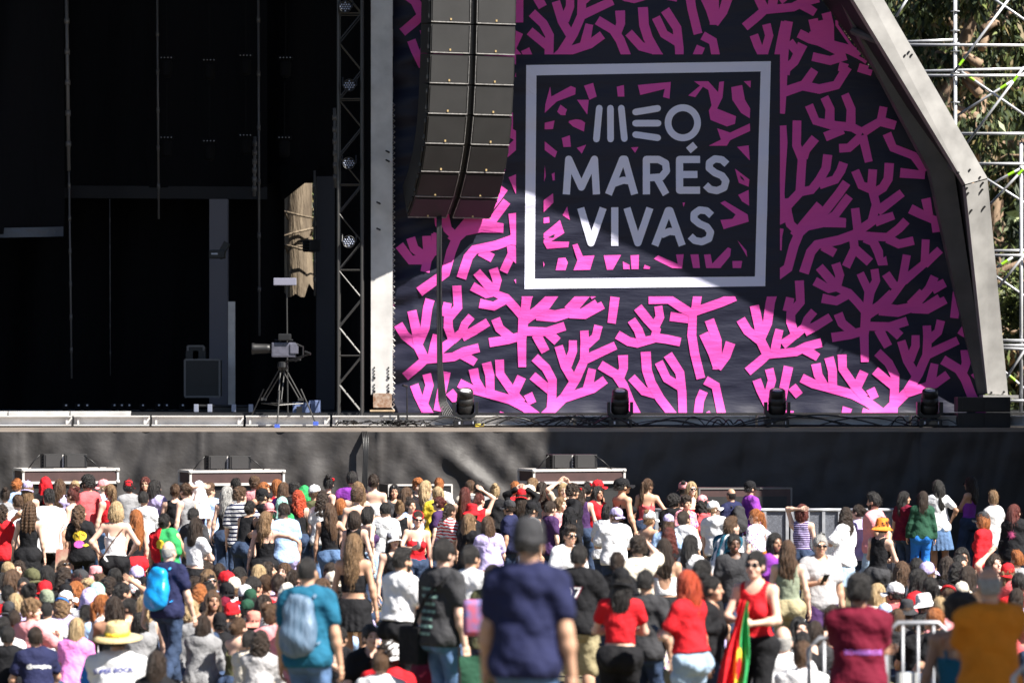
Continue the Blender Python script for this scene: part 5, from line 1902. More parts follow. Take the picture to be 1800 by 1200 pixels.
def hat_mesh(kind):
    """(name, mesh) in the head frame; material slots: main, trim"""
    if kind in _hats: return _hats[kind]
    m = MB()
    dome = lambda r, z0, z1, fl=1.0: [(r, z0), (r * 1.02, z0 + (z1 - z0) * .25), (r * .97, z0 + (z1 - z0) * .5), (r * .82, z0 + (z1 - z0) * .76), (r * .5, z0 + (z1 - z0) * .93), (.012, z1), (.004, z1 + .004)]
    nm = 'cap'
    if kind in ('cap', 'capb'):
        m.lathe(dome(.098, .105, .243), (0, -.014, 0), 22, 0, .93, 1.17)
        m.lathe([(.010, 0), (.010, .007), (.003, .010)], (0, -.014, .245), 8, 0)
        vs, fs = [], []
        sg = 1 if kind == 'cap' else -1
        n = 12
        for j, rr in enumerate((.088, .125, .168, .172)):
            for i in range(n + 1):
                t = R_(28 + 124 * i / n)
                x = math.cos(t) * rr * (.98 if j < 2 else .80)
                y = math.sin(t) * rr * 1.05 + (0.012 if j else 0)
                vs.append((x, (y - .012) * sg, .112 - .022 * (abs(x) / .09) ** 2 - j * .006))
        for j in range(3):
            for i in range(n):
                a = j * (n + 1) + i
                fs.append((a, a + 1, a + n + 2, a + n + 1))
        k = len(vs)
        vs2 = [(v[0], v[1], v[2] - .006) for v in vs]
        m.add(vs + vs2, fs + [tuple(i + k for i in reversed(f)) for f in fs], 1)
    elif kind == 'bucket':
        nm = 'bucket_hat'
        m.lathe([(.172, .058), (.168, .050), (.106, .118), (.104, .130), (.098, .205), (.085, .232), (.05, .242), (.004, .243)], (0, -.012, 0), 24, 0, .95, 1.12)
    elif kind == 'straw':
        nm = 'straw_hat'
        m.lathe([(.215, .085), (.220, .092), (.16, .112), (.108, .118)], (0, -.012, 0), 28, 0, .95, 1.08)
        m.lathe([(.1095, .119), (.1085, .155)], (0, -.012, 0), 28, 1, .95, 1.12)
        m.lathe([(.107, .118), (.104, .155), (.098, .215), (.080, .243), (.05, .236), (.004, .234)], (0, -.012, 0), 28, 0, .95, 1.12)
    elif kind == 'beanie':
        nm = 'beanie'
        m.lathe([(.100, .082), (.103, .088), (.103, .118), (.100, .122), (.099, .15), (.094, .19), (.078, .226), (.045, .248), (.004, .255)], (0, -.014, 0), 24, 0, .93, 1.15)
    elif kind in ('scarf', 'drape', 'bandana', 'hood'):
        nm = {'scarf': 'headscarf', 'drape': 'draped_shirt', 'bandana': 'bandana', 'hood': 'hood'}[kind]
        def f(p):
            d = ell(p, (0, -.012, .118), (.098, .118, .128))
            if kind == 'bandana':
                d = ell(p, (0, -.012, .112), (.094, .114, .124))
                d = np.maximum(d, .115 - p[:, 2] - .3 * p[:, 1] * 0)
                d = smin(d, ell(p, (0, -.125, .10), (.035, .02, .03)), .02)
                return d + .002 * np.sin(p[:, 2] * 70 + p[:, 0] * 40)
            L = .22 if kind != 'drape' else .40
            w = .13 if kind != 'drape' else .22
            d = smin(d, cone(p, (0, -.035, .06), (0, -.055, -L), .115, w), .05)
            th = np.arctan2(p[:, 0], p[:, 1])
            d = d + np.clip(.14 - p[:, 2], 0, .4) * .055 * np.sin(th * 11 + p[:, 2] * 9) + .003 * np.sin(p[:, 0] * 45 + p[:, 2] * 40)
            d = smax(d, -ell(p, (0, .135, .02), (.086, .105, .125)), .02)
            d = np.maximum(d, p[:, 1] * .8 - .07 - .4 * (p[:, 2] > .12))
            return np.maximum(d, -L - p[:, 2])
        v, q = iso(f, (-.27, -.30, -.42 if kind == 'drape' else -.24), (.27, .18, .27), .011)
        me = np_mesh(nm, v, q)
        _hats[kind] = (nm, me)
        return _hats[kind]
    elif kind in ('glasses', 'shades'):
        nm = 'sunglasses'
        dz, dy = (0.0, 0.0) if kind == 'glasses' else (.082, -.030)
        for sg in (1, -1):
            m.lathe([(.004, -.003), (.026, -.003), (.029, 0), (.026, .004), (.004, .004)], (.033 * sg, .108 + dy, .085 + dz), 14, 0, 1.0, .78, Matrix.Rotation(R_(-90), 3, 'X'))
            m.tube((.060 * sg, .100 + dy, .091 + dz), (.080 * sg, .0 + dy, .085 + dz), .0032, 5, 1)
        m.tube((-.012, .110 + dy, .090 + dz), (.012, .110 + dy, .090 + dz), .0035, 5, 1)
    elif kind == 'headband':
        nm = 'headband'
        m.lathe([(.098, .0), (.101, .004), (.101, .022), (.098, .026)], (0, -.008, .145), 24, 0, .93, 1.12, Matrix.Rotation(R_(-38), 3, 'X'))
    elif kind == 'flower':
        nm = 'hair_flower'
        for i in range(6):
            a = i * math.pi / 3
            m.lathe([(.004, -.01), (.018, -.004), (.020, .004), (.004, .012)], (.072 + .018 * math.cos(a), -.035, .17 + .018 * math.sin(a)), 8)
    me = m.mesh(nm, [], True)
    _hats[kind] = (nm, me)
    return _hats[kind]


# ------------------------------------------------------------ colours of the crowd
C = dict(white=(.74, .74, .76), red=(.56, .012, .02), coral=(.62, .10, .11), maroon=(.13, .004, .02), black=(.007, .007, .009), navy=(.014, .017, .058),
         grey=(.23, .23, .24), dgrey=(.035, .035, .039), lgrey=(.45, .44, .45), teal=(.012, .10, .16), lilac=(.46, .40, .66), lblue=(.36, .52, .80), blue=(.02, .16, .55),
         pink=(.78, .25, .62), rose=(.72, .28, .30), yellow=(.80, .58, .05), orange=(.80, .22, .03), mustard=(.64, .20, .012), sage=(.22, .25, .18), khaki=(.34, .29, .17),
         jean=(.09, .16, .30), ljean=(.34, .46, .60), djean=(.03, .05, .10), beige=(.52, .43, .33), purple=(.22, .04, .34), dpurple=(.05, .02, .08), green=(.03, .30, .09),
         dgreen=(.015, .06, .035), salmon=(.66, .24, .19), cream=(.68, .62, .52), straw=(.58, .44, .22), olive=(.09, .09, .045), skin=(.55, .33, .24), tealblue=(.012, .11, .19), mint=(.30, .55, .48), brown=(.10, .05, .03))
HAIR = dict(bk=((.004, .0035, .004), (.020, .016, .014)), db=((.010, .006, .004), (.048, .027, .016)), br=((.040, .020, .010), (.13, .068, .034)), lb=((.10, .055, .024), (.30, .18, .09)),
            bl=((.30, .19, .085), (.62, .46, .26)), gi=((.20, .055, .012), (.50, .17, .045)), rd=((.32, .018, .008), (.62, .10, .03)), ar=((.055, .010, .008), (.16, .030, .020)), gr=((.22, .21, .20), (.50, .49, .47)))
SKIN = dict(a=(.66, .42, .32), b=(.52, .30, .20), c=(.33, .175, .11), d=(.13, .065, .042))
_mc = {}


def fabric(col, kind='plain'):
    k = ('f', col, kind)
    if k in _mc: return _mc[k]
    if kind == 'plain':
        jean = 'jean' in col
        m = mat('cloth_' + col, C[col], .85, 0, .25, noise=.38 if jean else .14, nscale=5 if jean else 7, bump=.7, bscale=14, bdist=.03)
    else:
        m = mat('cloth_' + col + '_' + kind, C[col], .85, 0, .25, bump=.5, bscale=14, bdist=.03)
        nt = m.node_tree; b = nt.nodes['Principled BSDF']
        co = nt.nodes.new('ShaderNodeTexCoord')
        mx = nt.nodes.new('ShaderNodeMix'); mx.data_type = 'RGBA'
        c2 = dict(stripes='navy', finestripes='lgrey', floral='purple', bold='dpurple', spots='red', boho='red', flag='red', rainbow='red')[kind]
        mx.inputs[6].default_value = (*C[col], 1); mx.inputs[7].default_value = (*C[c2], 1)
        if kind in ('stripes', 'finestripes', 'bold', 'boho'):
            w = nt.nodes.new('ShaderNodeTexWave'); w.wave_type = 'BANDS'; w.bands_direction = 'Z'
            w.inputs['Scale'].default_value = {'stripes': 5.2, 'finestripes': 4.5, 'bold': 9, 'boho': 6}[kind]
            w.inputs['Distortion'].default_value = .6 if kind != 'boho' else 6
            nt.links.new(co.outputs['Object'], w.inputs[0])
            src = w.outputs['Fac']
            lo, hi = {'stripes': (.60, .66), 'finestripes': (.86, .95), 'bold': (.4, .6), 'boho': (.5, .6)}[kind]
        else:
            w = nt.nodes.new('ShaderNodeTexVoronoi'); w.inputs['Scale'].default_value = 26
            nt.links.new(co.outputs['Object'], w.inputs[0])
            src = w.outputs['Distance']
            lo, hi = .36, .28
        mr = nt.nodes.new('ShaderNodeMapRange')
        mr.inputs[1].default_value = lo; mr.inputs[2].default_value = hi
        nt.links.new(src, mr.inputs[0])
        nt.links.new(mr.outputs[0], mx.inputs[0])
        nt.links.new(mx.outputs[2], b.inputs['Base Color'])
    _mc[k] = m
    return m


def hairmat(c):
    k = ('h', c)
    if k not in _mc:
        a, b = HAIR[c]
        _mc[k] = mat('hair_' + c, b, .48, 0, .5, color2=a, nscale=5, stretch=(22, 22, 3.2), bump=.9, bscale=9, bdist=.02)
    return _mc[k]


def skinmat(c):
    k = ('s', c)
    if k not in _mc:
        m = mat('skin_' + c, SKIN[c], .5, 0, .4, noise=.10, nscale=9)
        _mc[k] = m
    return _mc[k]


M_EYE = mat('eyes_brows', (.022, .012, .009), .35)
M_LIP = mat('lips', (.42, .13, .11), .45)
M_SHOE = mat('shoes', (.10, .09, .09), .6, noise=.3)
M_LENS = mat('dark_lens', (.008, .008, .010), .12, 0, .6)
M_FRAME = mat('glasses_frame', (.015, .012, .012), .3)


def ground_z(Y):
    if Y > 26.5: return 0.0
    return min(1.45, (26.5 - Y) * .118)

# ------------------------------------------------------------ the crowd
# column row px-per-metre pose facing head | sex skin hair colour | top:colour[:print] | bottom:colour | extras | label
CROWD = '''
48 843 112 stand 0 -|f a long lb|strap:black|jeans:jean|capb:lilac|woman with a lilac cap and black straps under the leftmost flight case
80 836 112 stand -15 -|m b short bk|tee:black|jeans:djean|scarf:red|person with a red scarf wrapped on the head before the leftmost flight case
105 841 112 stand 10 -|f a longer br|tee:lilac|jeans:jean|-|woman with long straight brown hair beside the red wrapped scarf
155 834 115 stand -55 -|m b curls bk|tee:coral|jeans:djean|glasses|man in a coral red shirt with dark curls, profile turned left
127 856 120 stand -70 d|f a bun ar|strap:rose|jeans:jean|glasses|woman with dark red hair in a bun and sunglasses left of the coral shirt
193 849 115 stand -40 -|f a pony lb|tank:red|jeans:jean|-|woman with a wavy light brown ponytail right of the coral shirt
31 867 124 behind -35 -|f a lowbun br|tee:white|leggings:black|-|woman in a white shirt holding her hands behind her back at the left edge
9 857 115 stand 0 -|f b bun db|tee:grey|jeans:djean|-|person with a dark bun at the left picture edge behind the white shirt
4 885 120 stand 10 -|f b curly db|tee:red|jeans:djean|-|woman with dark curls and a red shirt cut by the left picture edge
52 880 130 stand 8 -|f a locks br|dress:black|skirt:black|-|woman in a sleeveless black dress with long honey brown braids
86 858 128 hug_l -20 -|m b top bk|tee:white|pants:black|-|man in a white shirt with his arm round the woman in the black dress
141 885 130 stand 5 -|f b curly br|tee:black|leggings:black|print|curly haired woman in a black shirt with a yellow and pink back print
204 880 138 hips 3 -|f a bob bl|strap:white|hotpants:black|-|blonde woman in a white strap top and black shorts with hands in front
238 894 130 stand -45 -|f a longer gi|tank:black|shorts:red|-|woman with very long straight ginger hair right of the blonde in shorts
253 862 120 phone 15 d|f b short bk|long:white|jeans:djean|-|person in a white sleeve holding a phone up beside the dark ponytail
273 842 115 phone 40 d|f a wavy bk|loose:lilac|pants:white|shades|woman with dark wavy hair and a pale shirt hung over her shoulders
308 849 115 stand 0 -|f a updo br|tank:black|jeans:djean|-|woman with a brown updo and black tank top left of the white cloth
348 843 115 headhold_l -35 -|f a short db|tank:dpurple|pants:white|drape:white|woman with a white cloth draped over her head and one elbow raised
326 847 116 stand -50 -|f a updo br|tank:grey|jeans:jean|-|woman whose face shows just left of the white draped cloth
290 900 140 drink 22 -|m b updo bk|cape:red:flag|leggings:black|-|person wrapped in a red and green flag with a low dark bun
345 908 138 phone 40 d|f a long db|croptee:white|leggings:black|-|woman with dark hair in a white crop top looking down beside the flag
341 891 126 stand 30 -|m a short bk|tee:dgrey|jeans:djean|-|person with short black hair behind the white crop top
400 853 116 stand 0 -|f a longer gr|strap:black|jeans:djean|-|woman with long silver grey hair left of the striped shirt
422 855 121 hip 8 -|f a curls br|loose:white:stripes|leggings:black|-|person with brown curls in a white and navy striped shirt
463 856 118 stand 60 -|m b short bk|tee:black|jeans:djean|cap:black glasses|person in a black cap and sunglasses right of the striped shirt
439 878 125 bent 30 d|f b updo bk|tank:black|jeans:djean|-|dark haired woman bending forward beside the striped shirt
473 881 123 stand 160 d|f a short br|tee:black|jeans:djean|cap:rose|person in a pink cap looking down behind the hugging couple
468 897 132 hug_r 5 -|f a wavy lb|strap:black|wide:black|-|woman in black straps and wide black trousers hugging the boy in pale blue
499 882 132 hug_l -35 -|m b short db|tee:lblue|wide:lilac|-|boy in a pale blue shirt and lilac trousers in a hug
499 846 113 stand 20 -|f a long br|tee:purple|jeans:djean|-|woman with brown hair far behind the hugging couple
517 846 113 stand -10 -|m b curls bk|tee:black|jeans:djean|-|person with black hair left of the green scarf on the head
536 851 114 stand 30 -|f a short db|tee:dgreen|jeans:djean|scarf:green|person with a green scarf over the head at the back
523 860 118 stand 5 -|f a curly rd|tank:black|jeans:djean|-|woman with bright red curls behind the hugging couple
497 871 121 stand 30 -|f a wavy br|tee:green|jeans:djean|scarf:mint|person with a mint cloth on the head and a green shirt
577 835 112 stand 55 -|f a bun bk|tank:black|jeans:djean|flower|woman with a high black bun and hair flower, profile to the right
619 827 112 stand 5 -|m b short bk|tee:purple|jeans:djean|-|tall man with short black hair and a dark purple shirt by the drop cables
657 832 112 stand 10 -|f a updo db|tube:white|jeans:jean|-|bare shouldered woman with a dark updo under the drop cables
627 845 118 stand 0 -|f a wavy lb|backless:white|jeans:jean|-|woman with wavy light hair and bare back below the tall man
627 857 123 stand -8 -|f a curls br|tube:white|jeans:jean|-|woman with pinned brown curls and bare back in front of the tall man
567 861 118 stand 10 -|f b curly db|tee:white|jeans:jean|-|woman with dark curls and a white shirt left of the long curly hair
578 882 130 hip 4 -|f b longer br|tank:black|jeans:jean|-|woman with very long wavy brown hair, black tank top and blue jeans
599 875 122 stand 20 -|f a bob gi|tee:black|jeans:djean|-|woman with a ginger bob beside the very long wavy brown hair
648 889 125 hip 60 -|f a bob bk|tube:dpurple|shorts:ljean|-|woman with a black bob in a strapless dark top, face raised to the right
624 896 123 stand 20 d|f a bob db|tank:black|jeans:djean|-|woman with dark hair between the long wavy hair and the strapless top
676 882 122 stand 10 -|m b short bk|tee:white|jeans:jean|-|man with short black hair in a white shirt left of the black tank top
693 850 112 stand 175 d|f b longer bk|tee:dgrey|jeans:djean|shades|woman facing the camera with shades on her dark hair before the rimmed subwoofer
716 855 114 stand 10 -|f a wavy br|tee:black|jeans:djean|-|woman with wavy brown hair right of the woman with shades
703 879 120 stand 0 -|f a bun lb|tank:black|jeans:djean|-|woman with a light brown bun and a black tank top, back turned
722 874 117 stand 150 d|f b bun db|tee:lblue|jeans:djean|-|woman with a dark bun looking down behind the red tank top
734 896 126 drink 170 -|f a updo db|strap:red|jeans:djean|glasses headband:red|woman in a red strap top and red headband drinking, facing the camera
768 853 113 stand 0 -|f a pony bl|tee:yellow|jeans:djean|-|person with blond hair in a yellow shirt before the rimmed subwoofer
771 871 119 stand -70 -|f a updo ar|tee:dpurple|jeans:djean|glasses|woman with dark red hair and glasses in profile to the left
790 883 123 stand 55 -|f b braid db|loose:white:boho|jeans:djean|-|woman with a long braid in a patterned shawl
692 928 142 stand 160 d|f a longer db|tank:black|jeans:djean|cap:white|woman in a white cap with long dark hair looking down
817 855 113 stand -5 -|f a longer ar|tank:black|jeans:djean|-|woman with straight auburn hair left of the red bucket hat
843 865 115 headhold 5 -|f a lowbun ar|tank:red|jeans:djean|-|woman with a dark red bun and a red tank top, arm raised
829 883 119 stand 150 d|f b bob db|tee:black|jeans:djean|bucket:red|person in a red bucket hat
870 850 113 stand 0 -|f a bun bl|tee:black|jeans:djean|-|woman with a high blond bun and black shirt below the shaded flight case
825 901 126 phone 40 d|f a longer lb|tee:black|jeans:djean|-|woman with long light brown hair looking down at a lilac fan
858 905 128 phone -15 d|f a longer br|tee:lilac|jeans:djean|-|woman with long brown hair in a pale lilac shirt looking down
895 876 118 stand -70 -|m b short db|tee:navy|jeans:djean|cap:dgrey glasses|man in a grey cap and glasses with a navy shirt, facing left
916 857 114 visor 0 -|f a long db|long:black|jeans:djean|capb:red|person with both hands on a red cap
931 850 113 stand 40 -|m b short db|tee:black|jeans:djean|cap:cream|person in a cream cap below the shaded flight case
936 880 120 stand 70 -|m b short bk|tee:grey|jeans:djean|cap:black|man in a black cap and grey shirt, facing right
990 847 113 visor 170 d|f a pony bl|tee:beige|jeans:djean|-|blonde woman facing the camera with both hands at her head
968 879 120 stand 60 -|f a short db|tee:dpurple|jeans:djean|-|person with short dark hair left of the black hood
986 872 117 stand 120 -|f a wavy lb|tee:rose|jeans:djean|-|woman with light wavy hair behind the black hood
1003 889 126 stand 50 d|f b longer bk|long:black|leggings:black|hood:black|person under a black hood
1021 853 113 stand 10 -|f a longer db|tank:dpurple|jeans:djean|flower|woman with long dark hair and a red hair flower
1033 845 112 stand 30 -|f b lowbun bk|tee:black|jeans:djean|flower|person with black hair and a red hair tie at the back
1051 853 113 stand 140 d|f c longer bk|tee:red|jeans:djean|-|woman with long black hair in a red shirt at the shade edge
1094 838 113 stand 65 -|f b short bk|strap:black|wide:black|cap:black w1.28|large woman in a black cap and black straps, profile to the right
1066 884 121 phone 20 -|f a bob bk|tee:white|jeans:djean|-|woman with a black bob and white shirt left of the lilac backward cap
1081 890 125 phone -10 -|m a short br|loose:white|jeans:djean|capb:lilac|person in a loose white shirt with a lilac cap worn backwards
1142 895 126 stand 45 -|f b bun lb|strap:black|jeans:djean|cap:white|woman in a white cap and black straps with a bare back
1185 868 113 stand 10 -|m c afro bk|tee:black|jeans:djean|-|person with bushy black hair in the shade behind the white shirts
1206 870 114 stand 150 -|f b curls db|tee:rose:floral|jeans:djean|-|woman with dark curls facing the camera in the shade
1236 868 115 stand 0 -|f c curly bk|tank:coral|jeans:djean|cap:rose|woman with black curls and a pink cap wearing coral red
1256 878 116 stand 30 -|m a short lb|tee:white|jeans:djean|cap:white|person in a white cap beside the pink cap
1174 901 121 stand 0 d|f a long br|tee:lblue|jeans:djean|cap:lilac|woman with brown hair and a lilac cap left of the loose white shirt
1202 897 124 bent 50 d|m b short db|loose:white|jeans:djean|-|person bent forward in a big white shirt
1175 926 130 stand -10 -|f a curly ar|tee:black|jeans:djean|-|woman with dark red curls in front of the lilac cap
1320 843 110 stand 70 -|m b short bk|tee:purple|jeans:djean|cap:black|man in a black cap and purple shirt beyond the barrier
1285 857 110 stand -40 -|m b thin bk|tee:navy|jeans:djean|pack:dgrey|bald man with a dark backpack beyond the barrier
1328 892 127 hip -50 -|f a pony gi|tee:white:floral|shorts:ljean|-|woman with a ginger ponytail in a white flowered shirt
1410 885 124 headhold_l 20 -|f a bob ar|tank:lilac:bold|jeans:djean|-|woman with a dark bob and striped tank top, one arm over her head
1486 890 133 drink_l -55 -|f b curly db|loose:white|skirt:ljean|-|woman with long dark curls in a loose white shirt and denim skirt
1536 865 129 behind -60 -|m b top bk|polo:rose|jeans:ljean|beard|man with a beard in a pink polo shirt, profile to the left
1550 907 139 phone 40 d|f a curls bk|tank:black|jeans:dgrey|bucket:orange|woman in an orange bucket hat, black tank top and grey jeans
1508 885 120 stand -60 -|f a updo db|tee:lilac|jeans:djean|glasses|woman with glasses behind the man in the pink polo
1590 862 107 stand 40 -|f b longer bk|tee:maroon|jeans:djean|-|dark haired woman in a dark red shirt in the shade
1622 862 107 stand 0 -|f b long db|long:dgreen|pants:blue|-|woman in a dark green top and blue trousers in the shade
1648 842 109 hip 5 -|f c longer bk|tee:white|skirt:jean|-|woman in a white shirt and denim skirt with long black hair in the shade
1705 836 106 fold -60 -|f b wavy db|strap:purple|jeans:djean|glasses|woman in sunglasses with crossed arms in the shade before the stage
1746 862 121 stand -55 -|m a top lb|hoodie:lgrey|jeans:djean|-|man with light brown hair and a pale grey hoodie
1727 897 135 stand -60 -|f a bob gi|long:red|pants:black|cap:dgrey glasses|woman in a grey cap, sunglasses and tight red long sleeves
1784 885 125 stand 10 -|f a wavy ar|hoodie:black|jeans:djean|-|person with reddish hair in a black jacket at the right edge
297 949 173 walk 32 -|m a thin gr|tee:navy|jeans:djean|pack:blue|balding man in navy carrying a bright blue backpack
622 936 174 stand 15 -|f b longer lb|tube:black|miniskirt:black|-|woman with long golden brown hair in a black tube top and pleated skirt
541 975 220 stand 18 -|m b buzz bk|tee:tealblue|jeans:jean|pack:dteal|man in a teal shirt with a grey blue backpack
706 962 190 phone 52 -|m b top bk|tuck:white|pants:black|beard w1.06|bearded man in a tucked white shirt and black trousers
780 944 206 stand 48 -|m a short bk|tee:dgrey|jeans:jean|glasses printlines bag:black|man in a grey shirt with pale back writing and a black shoulder bag
828 956 190 phone 48 -|m b short bk|tee:white|jeans:ljean|-|man in a loose white shirt right of the printed grey shirt
866 990 200 stand 10 -|f b longer db|long:olive|jeans:djean|-|woman with long dark hair in olive beside the man in the grey beanie
930 906 330 stand 22 -|m b short bk|tee:navy|jeans:jean|beanie:dgrey w1.04|blurred man in a navy shirt and grey beanie, largest in the crowd
1001 922 158 stand 150 -|m b top db|tee:white|jeans:djean|glasses|man in sunglasses facing the camera behind the black sports shirt
1018 955 190 phone 20 -|m b short bk|loose:black|bermuda:khaki|print2|man in a loose black shirt with a chest number and khaki shorts
1092 994 212 phone 5 -|f a long bk|croptee:red|wide:black|capb:black|woman in a red crop shirt with a black cap worn backwards
1122 941 172 raise -30 -|f a curls db|loose:cream|jeans:djean|-|woman with brown curls in a cream shirt, one hand raised
1085 968 178 stand 5 -|f b lowbun db|tee:black|jeans:djean|-|person with dark hair right in front of the cream shirt
1168 945 152 stand 5 -|f b wavy db|backless:white|skirt:black|-|woman in a backless white top with wavy brown hair
1215 938 150 stand 45 d|f a long bk|tee:white|jeans:djean|-|woman with black hair looking down in front of the big white shirt
1236 981 195 stand 60 -|f a long bk|tee:black|jeans:djean|-|woman with black hair right behind the red haired woman
1208 1000 216 phone -48 d|f a fall rd|tuck:red|hotpants:ljean|-|woman with long red hair, red shirt and denim shorts looking down
1252 1010 198 stand 110 -|f b bun bk|tee:black|jeans:djean|-|smiling dark haired woman between the red haired woman and the red tank top
1283 908 152 bent 60 d|m a top br|tee:white|jeans:jean|shawl:teal|young man in white with a teal jumper over his shoulders, looking down
1328 965 211 phone -155 -|f a updo bk|tank:red|pants:black|glasses|woman in a red tank top and sunglasses holding up the flag
1385 948 167 stand 8 -|f a wavy br|tank:sage|pants:khaki|-|woman with long brown waves in a sage tank top and khaki trousers
1442 938 169 drink 172 d|m b short gr|tee:lgrey|shorts:dpurple|glasses|grey haired man in sunglasses and a pale grey shirt facing the camera
1510 1008 240 fold 10 -|m c curls bk|tee:maroon|pants:navy|print3 w1.05|person in a maroon shirt with violet back lettering
1688 1042 266 stand 15 -|f c afro db|strap:teal|jeans:djean|w1.1|woman in a teal strap top with bushy dark hair in the near shade
1738 992 290 fold -18 -|m b thin gr|tee:mustard|jeans:djean|w1.06|grey haired man in a mustard shirt at the lower right
1135 1000 200 stand 25 -|m b short bk|tee:dgrey|jeans:djean|-|person in a dark grey shirt half hidden right of the red crop shirt
25 999 150 sit 5 -|f a wavy br|tee:grey|jeans:djean|-|seated woman with brown hair below the black dress
53 995 150 sit 0 -|m b short db|tee:dgrey|jeans:djean|capb:olive|seated person in an olive cap below the white shirted man
82 993 151 sit 0 -|f b long bk|tee:black|jeans:djean|-|seated woman with glossy black hair below the white shirted man
42 1012 152 sit 170 -|m c buzz bk|tee:red|jeans:djean|-|seated man with shaved head facing the camera at the left
78 1017 153 sit 20 -|m b short bk|tee:black|jeans:djean|capb:red|seated person in a red cap left of the white seated cap
113 996 150 sit 0 -|f b curly db|tee:dgrey|jeans:djean|-|seated woman with dark curls below the black printed shirt
141 997 151 sit -60 -|f a wavy ar|tee:lilac|jeans:djean|cap:dgrey|seated woman with auburn waves and a grey cap, facing left
115 1023 153 sit 10 -|m b short bk|tee:black|jeans:djean|cap:black|seated person in a black cap above the white cloth on a head
14 1026 153 sit -10 -|f b lowbun bk|tee:red|jeans:djean|-|seated person with black hair and red shirt at the left edge
45 1024 154 sit 0 -|f c bun bk|strap:black|jeans:djean|-|seated woman with a black bun below the man with shaved head
27 1041 156 sit 10 -|f a longer bl|tee:lilac|jeans:djean|-|seated woman with long blond hair behind the dark grey cap
80 1035 155 sit 0 -|m b short db|tee:black|jeans:djean|beanie:sage|seated person in a sage green beanie
173 1021 153 sit 15 -|f b short bk|tee:black|jeans:djean|scarf:mint|seated person with a mint green scarf over the head
156 1031 156 sit 10 -|f a short db|loose:white|jeans:djean|drape:lilac|seated person with a pale lilac cloth draped over the head
119 1036 155 sit 0 -|m a short br|tee:white|jeans:djean|cap:white|seated person in a white cap left of the draped lilac cloth
15 1054 158 sit 5 -|m b short db|tee:purple|jeans:djean|capb:dgrey|seated man in a dark grey cap at the left edge
83 1055 160 sit 4 -|m b buzz bk|polo:white:finestripes|jeans:djean|-|seated man with cropped hair in a white polo with fine stripes
110 1047 158 sit 15 -|f b curly lb|tee:lilac|jeans:djean|headband:blue|seated woman with light curls and a blue headband
153 1061 162 sit 30 -|f c lowbun bk|tee:lblue|jeans:djean|glasses|seated dark skinned woman in sunglasses with hair tied back
62 1100 178 sit -25 -|m b short db|tee:navy|jeans:djean|print4|seated boy in a navy shirt with white back writing
134 1084 174 sit 5 -|f a longer bl|tee:pink|jeans:djean|-|seated blonde woman in a pink shirt
206 1090 196 sit 8 -|m b short db|polo:white|jeans:djean|straw print5 w1.1|seated man in a straw hat and white shirt with blue writing
6 1082 175 sit 0 -|m b short bk|tee:white|jeans:djean|-|seated person in white cut by the left edge
14 1098 176 sit 10 -|m b short bk|tee:black|jeans:djean|-|seated person in black cut by the left edge, lowest there
25 1071 165 sit 10 -|m b short db|tee:coral|jeans:djean|-|seated person in a coral shirt behind the navy shirt with writing
225 1050 160 sit -40 -|m b short bk|tank:cream|jeans:djean|-|seated dark haired person in a cream top left of the blue backpack
246 1075 168 sit 0 -|f b bob bk|tee:grey|jeans:djean|-|seated person with black hair below the blue backpack
240 991 150 sit 0 -|m a short br|tee:cream|jeans:djean|cap:lilac|seated person in a pale cap left of the blue backpack
236 1017 153 sit 5 -|f b short bk|tee:black|jeans:djean|bandana:white:spots|seated person in a white bandana with red spots
216 1021 154 sithead 20 -|f b lowbun bk|tee:black|jeans:djean|-|seated person raising a bare arm beside the spotted bandana
275 1142 205 sitphone 10 -|f a longer db|tee:black|jeans:djean|-|brown haired woman low in the picture filming with a phone
350 1025 154 sit 10 -|f a curly gi|tee:black|jeans:djean|-|seated woman with ginger curls right of the blue backpack man
366 999 150 sit 150 -|f a bob lb|tee:lblue|jeans:djean|bandana:black glasses|seated woman in sunglasses and dark bandana facing the camera
394 1001 150 sit -10 -|m b short db|tee:maroon|jeans:djean|capb:red|seated person in a red cap right of the dark bandana
412 1012 152 sit 0 -|m a short lb|tee:white|jeans:djean|cap:cream|seated person in a cream cap beside the seated red cap
396 1021 153 sit 10 -|m b short bk|tee:dgrey|jeans:djean|capb:black|seated person in a black cap below the cream cap
431 1025 154 sit 15 -|m b short db|tee:lblue|jeans:djean|cap:white|seated person in pale blue with a white cap
448 1011 152 sit 0 -|m b short bk|tee:red|jeans:djean|-|seated person with short black hair left of the lilac trousers
490 1007 151 sit 0 -|f b lowbun db|tee:rose|jeans:djean|-|seated woman with brown hair below the lilac trousers
500 1020 153 sit 30 -|f a short db|tee:cream|jeans:djean|scarf:cream|seated person under a cream cloth left of the teal shirt
440 1034 155 sit 0 -|f b long bk|tee:black|jeans:djean|beanie:dgreen|seated person in a dark green beanie with black hair
396 1046 157 sit 25 -|m b short bk|tee:dgrey|jeans:djean|cap:maroon|seated person in a dark red cap above the red beanie
411 1057 160 sit 10 -|m b short bk|tee:dgrey|jeans:djean|beanie:red|seated person in a bright red beanie
437 1051 158 sit -10 -|m b short bk|tee:dgrey|jeans:djean|cap:dgreen|seated person in a dark green cap above the salmon hat
446 1072 165 sit 5 -|f a bob db|tee:white|jeans:djean|bucket:salmon|seated person in a salmon pink bucket hat
473 1074 164 sit 30 -|f b short bk|tee:red|jeans:djean|scarf:white|seated person under a white cloth right of the salmon hat
420 1083 170 sit 45 -|f a updo br|strap:olive|jeans:djean|-|seated woman with a brown updo and bare shoulders
386 1075 166 sit 0 -|m b short bk|tee:black|jeans:djean|beanie:black|seated person in a black beanie left of the salmon hat
357 1080 168 sit 10 -|f b longer db|hoodie:grey|jeans:djean|-|seated woman with long dark hair in a grey hooded top
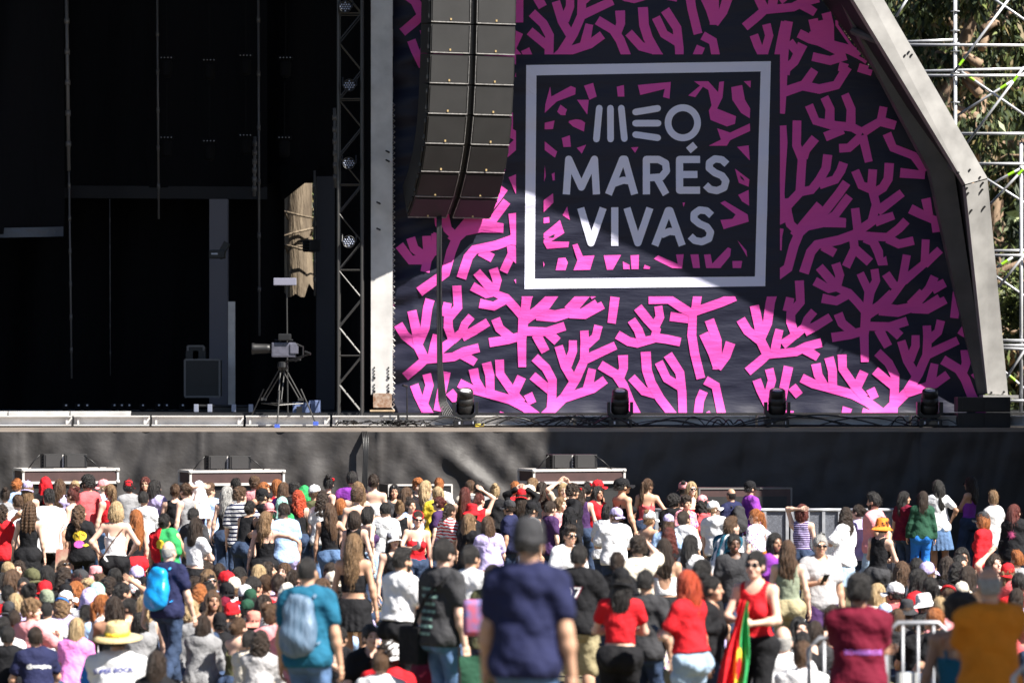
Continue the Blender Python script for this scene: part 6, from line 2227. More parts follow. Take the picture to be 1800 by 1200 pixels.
361 1054 159 sit 20 -|m b short bk|tee:lilac|jeans:djean|capb:black|seated person in a black cap behind the grey hooded top
458 1107 186 sit 15 -|f b curly db|long:lgrey|jeans:djean|-|seated woman with dark curls in a pale grey shirt at the bottom edge
440 1106 178 sit 40 -|m b short bk|long:cream|jeans:djean|-|seated person with black hair just behind the pale grey shirt
582 1002 151 sit 0 -|m b short db|tee:dgrey|jeans:djean|capb:cream|seated person in a cream cap left of the black tube top
570 1014 153 sit 5 -|f a longer br|tee:black|jeans:djean|-|seated woman with long brown hair right of the teal shirt
594 1031 156 sit 0 -|f b bun bk|tee:black|jeans:djean|-|seated person with a black bun below the black pleated skirt
617 1082 170 knees 60 d|f a longer lb|long:lblue|jeans:djean|-|seated woman in a bright pale blue jacket right of the teal shirt
597 1100 178 sit 30 -|m b short bk|tee:black|jeans:djean|-|seated person in black between teal shirt and pale blue jacket
670 1141 205 sit 15 d|m a short br|tee:white|jeans:djean|-|seated man with short brown hair in white at the bottom edge
1585 985 150 sit 10 -|f a long br|tee:black|jeans:djean|-|seated woman with brown hair below the dark green top
1611 978 149 sit 0 -|m b short bk|tee:dgrey|jeans:djean|-|seated person with short black hair left of the lilac seated cap
1630 985 150 sit 30 d|m a short br|tee:white|jeans:djean|cap:lilac|seated person in a lilac cap on the right
1612 998 152 sit -60 d|f a long bk|tee:red|jeans:djean|-|seated woman with black hair and red shirt, face turned down left
1664 976 149 sit 0 -|f b wavy db|tee:black|jeans:djean|-|seated woman with dark waves in the shade on the right
1682 988 150 sit 5 -|f b curly bk|tee:black|jeans:djean|-|seated woman with black curls in the right crowd
1690 960 146 sit 170 -|f c bob bk|tee:dgrey|jeans:djean|-|seated woman facing the camera, deepest in the right shade
1688 974 148 sit 150 -|f b short bk|tee:rose|jeans:djean|-|seated person with face to the camera beside the black curls
1703 993 151 sit -20 -|f b long db|tee:black|jeans:djean|-|seated woman with dark hair right of the black curls
1572 1020 156 sit -10 -|m b short bk|tee:coral|jeans:djean|cap:white|seated man in a white cap and coral shirt right of the maroon shirt
1636 1012 154 sit -30 -|f a pony bk|tee:dgrey|jeans:djean|-|seated woman with a black ponytail beside the white bucket hat
1666 1025 156 sit 10 -|f b lowbun br|tee:rose|jeans:djean|headband:red|seated woman with a red headband on the right
1692 1020 155 sit 20 -|m b short bk|tee:black|jeans:djean|cap:cream|seated person in a cream cap right of the red headband
1627 1039 159 sit 25 -|f b short db|tee:dgrey|jeans:djean|bucket:white|seated person in a white bucket hat
1593 1051 160 sit 10 -|f b long br|tee:black|jeans:djean|bucket:dgrey|seated person in a dark grey bucket hat
1558 1058 160 sit 0 -|m b short db|tee:lblue|jeans:djean|cap:lblue|seated person in a pale blue cap beside the maroon shirt
1545 1024 155 sit 5 -|f a longer bl|tee:cream|jeans:djean|-|seated blonde woman right of the maroon shirt
1577 1068 164 sit 10 -|f a wavy br|tee:dgrey|jeans:djean|-|seated woman with brown waves behind the white jacket on the barrier
1617 1079 166 sit -10 -|m b short bk|tee:black|jeans:djean|shades|seated person with shades on black hair behind the sunlit barrier
1748 971 150 sithead 150 -|f a longer db|tank:dpurple|jeans:djean|-|seated woman with long dark hair, one hand at her face
1792 1005 152 sit 0 -|m b short bk|tee:red|jeans:djean|-|seated person in red at the right picture edge
1786 1032 156 sit 0 -|f b long db|tee:lilac|jeans:djean|-|seated woman with dark hair at the right edge above the mustard shirt
1376 1098 206 sit 5 -|m a thin gr|loose:white|jeans:djean|-|seated bald man in a white shirt left of the barrier
1432 1090 180 sit 20 -|f b wavy db|tee:dgrey|jeans:djean|-|seated person with dark hair left of the maroon shirt
1411 1108 186 sit 0 -|m b short bk|tee:black|jeans:djean|-|seated person in black right of the bald man
1147 1100 180 sit -20 -|f a wavy br|tee:cream:floral|jeans:djean|-|seated woman with brown hair in a flowered top below the dark grey shirt
1150 1131 190 sit 10 -|m b short db|tee:khaki|jeans:djean|capb:black|seated person in a black cap and khaki below the flowered top
1301 990 152 sit 100 -|f c curls bk|tee:black|jeans:djean|-|seated child with black curls left of the red tank top
1353 966 148 sit 40 -|f b bob db|tee:white|jeans:djean|bucket:orange|seated person in an orange bucket hat behind the sage tank top
1291 936 130 stand 170 -|m d short bk|tee:dgrey|jeans:djean|-|dark skinned man facing the camera behind the teal jumper
1363 935 128 stand 150 -|f c bob bk|tee:purple|jeans:djean|-|woman facing the camera below the raised bare arm
'''

HEROES = [(48, 'leftmost flight case'), (297, 'blue backpack'), (541, 'teal shirt'), (204, 'blonde in black shorts'), (468, 'hugging couple'), (622, 'black pleated skirt'), (930, 'man in the grey beanie'),
          (780, 'printed grey shirt'), (1092, 'red crop shirt'), (1208, 'red haired woman'), (1328, 'flag'), (1510, 'maroon shirt'), (1738, 'mustard shirt'), (1648, 'denim skirt in the shade'), (1283, 'teal jumper'), (1442, 'grey haired man'), (858, 'pale lilac shirt'), (1142, 'woman in the white cap'), (141, 'yellow back print'), (422, 'striped shirt'), (734, 'red headband')]

PEOPLE = []
for ln in CROWD.strip().splitlines():
    a, b, t, bo, ex, lab = ln.split('|')
    a = a.split(); b = b.split()
    PEOPLE.append(dict(x=float(a[0]), y=float(a[1]), s=float(a[2]), pose=a[3], face=float(a[4]), head=a[5], sex=b[0], skin=b[1], hair=b[2], hc=b[3], top=t, bot=bo, ex=[] if ex == '-' else ex.split(), label=lab))

# people of whom the photo shows little more than a head between the others
rf = random.Random(21)
CW = dict(black='black', dgrey='dark grey', white='white', red='red', lilac='lilac', grey='grey', navy='navy', coral='coral', lblue='pale blue', rose='pink', cream='cream', maroon='dark red', olive='olive', green='green')
HW = dict(bk='black', db='dark brown', br='brown', lb='light brown', bl='blond', gi='ginger', ar='auburn', gr='grey', rd='red')
SW = dict(short='short %s hair', long='long %s hair', wavy='%s waves', curly='%s curls', bun='a high %s bun', lowbun='a low %s bun', pony='a %s ponytail', bob='a %s bob', curls='short %s curls', longer='very long %s hair', top='swept up %s hair', updo='a %s updo', afro='bushy %s hair')
used_txt = set()
def fill(region, n, standing, sfn, dmin):
    k = 0; tries = 0
    x0, x1, y0, y1 = region
    while k < n and tries < n * 60:
        tries += 1
        x, y = rf.uniform(x0, x1), rf.uniform(y0, y1)
        s = sfn(y)
        if any(abs(x - p['x']) < dmin and abs(y - p['y']) < dmin * .75 and (('sit' in p['pose']) != standing or p['pose'] == 'knees') for p in PEOPLE): continue
        if any(math.hypot(x - p['x'], (y - p['y']) * 1.2) < dmin * .8 for p in PEOPLE): continue
        if any(abs(x - p['x']) < dmin * 1.3 and (0 < y - p['y'] < (34 if standing else 18)) for p in PEOPLE if not p.get('fill') and ('sit' in p['pose']) != standing): continue
        sex = rf.choice('ffm')
        hair = rf.choice(['long', 'wavy', 'curly', 'bun', 'lowbun', 'pony', 'bob', 'longer', 'updo'] if sex == 'f' else ['short', 'short', 'curls', 'top'])
        hc = rf.choice(['bk', 'bk', 'db', 'db', 'db', 'br', 'br', 'lb', 'bl', 'ar', 'gi'])
        col = rf.choice(['black', 'black', 'white', 'white', 'white', 'red', 'lilac', 'grey', 'navy', 'coral', 'lblue', 'rose', 'cream', 'maroon', 'olive'])
        ex = []
        r = rf.random()
        hat = ''
        if r < .28:
            c = rf.choice(['white', 'white', 'red', 'lilac', 'cream', 'rose', 'black']); kind = rf.choice(['cap', 'capb', 'cap', 'bucket'])
            ex.append(kind + ':' + c); hat = 'a %s %s' % (CW[c], 'bucket hat' if kind == 'bucket' else ('cap worn backwards' if kind == 'capb' else 'cap'))
        elif r < .36: ex.append('shades'); hat = 'shades on the hair'
        elif r < .44: ex.append('glasses')
        face = rf.choice([0, 5, -8, 18, -22, 45, -45, 70, -65, 160, 185])
        hx, hn = min(HEROES, key=lambda h: abs(h[0] - x) * 1.0 + rf.random() * 40)
        who = ('seated ' if not standing else '') + ('woman' if sex == 'f' else 'man')
        side = 'left of' if x < hx - 6 else ('right of' if x > hx + 6 else 'near')
        txt = '%s in %s with %s, %s the %s' % (who, CW[col], hat or SW[hair] % HW[hc], side, hn)
        if txt in used_txt or len(txt.split()) > 16: continue
        used_txt.add(txt)
        pose = rf.choice(['stand', 'stand', 'phone', 'hip']) if standing else rf.choice(['sit', 'sit', 'knees', 'sitphone'])
        PEOPLE.append(dict(x=x, y=y, s=s, pose=pose, face=face, head=rf.choice(['-', 'd', 'l', 'r']), sex=sex, skin=rf.choice('aaabbc'), hair=hair, hc=hc, top=rf.choice(['tee', 'tank', 'strap', 'backless'] if sex == 'f' else ['tee']) + ':' + col,
                           bot='jeans:djean', ex=ex, label=txt, fill=True))
        k += 1
sit_s = lambda y: (y - YH) / (3.0 - .86)
std_s = lambda y: (y - YH) / (3.0 - 1.64)
fill((2, 258, 982, 1052), 20, False, sit_s, 17)
fill((335, 520, 985, 1064), 18, False, sit_s, 17)
fill((545, 640, 985, 1130), 7, False, sit_s, 19)
fill((640, 900, 1000, 1130), 7, False, sit_s, 22)
fill((1040, 1340, 1000, 1120), 5, False, sit_s, 22)
fill((1555, 1800, 955, 1085), 12, False, sit_s, 18)
fill((1380, 1480, 1060, 1130), 3, False, sit_s, 20)
fill((0, 1260, 836, 851), 24, True, std_s, 12)

# keep bodies from standing inside one another: push apart along the line of sight
for p in PEOPLE:
    sit = 'sit' in p['pose'] or p['pose'] == 'knees'
    p['sit'] = sit
    lo, hi = (.74, .98) if sit else (1.50, 1.90)
    def hgt(s, p=p): return HC - (p['y'] - YH) / s - ground_z(FPX / s)
    h = hgt(p['s'])
    if h < lo or h > hi:
        tgt = min(max(h, lo), hi)
        best = min((abs(hgt(s_) - tgt) + .0004 * abs(s_ - p['s']), s_) for s_ in np.linspace(90, 360, 541))
        p['s'] = best[1]
    p['Y'] = FPX / p['s']
for it in range(14):
    for i, p in enumerate(PEOPLE):
        for q in PEOPLE[:i]:
            dY = p['Y'] - q['Y']
            if abs(dY) > .5: continue
            dX = (p['x'] - 900) / FPX * p['Y'] - (q['x'] - 900) / FPX * q['Y']
            d = math.hypot(dX, dY)
            need = .52 if (p['sit'] or q['sit']) else .38
            if d < need:
                mv = (math.sqrt(max(need * need - dX * dX, 0)) - abs(dY)) / 2 * .6
                sg = 1 if (dY > 0 or (dY == 0 and p['y'] < q['y'])) else -1
                p['Y'] += sg * mv; q['Y'] -= sg * mv
for p in PEOPLE:
    if p['x'] < 1160 or p['Y'] > 63.4 or not p['sit'] and p['y'] > 880: p['Y'] = min(p['Y'], 62.0 if p['x'] > 1150 and p['y'] > 870 else 63.4)

PACKS = {}
def backpack_mesh(r, hero):
    key = (r.sex, r.pose)
    if key in PACKS: return PACKS[key]
    T = r.T
    def f(p):
        q = (p - r.pel) @ T
        c = q - np.array([0, -.215, .26], np.float32)
        d = ell(q, (0, -.205, .24), (.165, .105, .26))
        bx = np.maximum(np.maximum(np.abs(c[:, 0]) - .15, np.abs(c[:, 1]) - .085), np.abs(c[:, 2]) - .245)
        d = smax(d, bx, .07)
        d = smin(d, ell(q, (0, -.25, .12), (.15, .07, .14)), .08)
        d = d + .005 * (1 - 2 * np.abs(np.sin(q[:, 0] * 16 + 2.2 * np.sin(q[:, 2] * 7)))) + .004 * np.sin(q[:, 2] * 37 + q[:, 0] * 18)
        for sg in (1, -1):
            s = np.minimum(cone(q, (.10 * sg, -.13, .46), (.115 * sg, .0, .535), .016, .016), cone(q, (.115 * sg, .0, .535), (.115 * sg, .125, .36), .016, .016))
            s = np.minimum(s, cone(q, (.115 * sg, .125, .36), (.15 * sg, .0, .14), .012, .010))
            s = np.minimum(s, cone(q, (.15 * sg, .0, .14), (.13 * sg, -.14, .08), .010, .010))
            d = np.minimum(d, s)
        return d
    o = r.t((0, -.1, .3))
    v, q = iso(f, o - V3(.32, .42, .46), o + V3(.32, .42, .46), .0115)
    PACKS[key] = np_mesh('backpack', v, q)
    return PACKS[key]

def text_mesh(txt, size, bold=.0):
    cu = bpy.data.curves.new('text', 'FONT')
    cu.body = txt; cu.size = size; cu.align_x = 'CENTER'; cu.offset = bold; cu.resolution_u = 3
    o = bpy.data.objects.new('text', cu)
    COL.objects.link(o)
    dg = bpy.context.evaluated_depsgraph_get()
    me = bpy.data.meshes.new_from_object(o.evaluated_get(dg))
    bpy.data.objects.remove(o, do_unlink=True)
    return me

def surf_back(r, typ, xs, zs, fine):
    """y of the cloth's back surface at torso coordinates"""
    me = cloth_mesh(r, typ, fine)
    n = len(me.vertices)
    co = np.empty(n * 3, np.float32); me.vertices.foreach_get('co', co)
    q = (co.reshape(-1, 3) - r.pel) @ r.T
    q = q[q[:, 1] < 0]
    out = []
    for x, z in zip(xs, zs):
        d = (q[:, 0] - x) ** 2 + (q[:, 2] - z) ** 2
        k = np.argsort(d)[:5]
        out.append(float(q[k, 1].mean()))
    return np.array(out)

def back_print(r, typ, me, cx, cz, fine, mats, name, parent, lift=.006, tilt=0.0, sub=True):
    """wrap a flat mesh (x right, y up) onto the back of the shirt"""
    bm = bmesh.new(); bm.from_mesh(me)
    bmesh.ops.triangulate(bm, faces=bm.faces)
    for _ in range(2 if sub else 0):
        lg = [e for e in bm.edges if e.calc_length() > .03]
        if lg: bmesh.ops.subdivide_edges(bm, edges=lg, cuts=1)
    bm.to_mesh(me); bm.free()
    n = len(me.vertices)
    co = np.empty(n * 3, np.float32); me.vertices.foreach_get('co', co); co = co.reshape(-1, 3)
    xs = cx + co[:, 0]; zs = cz + co[:, 1] + tilt * co[:, 0]        # seen from behind, right stays right
    ys = surf_back(r, typ, xs, zs, fine) - lift
    q = np.stack([xs, ys, zs], 1).astype(np.float32) @ r.T.T + r.pel
    me.vertices.foreach_set('co', q.ravel().astype(np.float32)); me.update()
    return link(name, me, parent, mats)

def blob(pts):
    m = MB(); m.add([(x, y, 0) for x, y in pts], [tuple(range(len(pts)))])
    return m.mesh('print', [])

M_TXTW = mat('print_ink_white', (.72, .72, .74), .7)
M_TXTG = mat('print_ink_green', (.20, .34, .30), .7)
M_TXTV = mat('print_ink_violet', (.42, .16, .62), .6)
M_TXTB = mat('print_ink_blue', (.05, .06, .30), .7)

_cape = {}
def cape_mesh(r):
    T = r.T
    def f(p):
        q = (p - r.pel) @ T
        d = torso_sdf(r, p, .03, .12)
        d = smin(d, ell(p, r.t((0, -.02, .30)), (.24, .15, .26), T), .08)
        d = d + .011 * np.sin(q[:, 0] * 34 + q[:, 2] * 11) + .006 * np.sin(q[:, 2] * 40 + q[:, 0] * 9)
        d = np.maximum(d, q[:, 1] - .10 - .0 * q[:, 2])
        d = np.maximum(d, -.02 - .18 * np.sin(q[:, 0] * 6) - q[:, 2])
        return smax(d, -ell(p, r.t((0, .04, .55)), (.085, .10, .085), T), .012)
    v, q = iso(f, r.pel - V3(.36, .3, .1), r.t((0, 0, .62)) + V3(.36, .3, 0), .014)
    c = ((v[q].mean(1)) - r.pel) @ T
    mi = (c[:, 0] > .0).astype(np.int32)
    mi[((c[:, 0] + .0) ** 2 + (c[:, 2] - .36) ** 2 < .0045)] = 2
    return np_mesh('flag_cape', v, q, True, mi)

def shawl_mesh(r):
    T = r.T
    def f(p):
        q = (p - r.pel) @ T
        d = smin(torso_sdf(r, p, .026, .08), cone(p, r.sh[0], r.sh[1], .095, .095), .06)
        d = d + .008 * np.sin(q[:, 0] * 60 + q[:, 2] * 8)
        d = np.maximum(d, q[:, 1] - .03)
        d = np.maximum(d, .12 + 1.2 * np.clip(.10 - np.abs(q[:, 0]), 0, 1) - q[:, 2])
        return smax(d, -ell(p, r.t((0, .05, .55)), (.08, .11, .085), T), .012)
    v, q = iso(f, r.pel - V3(.32, .3, .0), r.t((0, 0, .62)) + V3(.32, .3, 0), .013)
    return np_mesh('jumper', v, q)

WORLD = {}
def put(o, M):
    o.matrix_world = M

def add_child(name, me, parent, mats, M=None):
    o = bpy.data.objects.new(name, me)
    COL.objects.link(o)
    o.parent = parent
    if M is not None: o.matrix_basis = M
    while len(me.materials) < len(mats): me.materials.append(None)
    for i, m in enumerate(mats):
        o.material_slots[i].link = 'OBJECT'
        o.material_slots[i].material = m
    return o

SEEN = {}
for p in PEOPLE:
    vr = random.Random(p['label'])
    if p['head'] == '-' and p['s'] < 165 and abs(p['face']) < 60 and vr.random() < .42: p['head'] = vr.choice('lr')
    yaw = {'l': -48, 'r': 48}.get(p['head'], 0)
    pit = R_(26) if p['head'] == 'd' else (R_(-8) if p['pose'] == 'stand' and p['label'].endswith('raised to the right') else 0.0)
    fine = p['s'] > 165
    me, r, top = body_mesh(p['sex'], p['pose'], yaw, pit, 'rest', fine)
    Y = p['Y']
    sp = FPX / Y
    zg = ground_z(Y)
    zt = HC - (p['y'] - YH) / sp
    hat = [e.split(':')[0] for e in p['ex']]
    extra = .03 if any(h in ('cap', 'capb', 'beanie', 'bucket', 'scarf', 'drape', 'hood', 'straw') for h in hat) else .012
    sc_ = (zt - zg) / (top + extra)
    sc_ = min(max(sc_, .84), 1.10)
    wd = 1.0
    for e in p['ex']:
        if e.startswith('w1'): wd = float(e[1:])
    b = add_child('person', me, None, [skinmat(p['skin']), M_EYE, M_LIP, M_SHOE])
    zf = zt - (top + extra) * sc_
    b.location = ((p['x'] - 900) / FPX * Y, Y, zf)
    # the head is what was measured: shift so that it, not the feet, lands on the spot
    Rz = rotz(R_(-p['face']))
    off = Rz @ (r.ho * V3(1, 1, 0)) * sc_ * .8
    b.location.x -= float(off[0]); b.location.y -= float(off[1])
    tl = (R_(vr.uniform(-3.5, 3.5)), R_(vr.uniform(-4, 4))) if p['s'] < 165 else (0, R_(vr.uniform(-1.5, 1.5)))
    b.rotation_euler = (tl[0], tl[1], R_(-p['face']))
    b.scale = (sc_ * wd, sc_ * wd, sc_)
    _h = Vector((0, 0, float(r.ho[2]) * sc_)); _s = b.rotation_euler.to_matrix() @ _h - _h
    b.location.x -= _s.x; b.location.y -= _s.y
    tag(b, p['label'], 'person', 'people seated on the field' if p['sit'] else 'people standing in the crowd')
    p['obj'], p['rig'] = b, r
    H = r.hm()
    if p['hair'] not in ('bald',):
        add_child('hair', hair_mesh('buzz' if p['hair'] == 'buzz' else p['hair']), b, [hairmat(p['hc'])], H)
    tt = p['top'].split(':')
    kind = tt[2] if len(tt) > 2 else 'plain'
    nm = {'tee': 'shirt', 'tuck': 'shirt', 'loose': 'shirt', 'polo': 'shirt', 'long': 'shirt', 'hoodie': 'jacket', 'tank': 'tank_top', 'strap': 'strap_top', 'tube': 'tube_top', 'croptee': 'crop_top', 'backless': 'strap_top', 'dress': 'dress', 'crop': 'crop_top'}
    if tt[0] == 'cape':
        add_child('shirt', cloth_mesh(r, 'tank', fine), b, [fabric('black')])
        add_child('flag_cape', cape_mesh(r), b, [fabric('red'), fabric('green'), fabric('yellow')])
    else:
        add_child(nm[tt[0]], cloth_mesh(r, tt[0], fine), b, [fabric(tt[1], kind)])
    bt = p['bot'].split(':')
    add_child({'jeans': 'trousers', 'pants': 'trousers', 'wide': 'trousers', 'leggings': 'trousers', 'skirt': 'skirt', 'miniskirt': 'skirt', 'longskirt': 'skirt'}.get(bt[0], 'shorts'), cloth_mesh(r, bt[0], fine), b, [fabric(bt[1])])
    for e in p['ex']:
        q = e.split(':')
        if q[0] in ('cap', 'capb', 'bucket', 'beanie', 'scarf', 'drape', 'hood', 'bandana', 'headband'):
            n_, hm_ = hat_mesh(q[0])
            f_ = fabric(q[1], q[2] if len(q) > 2 else 'plain')
            add_child(n_, hm_, b, [f_, f_] if q[0] in ('cap', 'capb') else [f_], H)
        elif q[0] in ('glasses', 'shades'):
            n_, hm_ = hat_mesh(q[0]); add_child(n_, hm_, b, [M_LENS, M_FRAME], H)
        elif q[0] == 'flower':
            n_, hm_ = hat_mesh('flower'); add_child(n_, hm_, b, [fabric('red')], H)
        elif q[0] == 'straw':
            n_, hm_ = hat_mesh('straw'); add_child(n_, hm_, b, [mat('straw_weave', C['straw'], .8, bump=.6, bscale=60, noise=.2, nscale=40), fabric('yellow')], H)
        elif q[0] == 'beard':
            add_child('beard', hair_mesh('beard'), b, [hairmat(p['hc'])], H)
        elif q[0] == 'shawl':
            add_child('jumper', shawl_mesh(r), b, [fabric(q[1])])
    p['M'] = Matrix.Translation(b.location) @ b.rotation_euler.to_matrix().to_4x4() @ Matrix.Diagonal((sc_ * wd, sc_ * wd, sc_, 1))

def person(start):
    return next(p for p in PEOPLE if p['label'].startswith(start))

def held(name, me, p, mats, M, label, cat):
    o = add_child(name, me, None, mats)
    o.matrix_world = p['M'] @ M
    return tag(o, label, cat)

# backpacks
M_PACKB = mat('blue_nylon', (.006, .20, .58), .38, spec=.5, bump=.6, bscale=7, bdist=.03, color2=(.01, .32, .66), nscale=4)
M_PACKT = mat('grey_blue_nylon', (.16, .23, .33), .5, bump=.7, bscale=8, bdist=.03, color2=(.05, .10, .16), nscale=6, stretch=(4, 1, .7))
for st, mt, lab in (('balding man', M_PACKB, 'bright blue backpack on the balding man in navy'), ('man in a teal', M_PACKT, 'faded grey blue backpack on the man in the teal shirt'), ('bald man with a dark', fabric('dgrey'), 'dark backpack on the bald man beyond the barrier')):
    p = person(st); held('backpack', backpack_mesh(p['rig'], True), p, [mt], Matrix(), lab, 'backpack')

# writing and pictures on shirts
p = person('curly haired woman in a black'); r = p['rig']
add = lambda pts, cx, cz, mt, nm='back_print', lift=.006: back_print(r, p['top'].split(':')[0], blob(pts), cx, cz, p['s'] > 165, [mt], nm, p['obj'], lift)
circ = lambda rx, ry, n=16, a0=0: [(rx * math.cos(a0 + 6.283 * k / n), ry * math.sin(a0 + 6.283 * k / n)) for k in range(n)]
add(circ(.11, .085), .0, .30, mat('print_yellow', (.75, .50, .03), .7), lift=.005)
add([(-.05, .02), (-.03, .02), (.01, -.03), (-.01, -.03)], -.02, .32, fabric('black'), lift=.008)
add([(-.03, .03), (-.01, .03), (.06, .0), (.05, -.02)], .03, .31, fabric('black'), lift=.008)
add(circ(.085, .06, 12, .3), -.01, .175, mat('print_magenta', (.70, .10, .42), .7), lift=.007)
add([(-.02, .0), (.06, .02), (.09, -.01), (.04, -.03)], .05, .16, mat('print_gold', (.75, .50, .03), .7), lift=.009)
p = person('man in a grey shirt'); r = p['rig']
for k, w in enumerate((.10, .12, .11, .12, .09, .11, .10)):
    for j in range(4):
        x0 = -w + 2 * w * j / 4
        back_print(r, 'tee', blob([(x0, -.012), (x0 + w * .42, -.012), (x0 + w * .42, .012), (x0, .012)]), -.03, .37 - k * .062, True, [M_TXTG], 'back_writing', p['obj'], .005, 0, True)
p = person('man in a loose black'); r = p['rig']
back_print(r, 'loose', text_mesh('07', .17, .004), .0, .25, True, [fabric('maroon')], 'back_number', p['obj'], .006)
back_print(r, 'loose', text_mesh('07', .15, .001), .0, .257, True, [M_TXTW], 'back_number', p['obj'], .010)
p = person('person in a maroon'); r = p['rig']
back_print(r, 'tee', text_mesh('BOMBEIROS', .050, .0010), .04, .20, True, [M_TXTV], 'back_writing', p['obj'], .007)
p = person('seated boy in a navy'); r = p['rig']
back_print(r, 'tee', text_mesh('@estagiário', .062, .0015), .0, .30, True, [M_TXTW], 'back_writing', p['obj'], .006, -.06)
p = person('seated man in a straw'); r = p['rig']
back_print(r, 'polo', text_mesh('SUPER BOCK', .055, .0012), .0, .36, True, [M_TXTB], 'back_writing', p['obj'], .006, .10)
me_ = cloth_mesh(r, 'polo', True)
def sleeve(r, k):
    def f(q): return np.maximum(arm_sdf(r, q, k, .021, .56, .012), -arm_sdf(r, q, k, .001, 1.0))
    o = (r.sh[k] + r.el[k]) / 2
    v, q = iso(f, o - V3(.2, .2, .25), o + V3(.2, .2, .25), .012)
    return np_mesh('blue_sleeve', v, q)
add_child('blue_sleeve', sleeve(r, 1), p['obj'], [fabric('blue')])

# things held or carried
def box_mesh(s, bev=.004):
    m = MB(); m.box((0, 0, 0), s, 0, None, bev); return m.mesh('phone', [])
PH = box_mesh((.075, .010, .155))
def phone(st, label, k=0, rot=(60, 0, 0), dz=.03):
    p = person(st); g = p['rig'].grip[k]
    M = Matrix.Translation(Vector(g.tolist()) + Vector((0, .03, dz))) @ Matrix.Rotation(R_(rot[2]), 4, 'Z') @ Matrix.Rotation(R_(rot[1]), 4, 'Y') @ Matrix.Rotation(R_(rot[0]), 4, 'X')
    held('phone', PH, p, [M_LENS], M, label, 'phone')
phone('brown haired woman low', 'black phone held sideways by the woman filming at the bottom edge', 0, (0, 90, 0), .06)
phone('woman with long red hair', 'dark phone in the hands of the red haired woman', 0, (-50, 0, 0))
phone('person in a white sleeve', 'black phone held up behind the dark ponytail', 0, (0, 0, 0), .08)
phone('grey haired man in sunglasses', 'dark phone in the hand of the grey haired man', 0, (-40, 0, 20))
phone('woman with long dark curls', 'black phone held to the face by the woman in the loose white shirt', 1, (0, 10, 0), .06)
m = MB(); m.lathe([(.026, 0), (.034, .10), (.036, .115), (.034, .115)], (0, 0, -.05), 14); CUP = m.mesh('cup', [], True)
p = person('woman in a red strap'); held('cup', CUP, p, [M_LENSG], Matrix.Translation(Vector(p['rig'].grip[0].tolist()) + Vector((-.02, .02, .05))), 'clear plastic cup held by the woman with the red headband', 'cup')
m = MB(); m.prism([Vector((-.16, 0, 0)), Vector((.14, 0, .03)), Vector((.17, 0, .34)), Vector((-.12, 0, .36))], (0, .05, 0)); m.path([Vector((-.08, .02, .34)), Vector((-.05, .02, .62)), Vector((.02, .02, .74)), Vector((.09, .02, .62)), Vector((.11, .02, .34))], .012)
TOTE = m.mesh('tote', [])
p = person('curly haired woman in a black'); held('tote_bag', TOTE, p, [mat('canvas', (.50, .42, .30), .9, color2=(.42, .10, .09), nscale=7)], Matrix.Translation((-.27, -.05, .72)), 'beige canvas tote bag hanging left of the yellow back print', 'bag')
p = person('man in a grey shirt'); r = p['rig']
m = MB(); m.box((-.20, -.13, .84), (.26, .12, .32), 0, None, .03)
zz = [(.17, -.02, 1.46), (.10, -.155, 1.36), (0, -.185, 1.24), (-.10, -.175, 1.10), (-.17, -.16, .98)]
m.path(zz, .018, 6); SB = m.mesh('shoulder_bag', [])
held('shoulder_bag', SB, p, [fabric('black')], Matrix(), 'black shoulder bag slung across the printed grey shirt', 'bag')
p = person('blonde woman in a white strap'); m = MB()
m.path([(.14, -.03, 1.42), (.08, -.115, 1.34), (-.02, -.125, 1.20), (-.11, -.12, 1.06), (-.15, -.09, .99)], .009, 6); m.box((-.18, .02, .95), (.06, .16, .12), 0, None, .015)
held('crossbody_bag', m.mesh('crossbody_bag', []), p, [fabric('brown')], Matrix(), 'thin brown crossbody bag of the blonde woman in black shorts', 'bag')
p = person('woman with black curls and a pink cap'); r = p['rig']
held('backpack', backpack_mesh(r, False), p, [fabric('coral')], Matrix(), 'coral red backpack under the black curls and pink cap', 'backpack')
p = person('person with reddish hair'); r = p['rig']
m = MB(); rj = random.Random(8)
for k in range(34):
    a = 6.283 * k / 34; L = .10 * rj.uniform(.55, 1.0); c, s = math.cos(a), math.sin(a)
    m.add([(-.006 * s, .006 * c, 0), (.006 * s, -.006 * c, 0), (L * c, L * s, 0)], [(0, 1, 2)])
back_print(r, 'hoodie', m.mesh('star', []), -.06, .30, False, [mat('print_starburst', (.75, .12, .30), .7)], 'back_print', p['obj'], .008, 0, False)
m = MB()
for k in range(9):
    a = R_(20 + 140 * k / 8); c, s = math.cos(a), math.sin(a)
    m.add([(0, 0, 0), (.20 * c - .02 * s, .006 * (k % 2), .20 * s + .02 * c), (.20 * c + .02 * s, .006 * ((k + 1) % 2), .20 * s - .02 * c)], [(0, 1, 2)])
p = person('woman with long light brown hair looking'); held('hand_fan', m.mesh('hand_fan', []), p, [fabric('lilac')], Matrix.Translation(Vector(p['rig'].grip[0].tolist())), 'lilac folding fan in the hand of the woman looking down', 'fan')

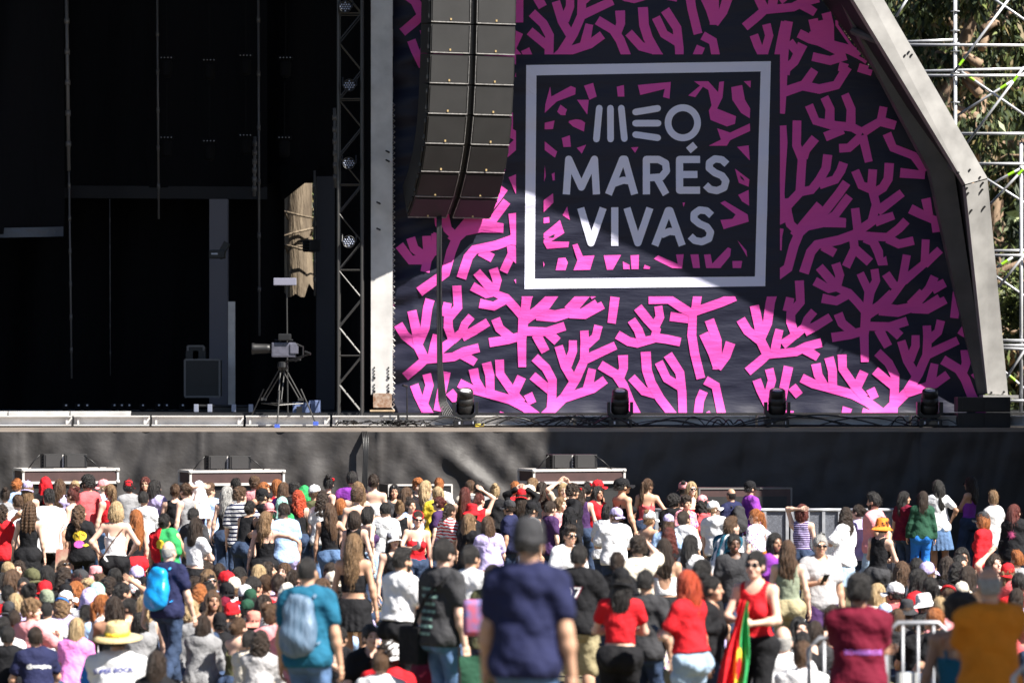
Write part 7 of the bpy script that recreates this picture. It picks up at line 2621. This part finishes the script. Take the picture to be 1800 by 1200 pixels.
# the flag that the woman in the red tank top lifts by one edge
p = person('woman in a red tank top'); Yf = p['Y'] - .32
m = MB()
def fl_pt(u, v):
    a = at(1301, 1052, Yf); b_ = at(1318, 1058, Yf)
    top_ = a.lerp(b_, u)
    bl, br = at(1256, 1215, Yf - .1), at(1312, 1222, Yf - .1)
    q = top_.lerp(bl.lerp(br, u), v)
    q.y += (.055 * math.sin(u * 17 + v * 2.6) + .02 * math.sin(u * 37 - v * 3 + 1)) * (.25 + .75 * v) - .05 * v
    q.x += .012 * math.sin(v * 7 + u * 4)
    return q
m.grid(fl_pt, 44, 40)
mi = []
for k in range(len(m.f)):
    u, v = (k % 44 + .5) / 44, (k // 44 + .5) / 40
    c = 0 if u < .60 else 1
    if ((u - .60) / .17) ** 2 + ((v - .72) / .22) ** 2 < 1: c = 2
    if ((u - .60) / .10) ** 2 + ((v - .72) / .13) ** 2 < 1: c = 0
    mi.append(c)
m.m = mi
fo_ = m.build('flag', [fabric('red'), fabric('green'), fabric('yellow')], None, True, False)
tag(fo_, 'red and green flag with a yellow crest held by the red tank top woman', 'flag')
# folding chair and bag right of the grey shirt
p = at(850, 1180, 32.0)
e = empty('folding_chair', (p.x, 32.0, 0), 'green folding chair half hidden left of the man in the navy shirt', 'chair')
m = MB(); m.grid(lambda u, v: (-.2 + .40 * u, .05 * math.sin(u * 3.1) + .02 * math.sin(u * 9 + v * 5), .38 + .44 * v), 10, 8); m.build('backrest', fabric('dgreen'), e, True)
m = MB(); m.box((0, .28, .40), (.40, .5, .03), 0, None, .01); m.build('seat', fabric('green'), e)
for sx in (-.2, .2):
    for yy_ in (0, .5):
        m = MB(); m.tube((sx, yy_, 0), (sx, yy_ * .9, .9 if yy_ == 0 else .42), .014); m.build('leg', M_BLACK, e)
p = at(850, 1085, 31.6)
m = MB(); m.box((0, 0, 0), (.34, .2, .30), 0, None, .05)
bg_ = m.build('colourful_bag', mat('bag_print', (.10, .16, .40), .6, color2=(.60, .08, .10), nscale=9, noise=.1), None, True); bg_.location = p
tag(bg_, 'colourful blue and red bag above the green folding chair', 'bag')
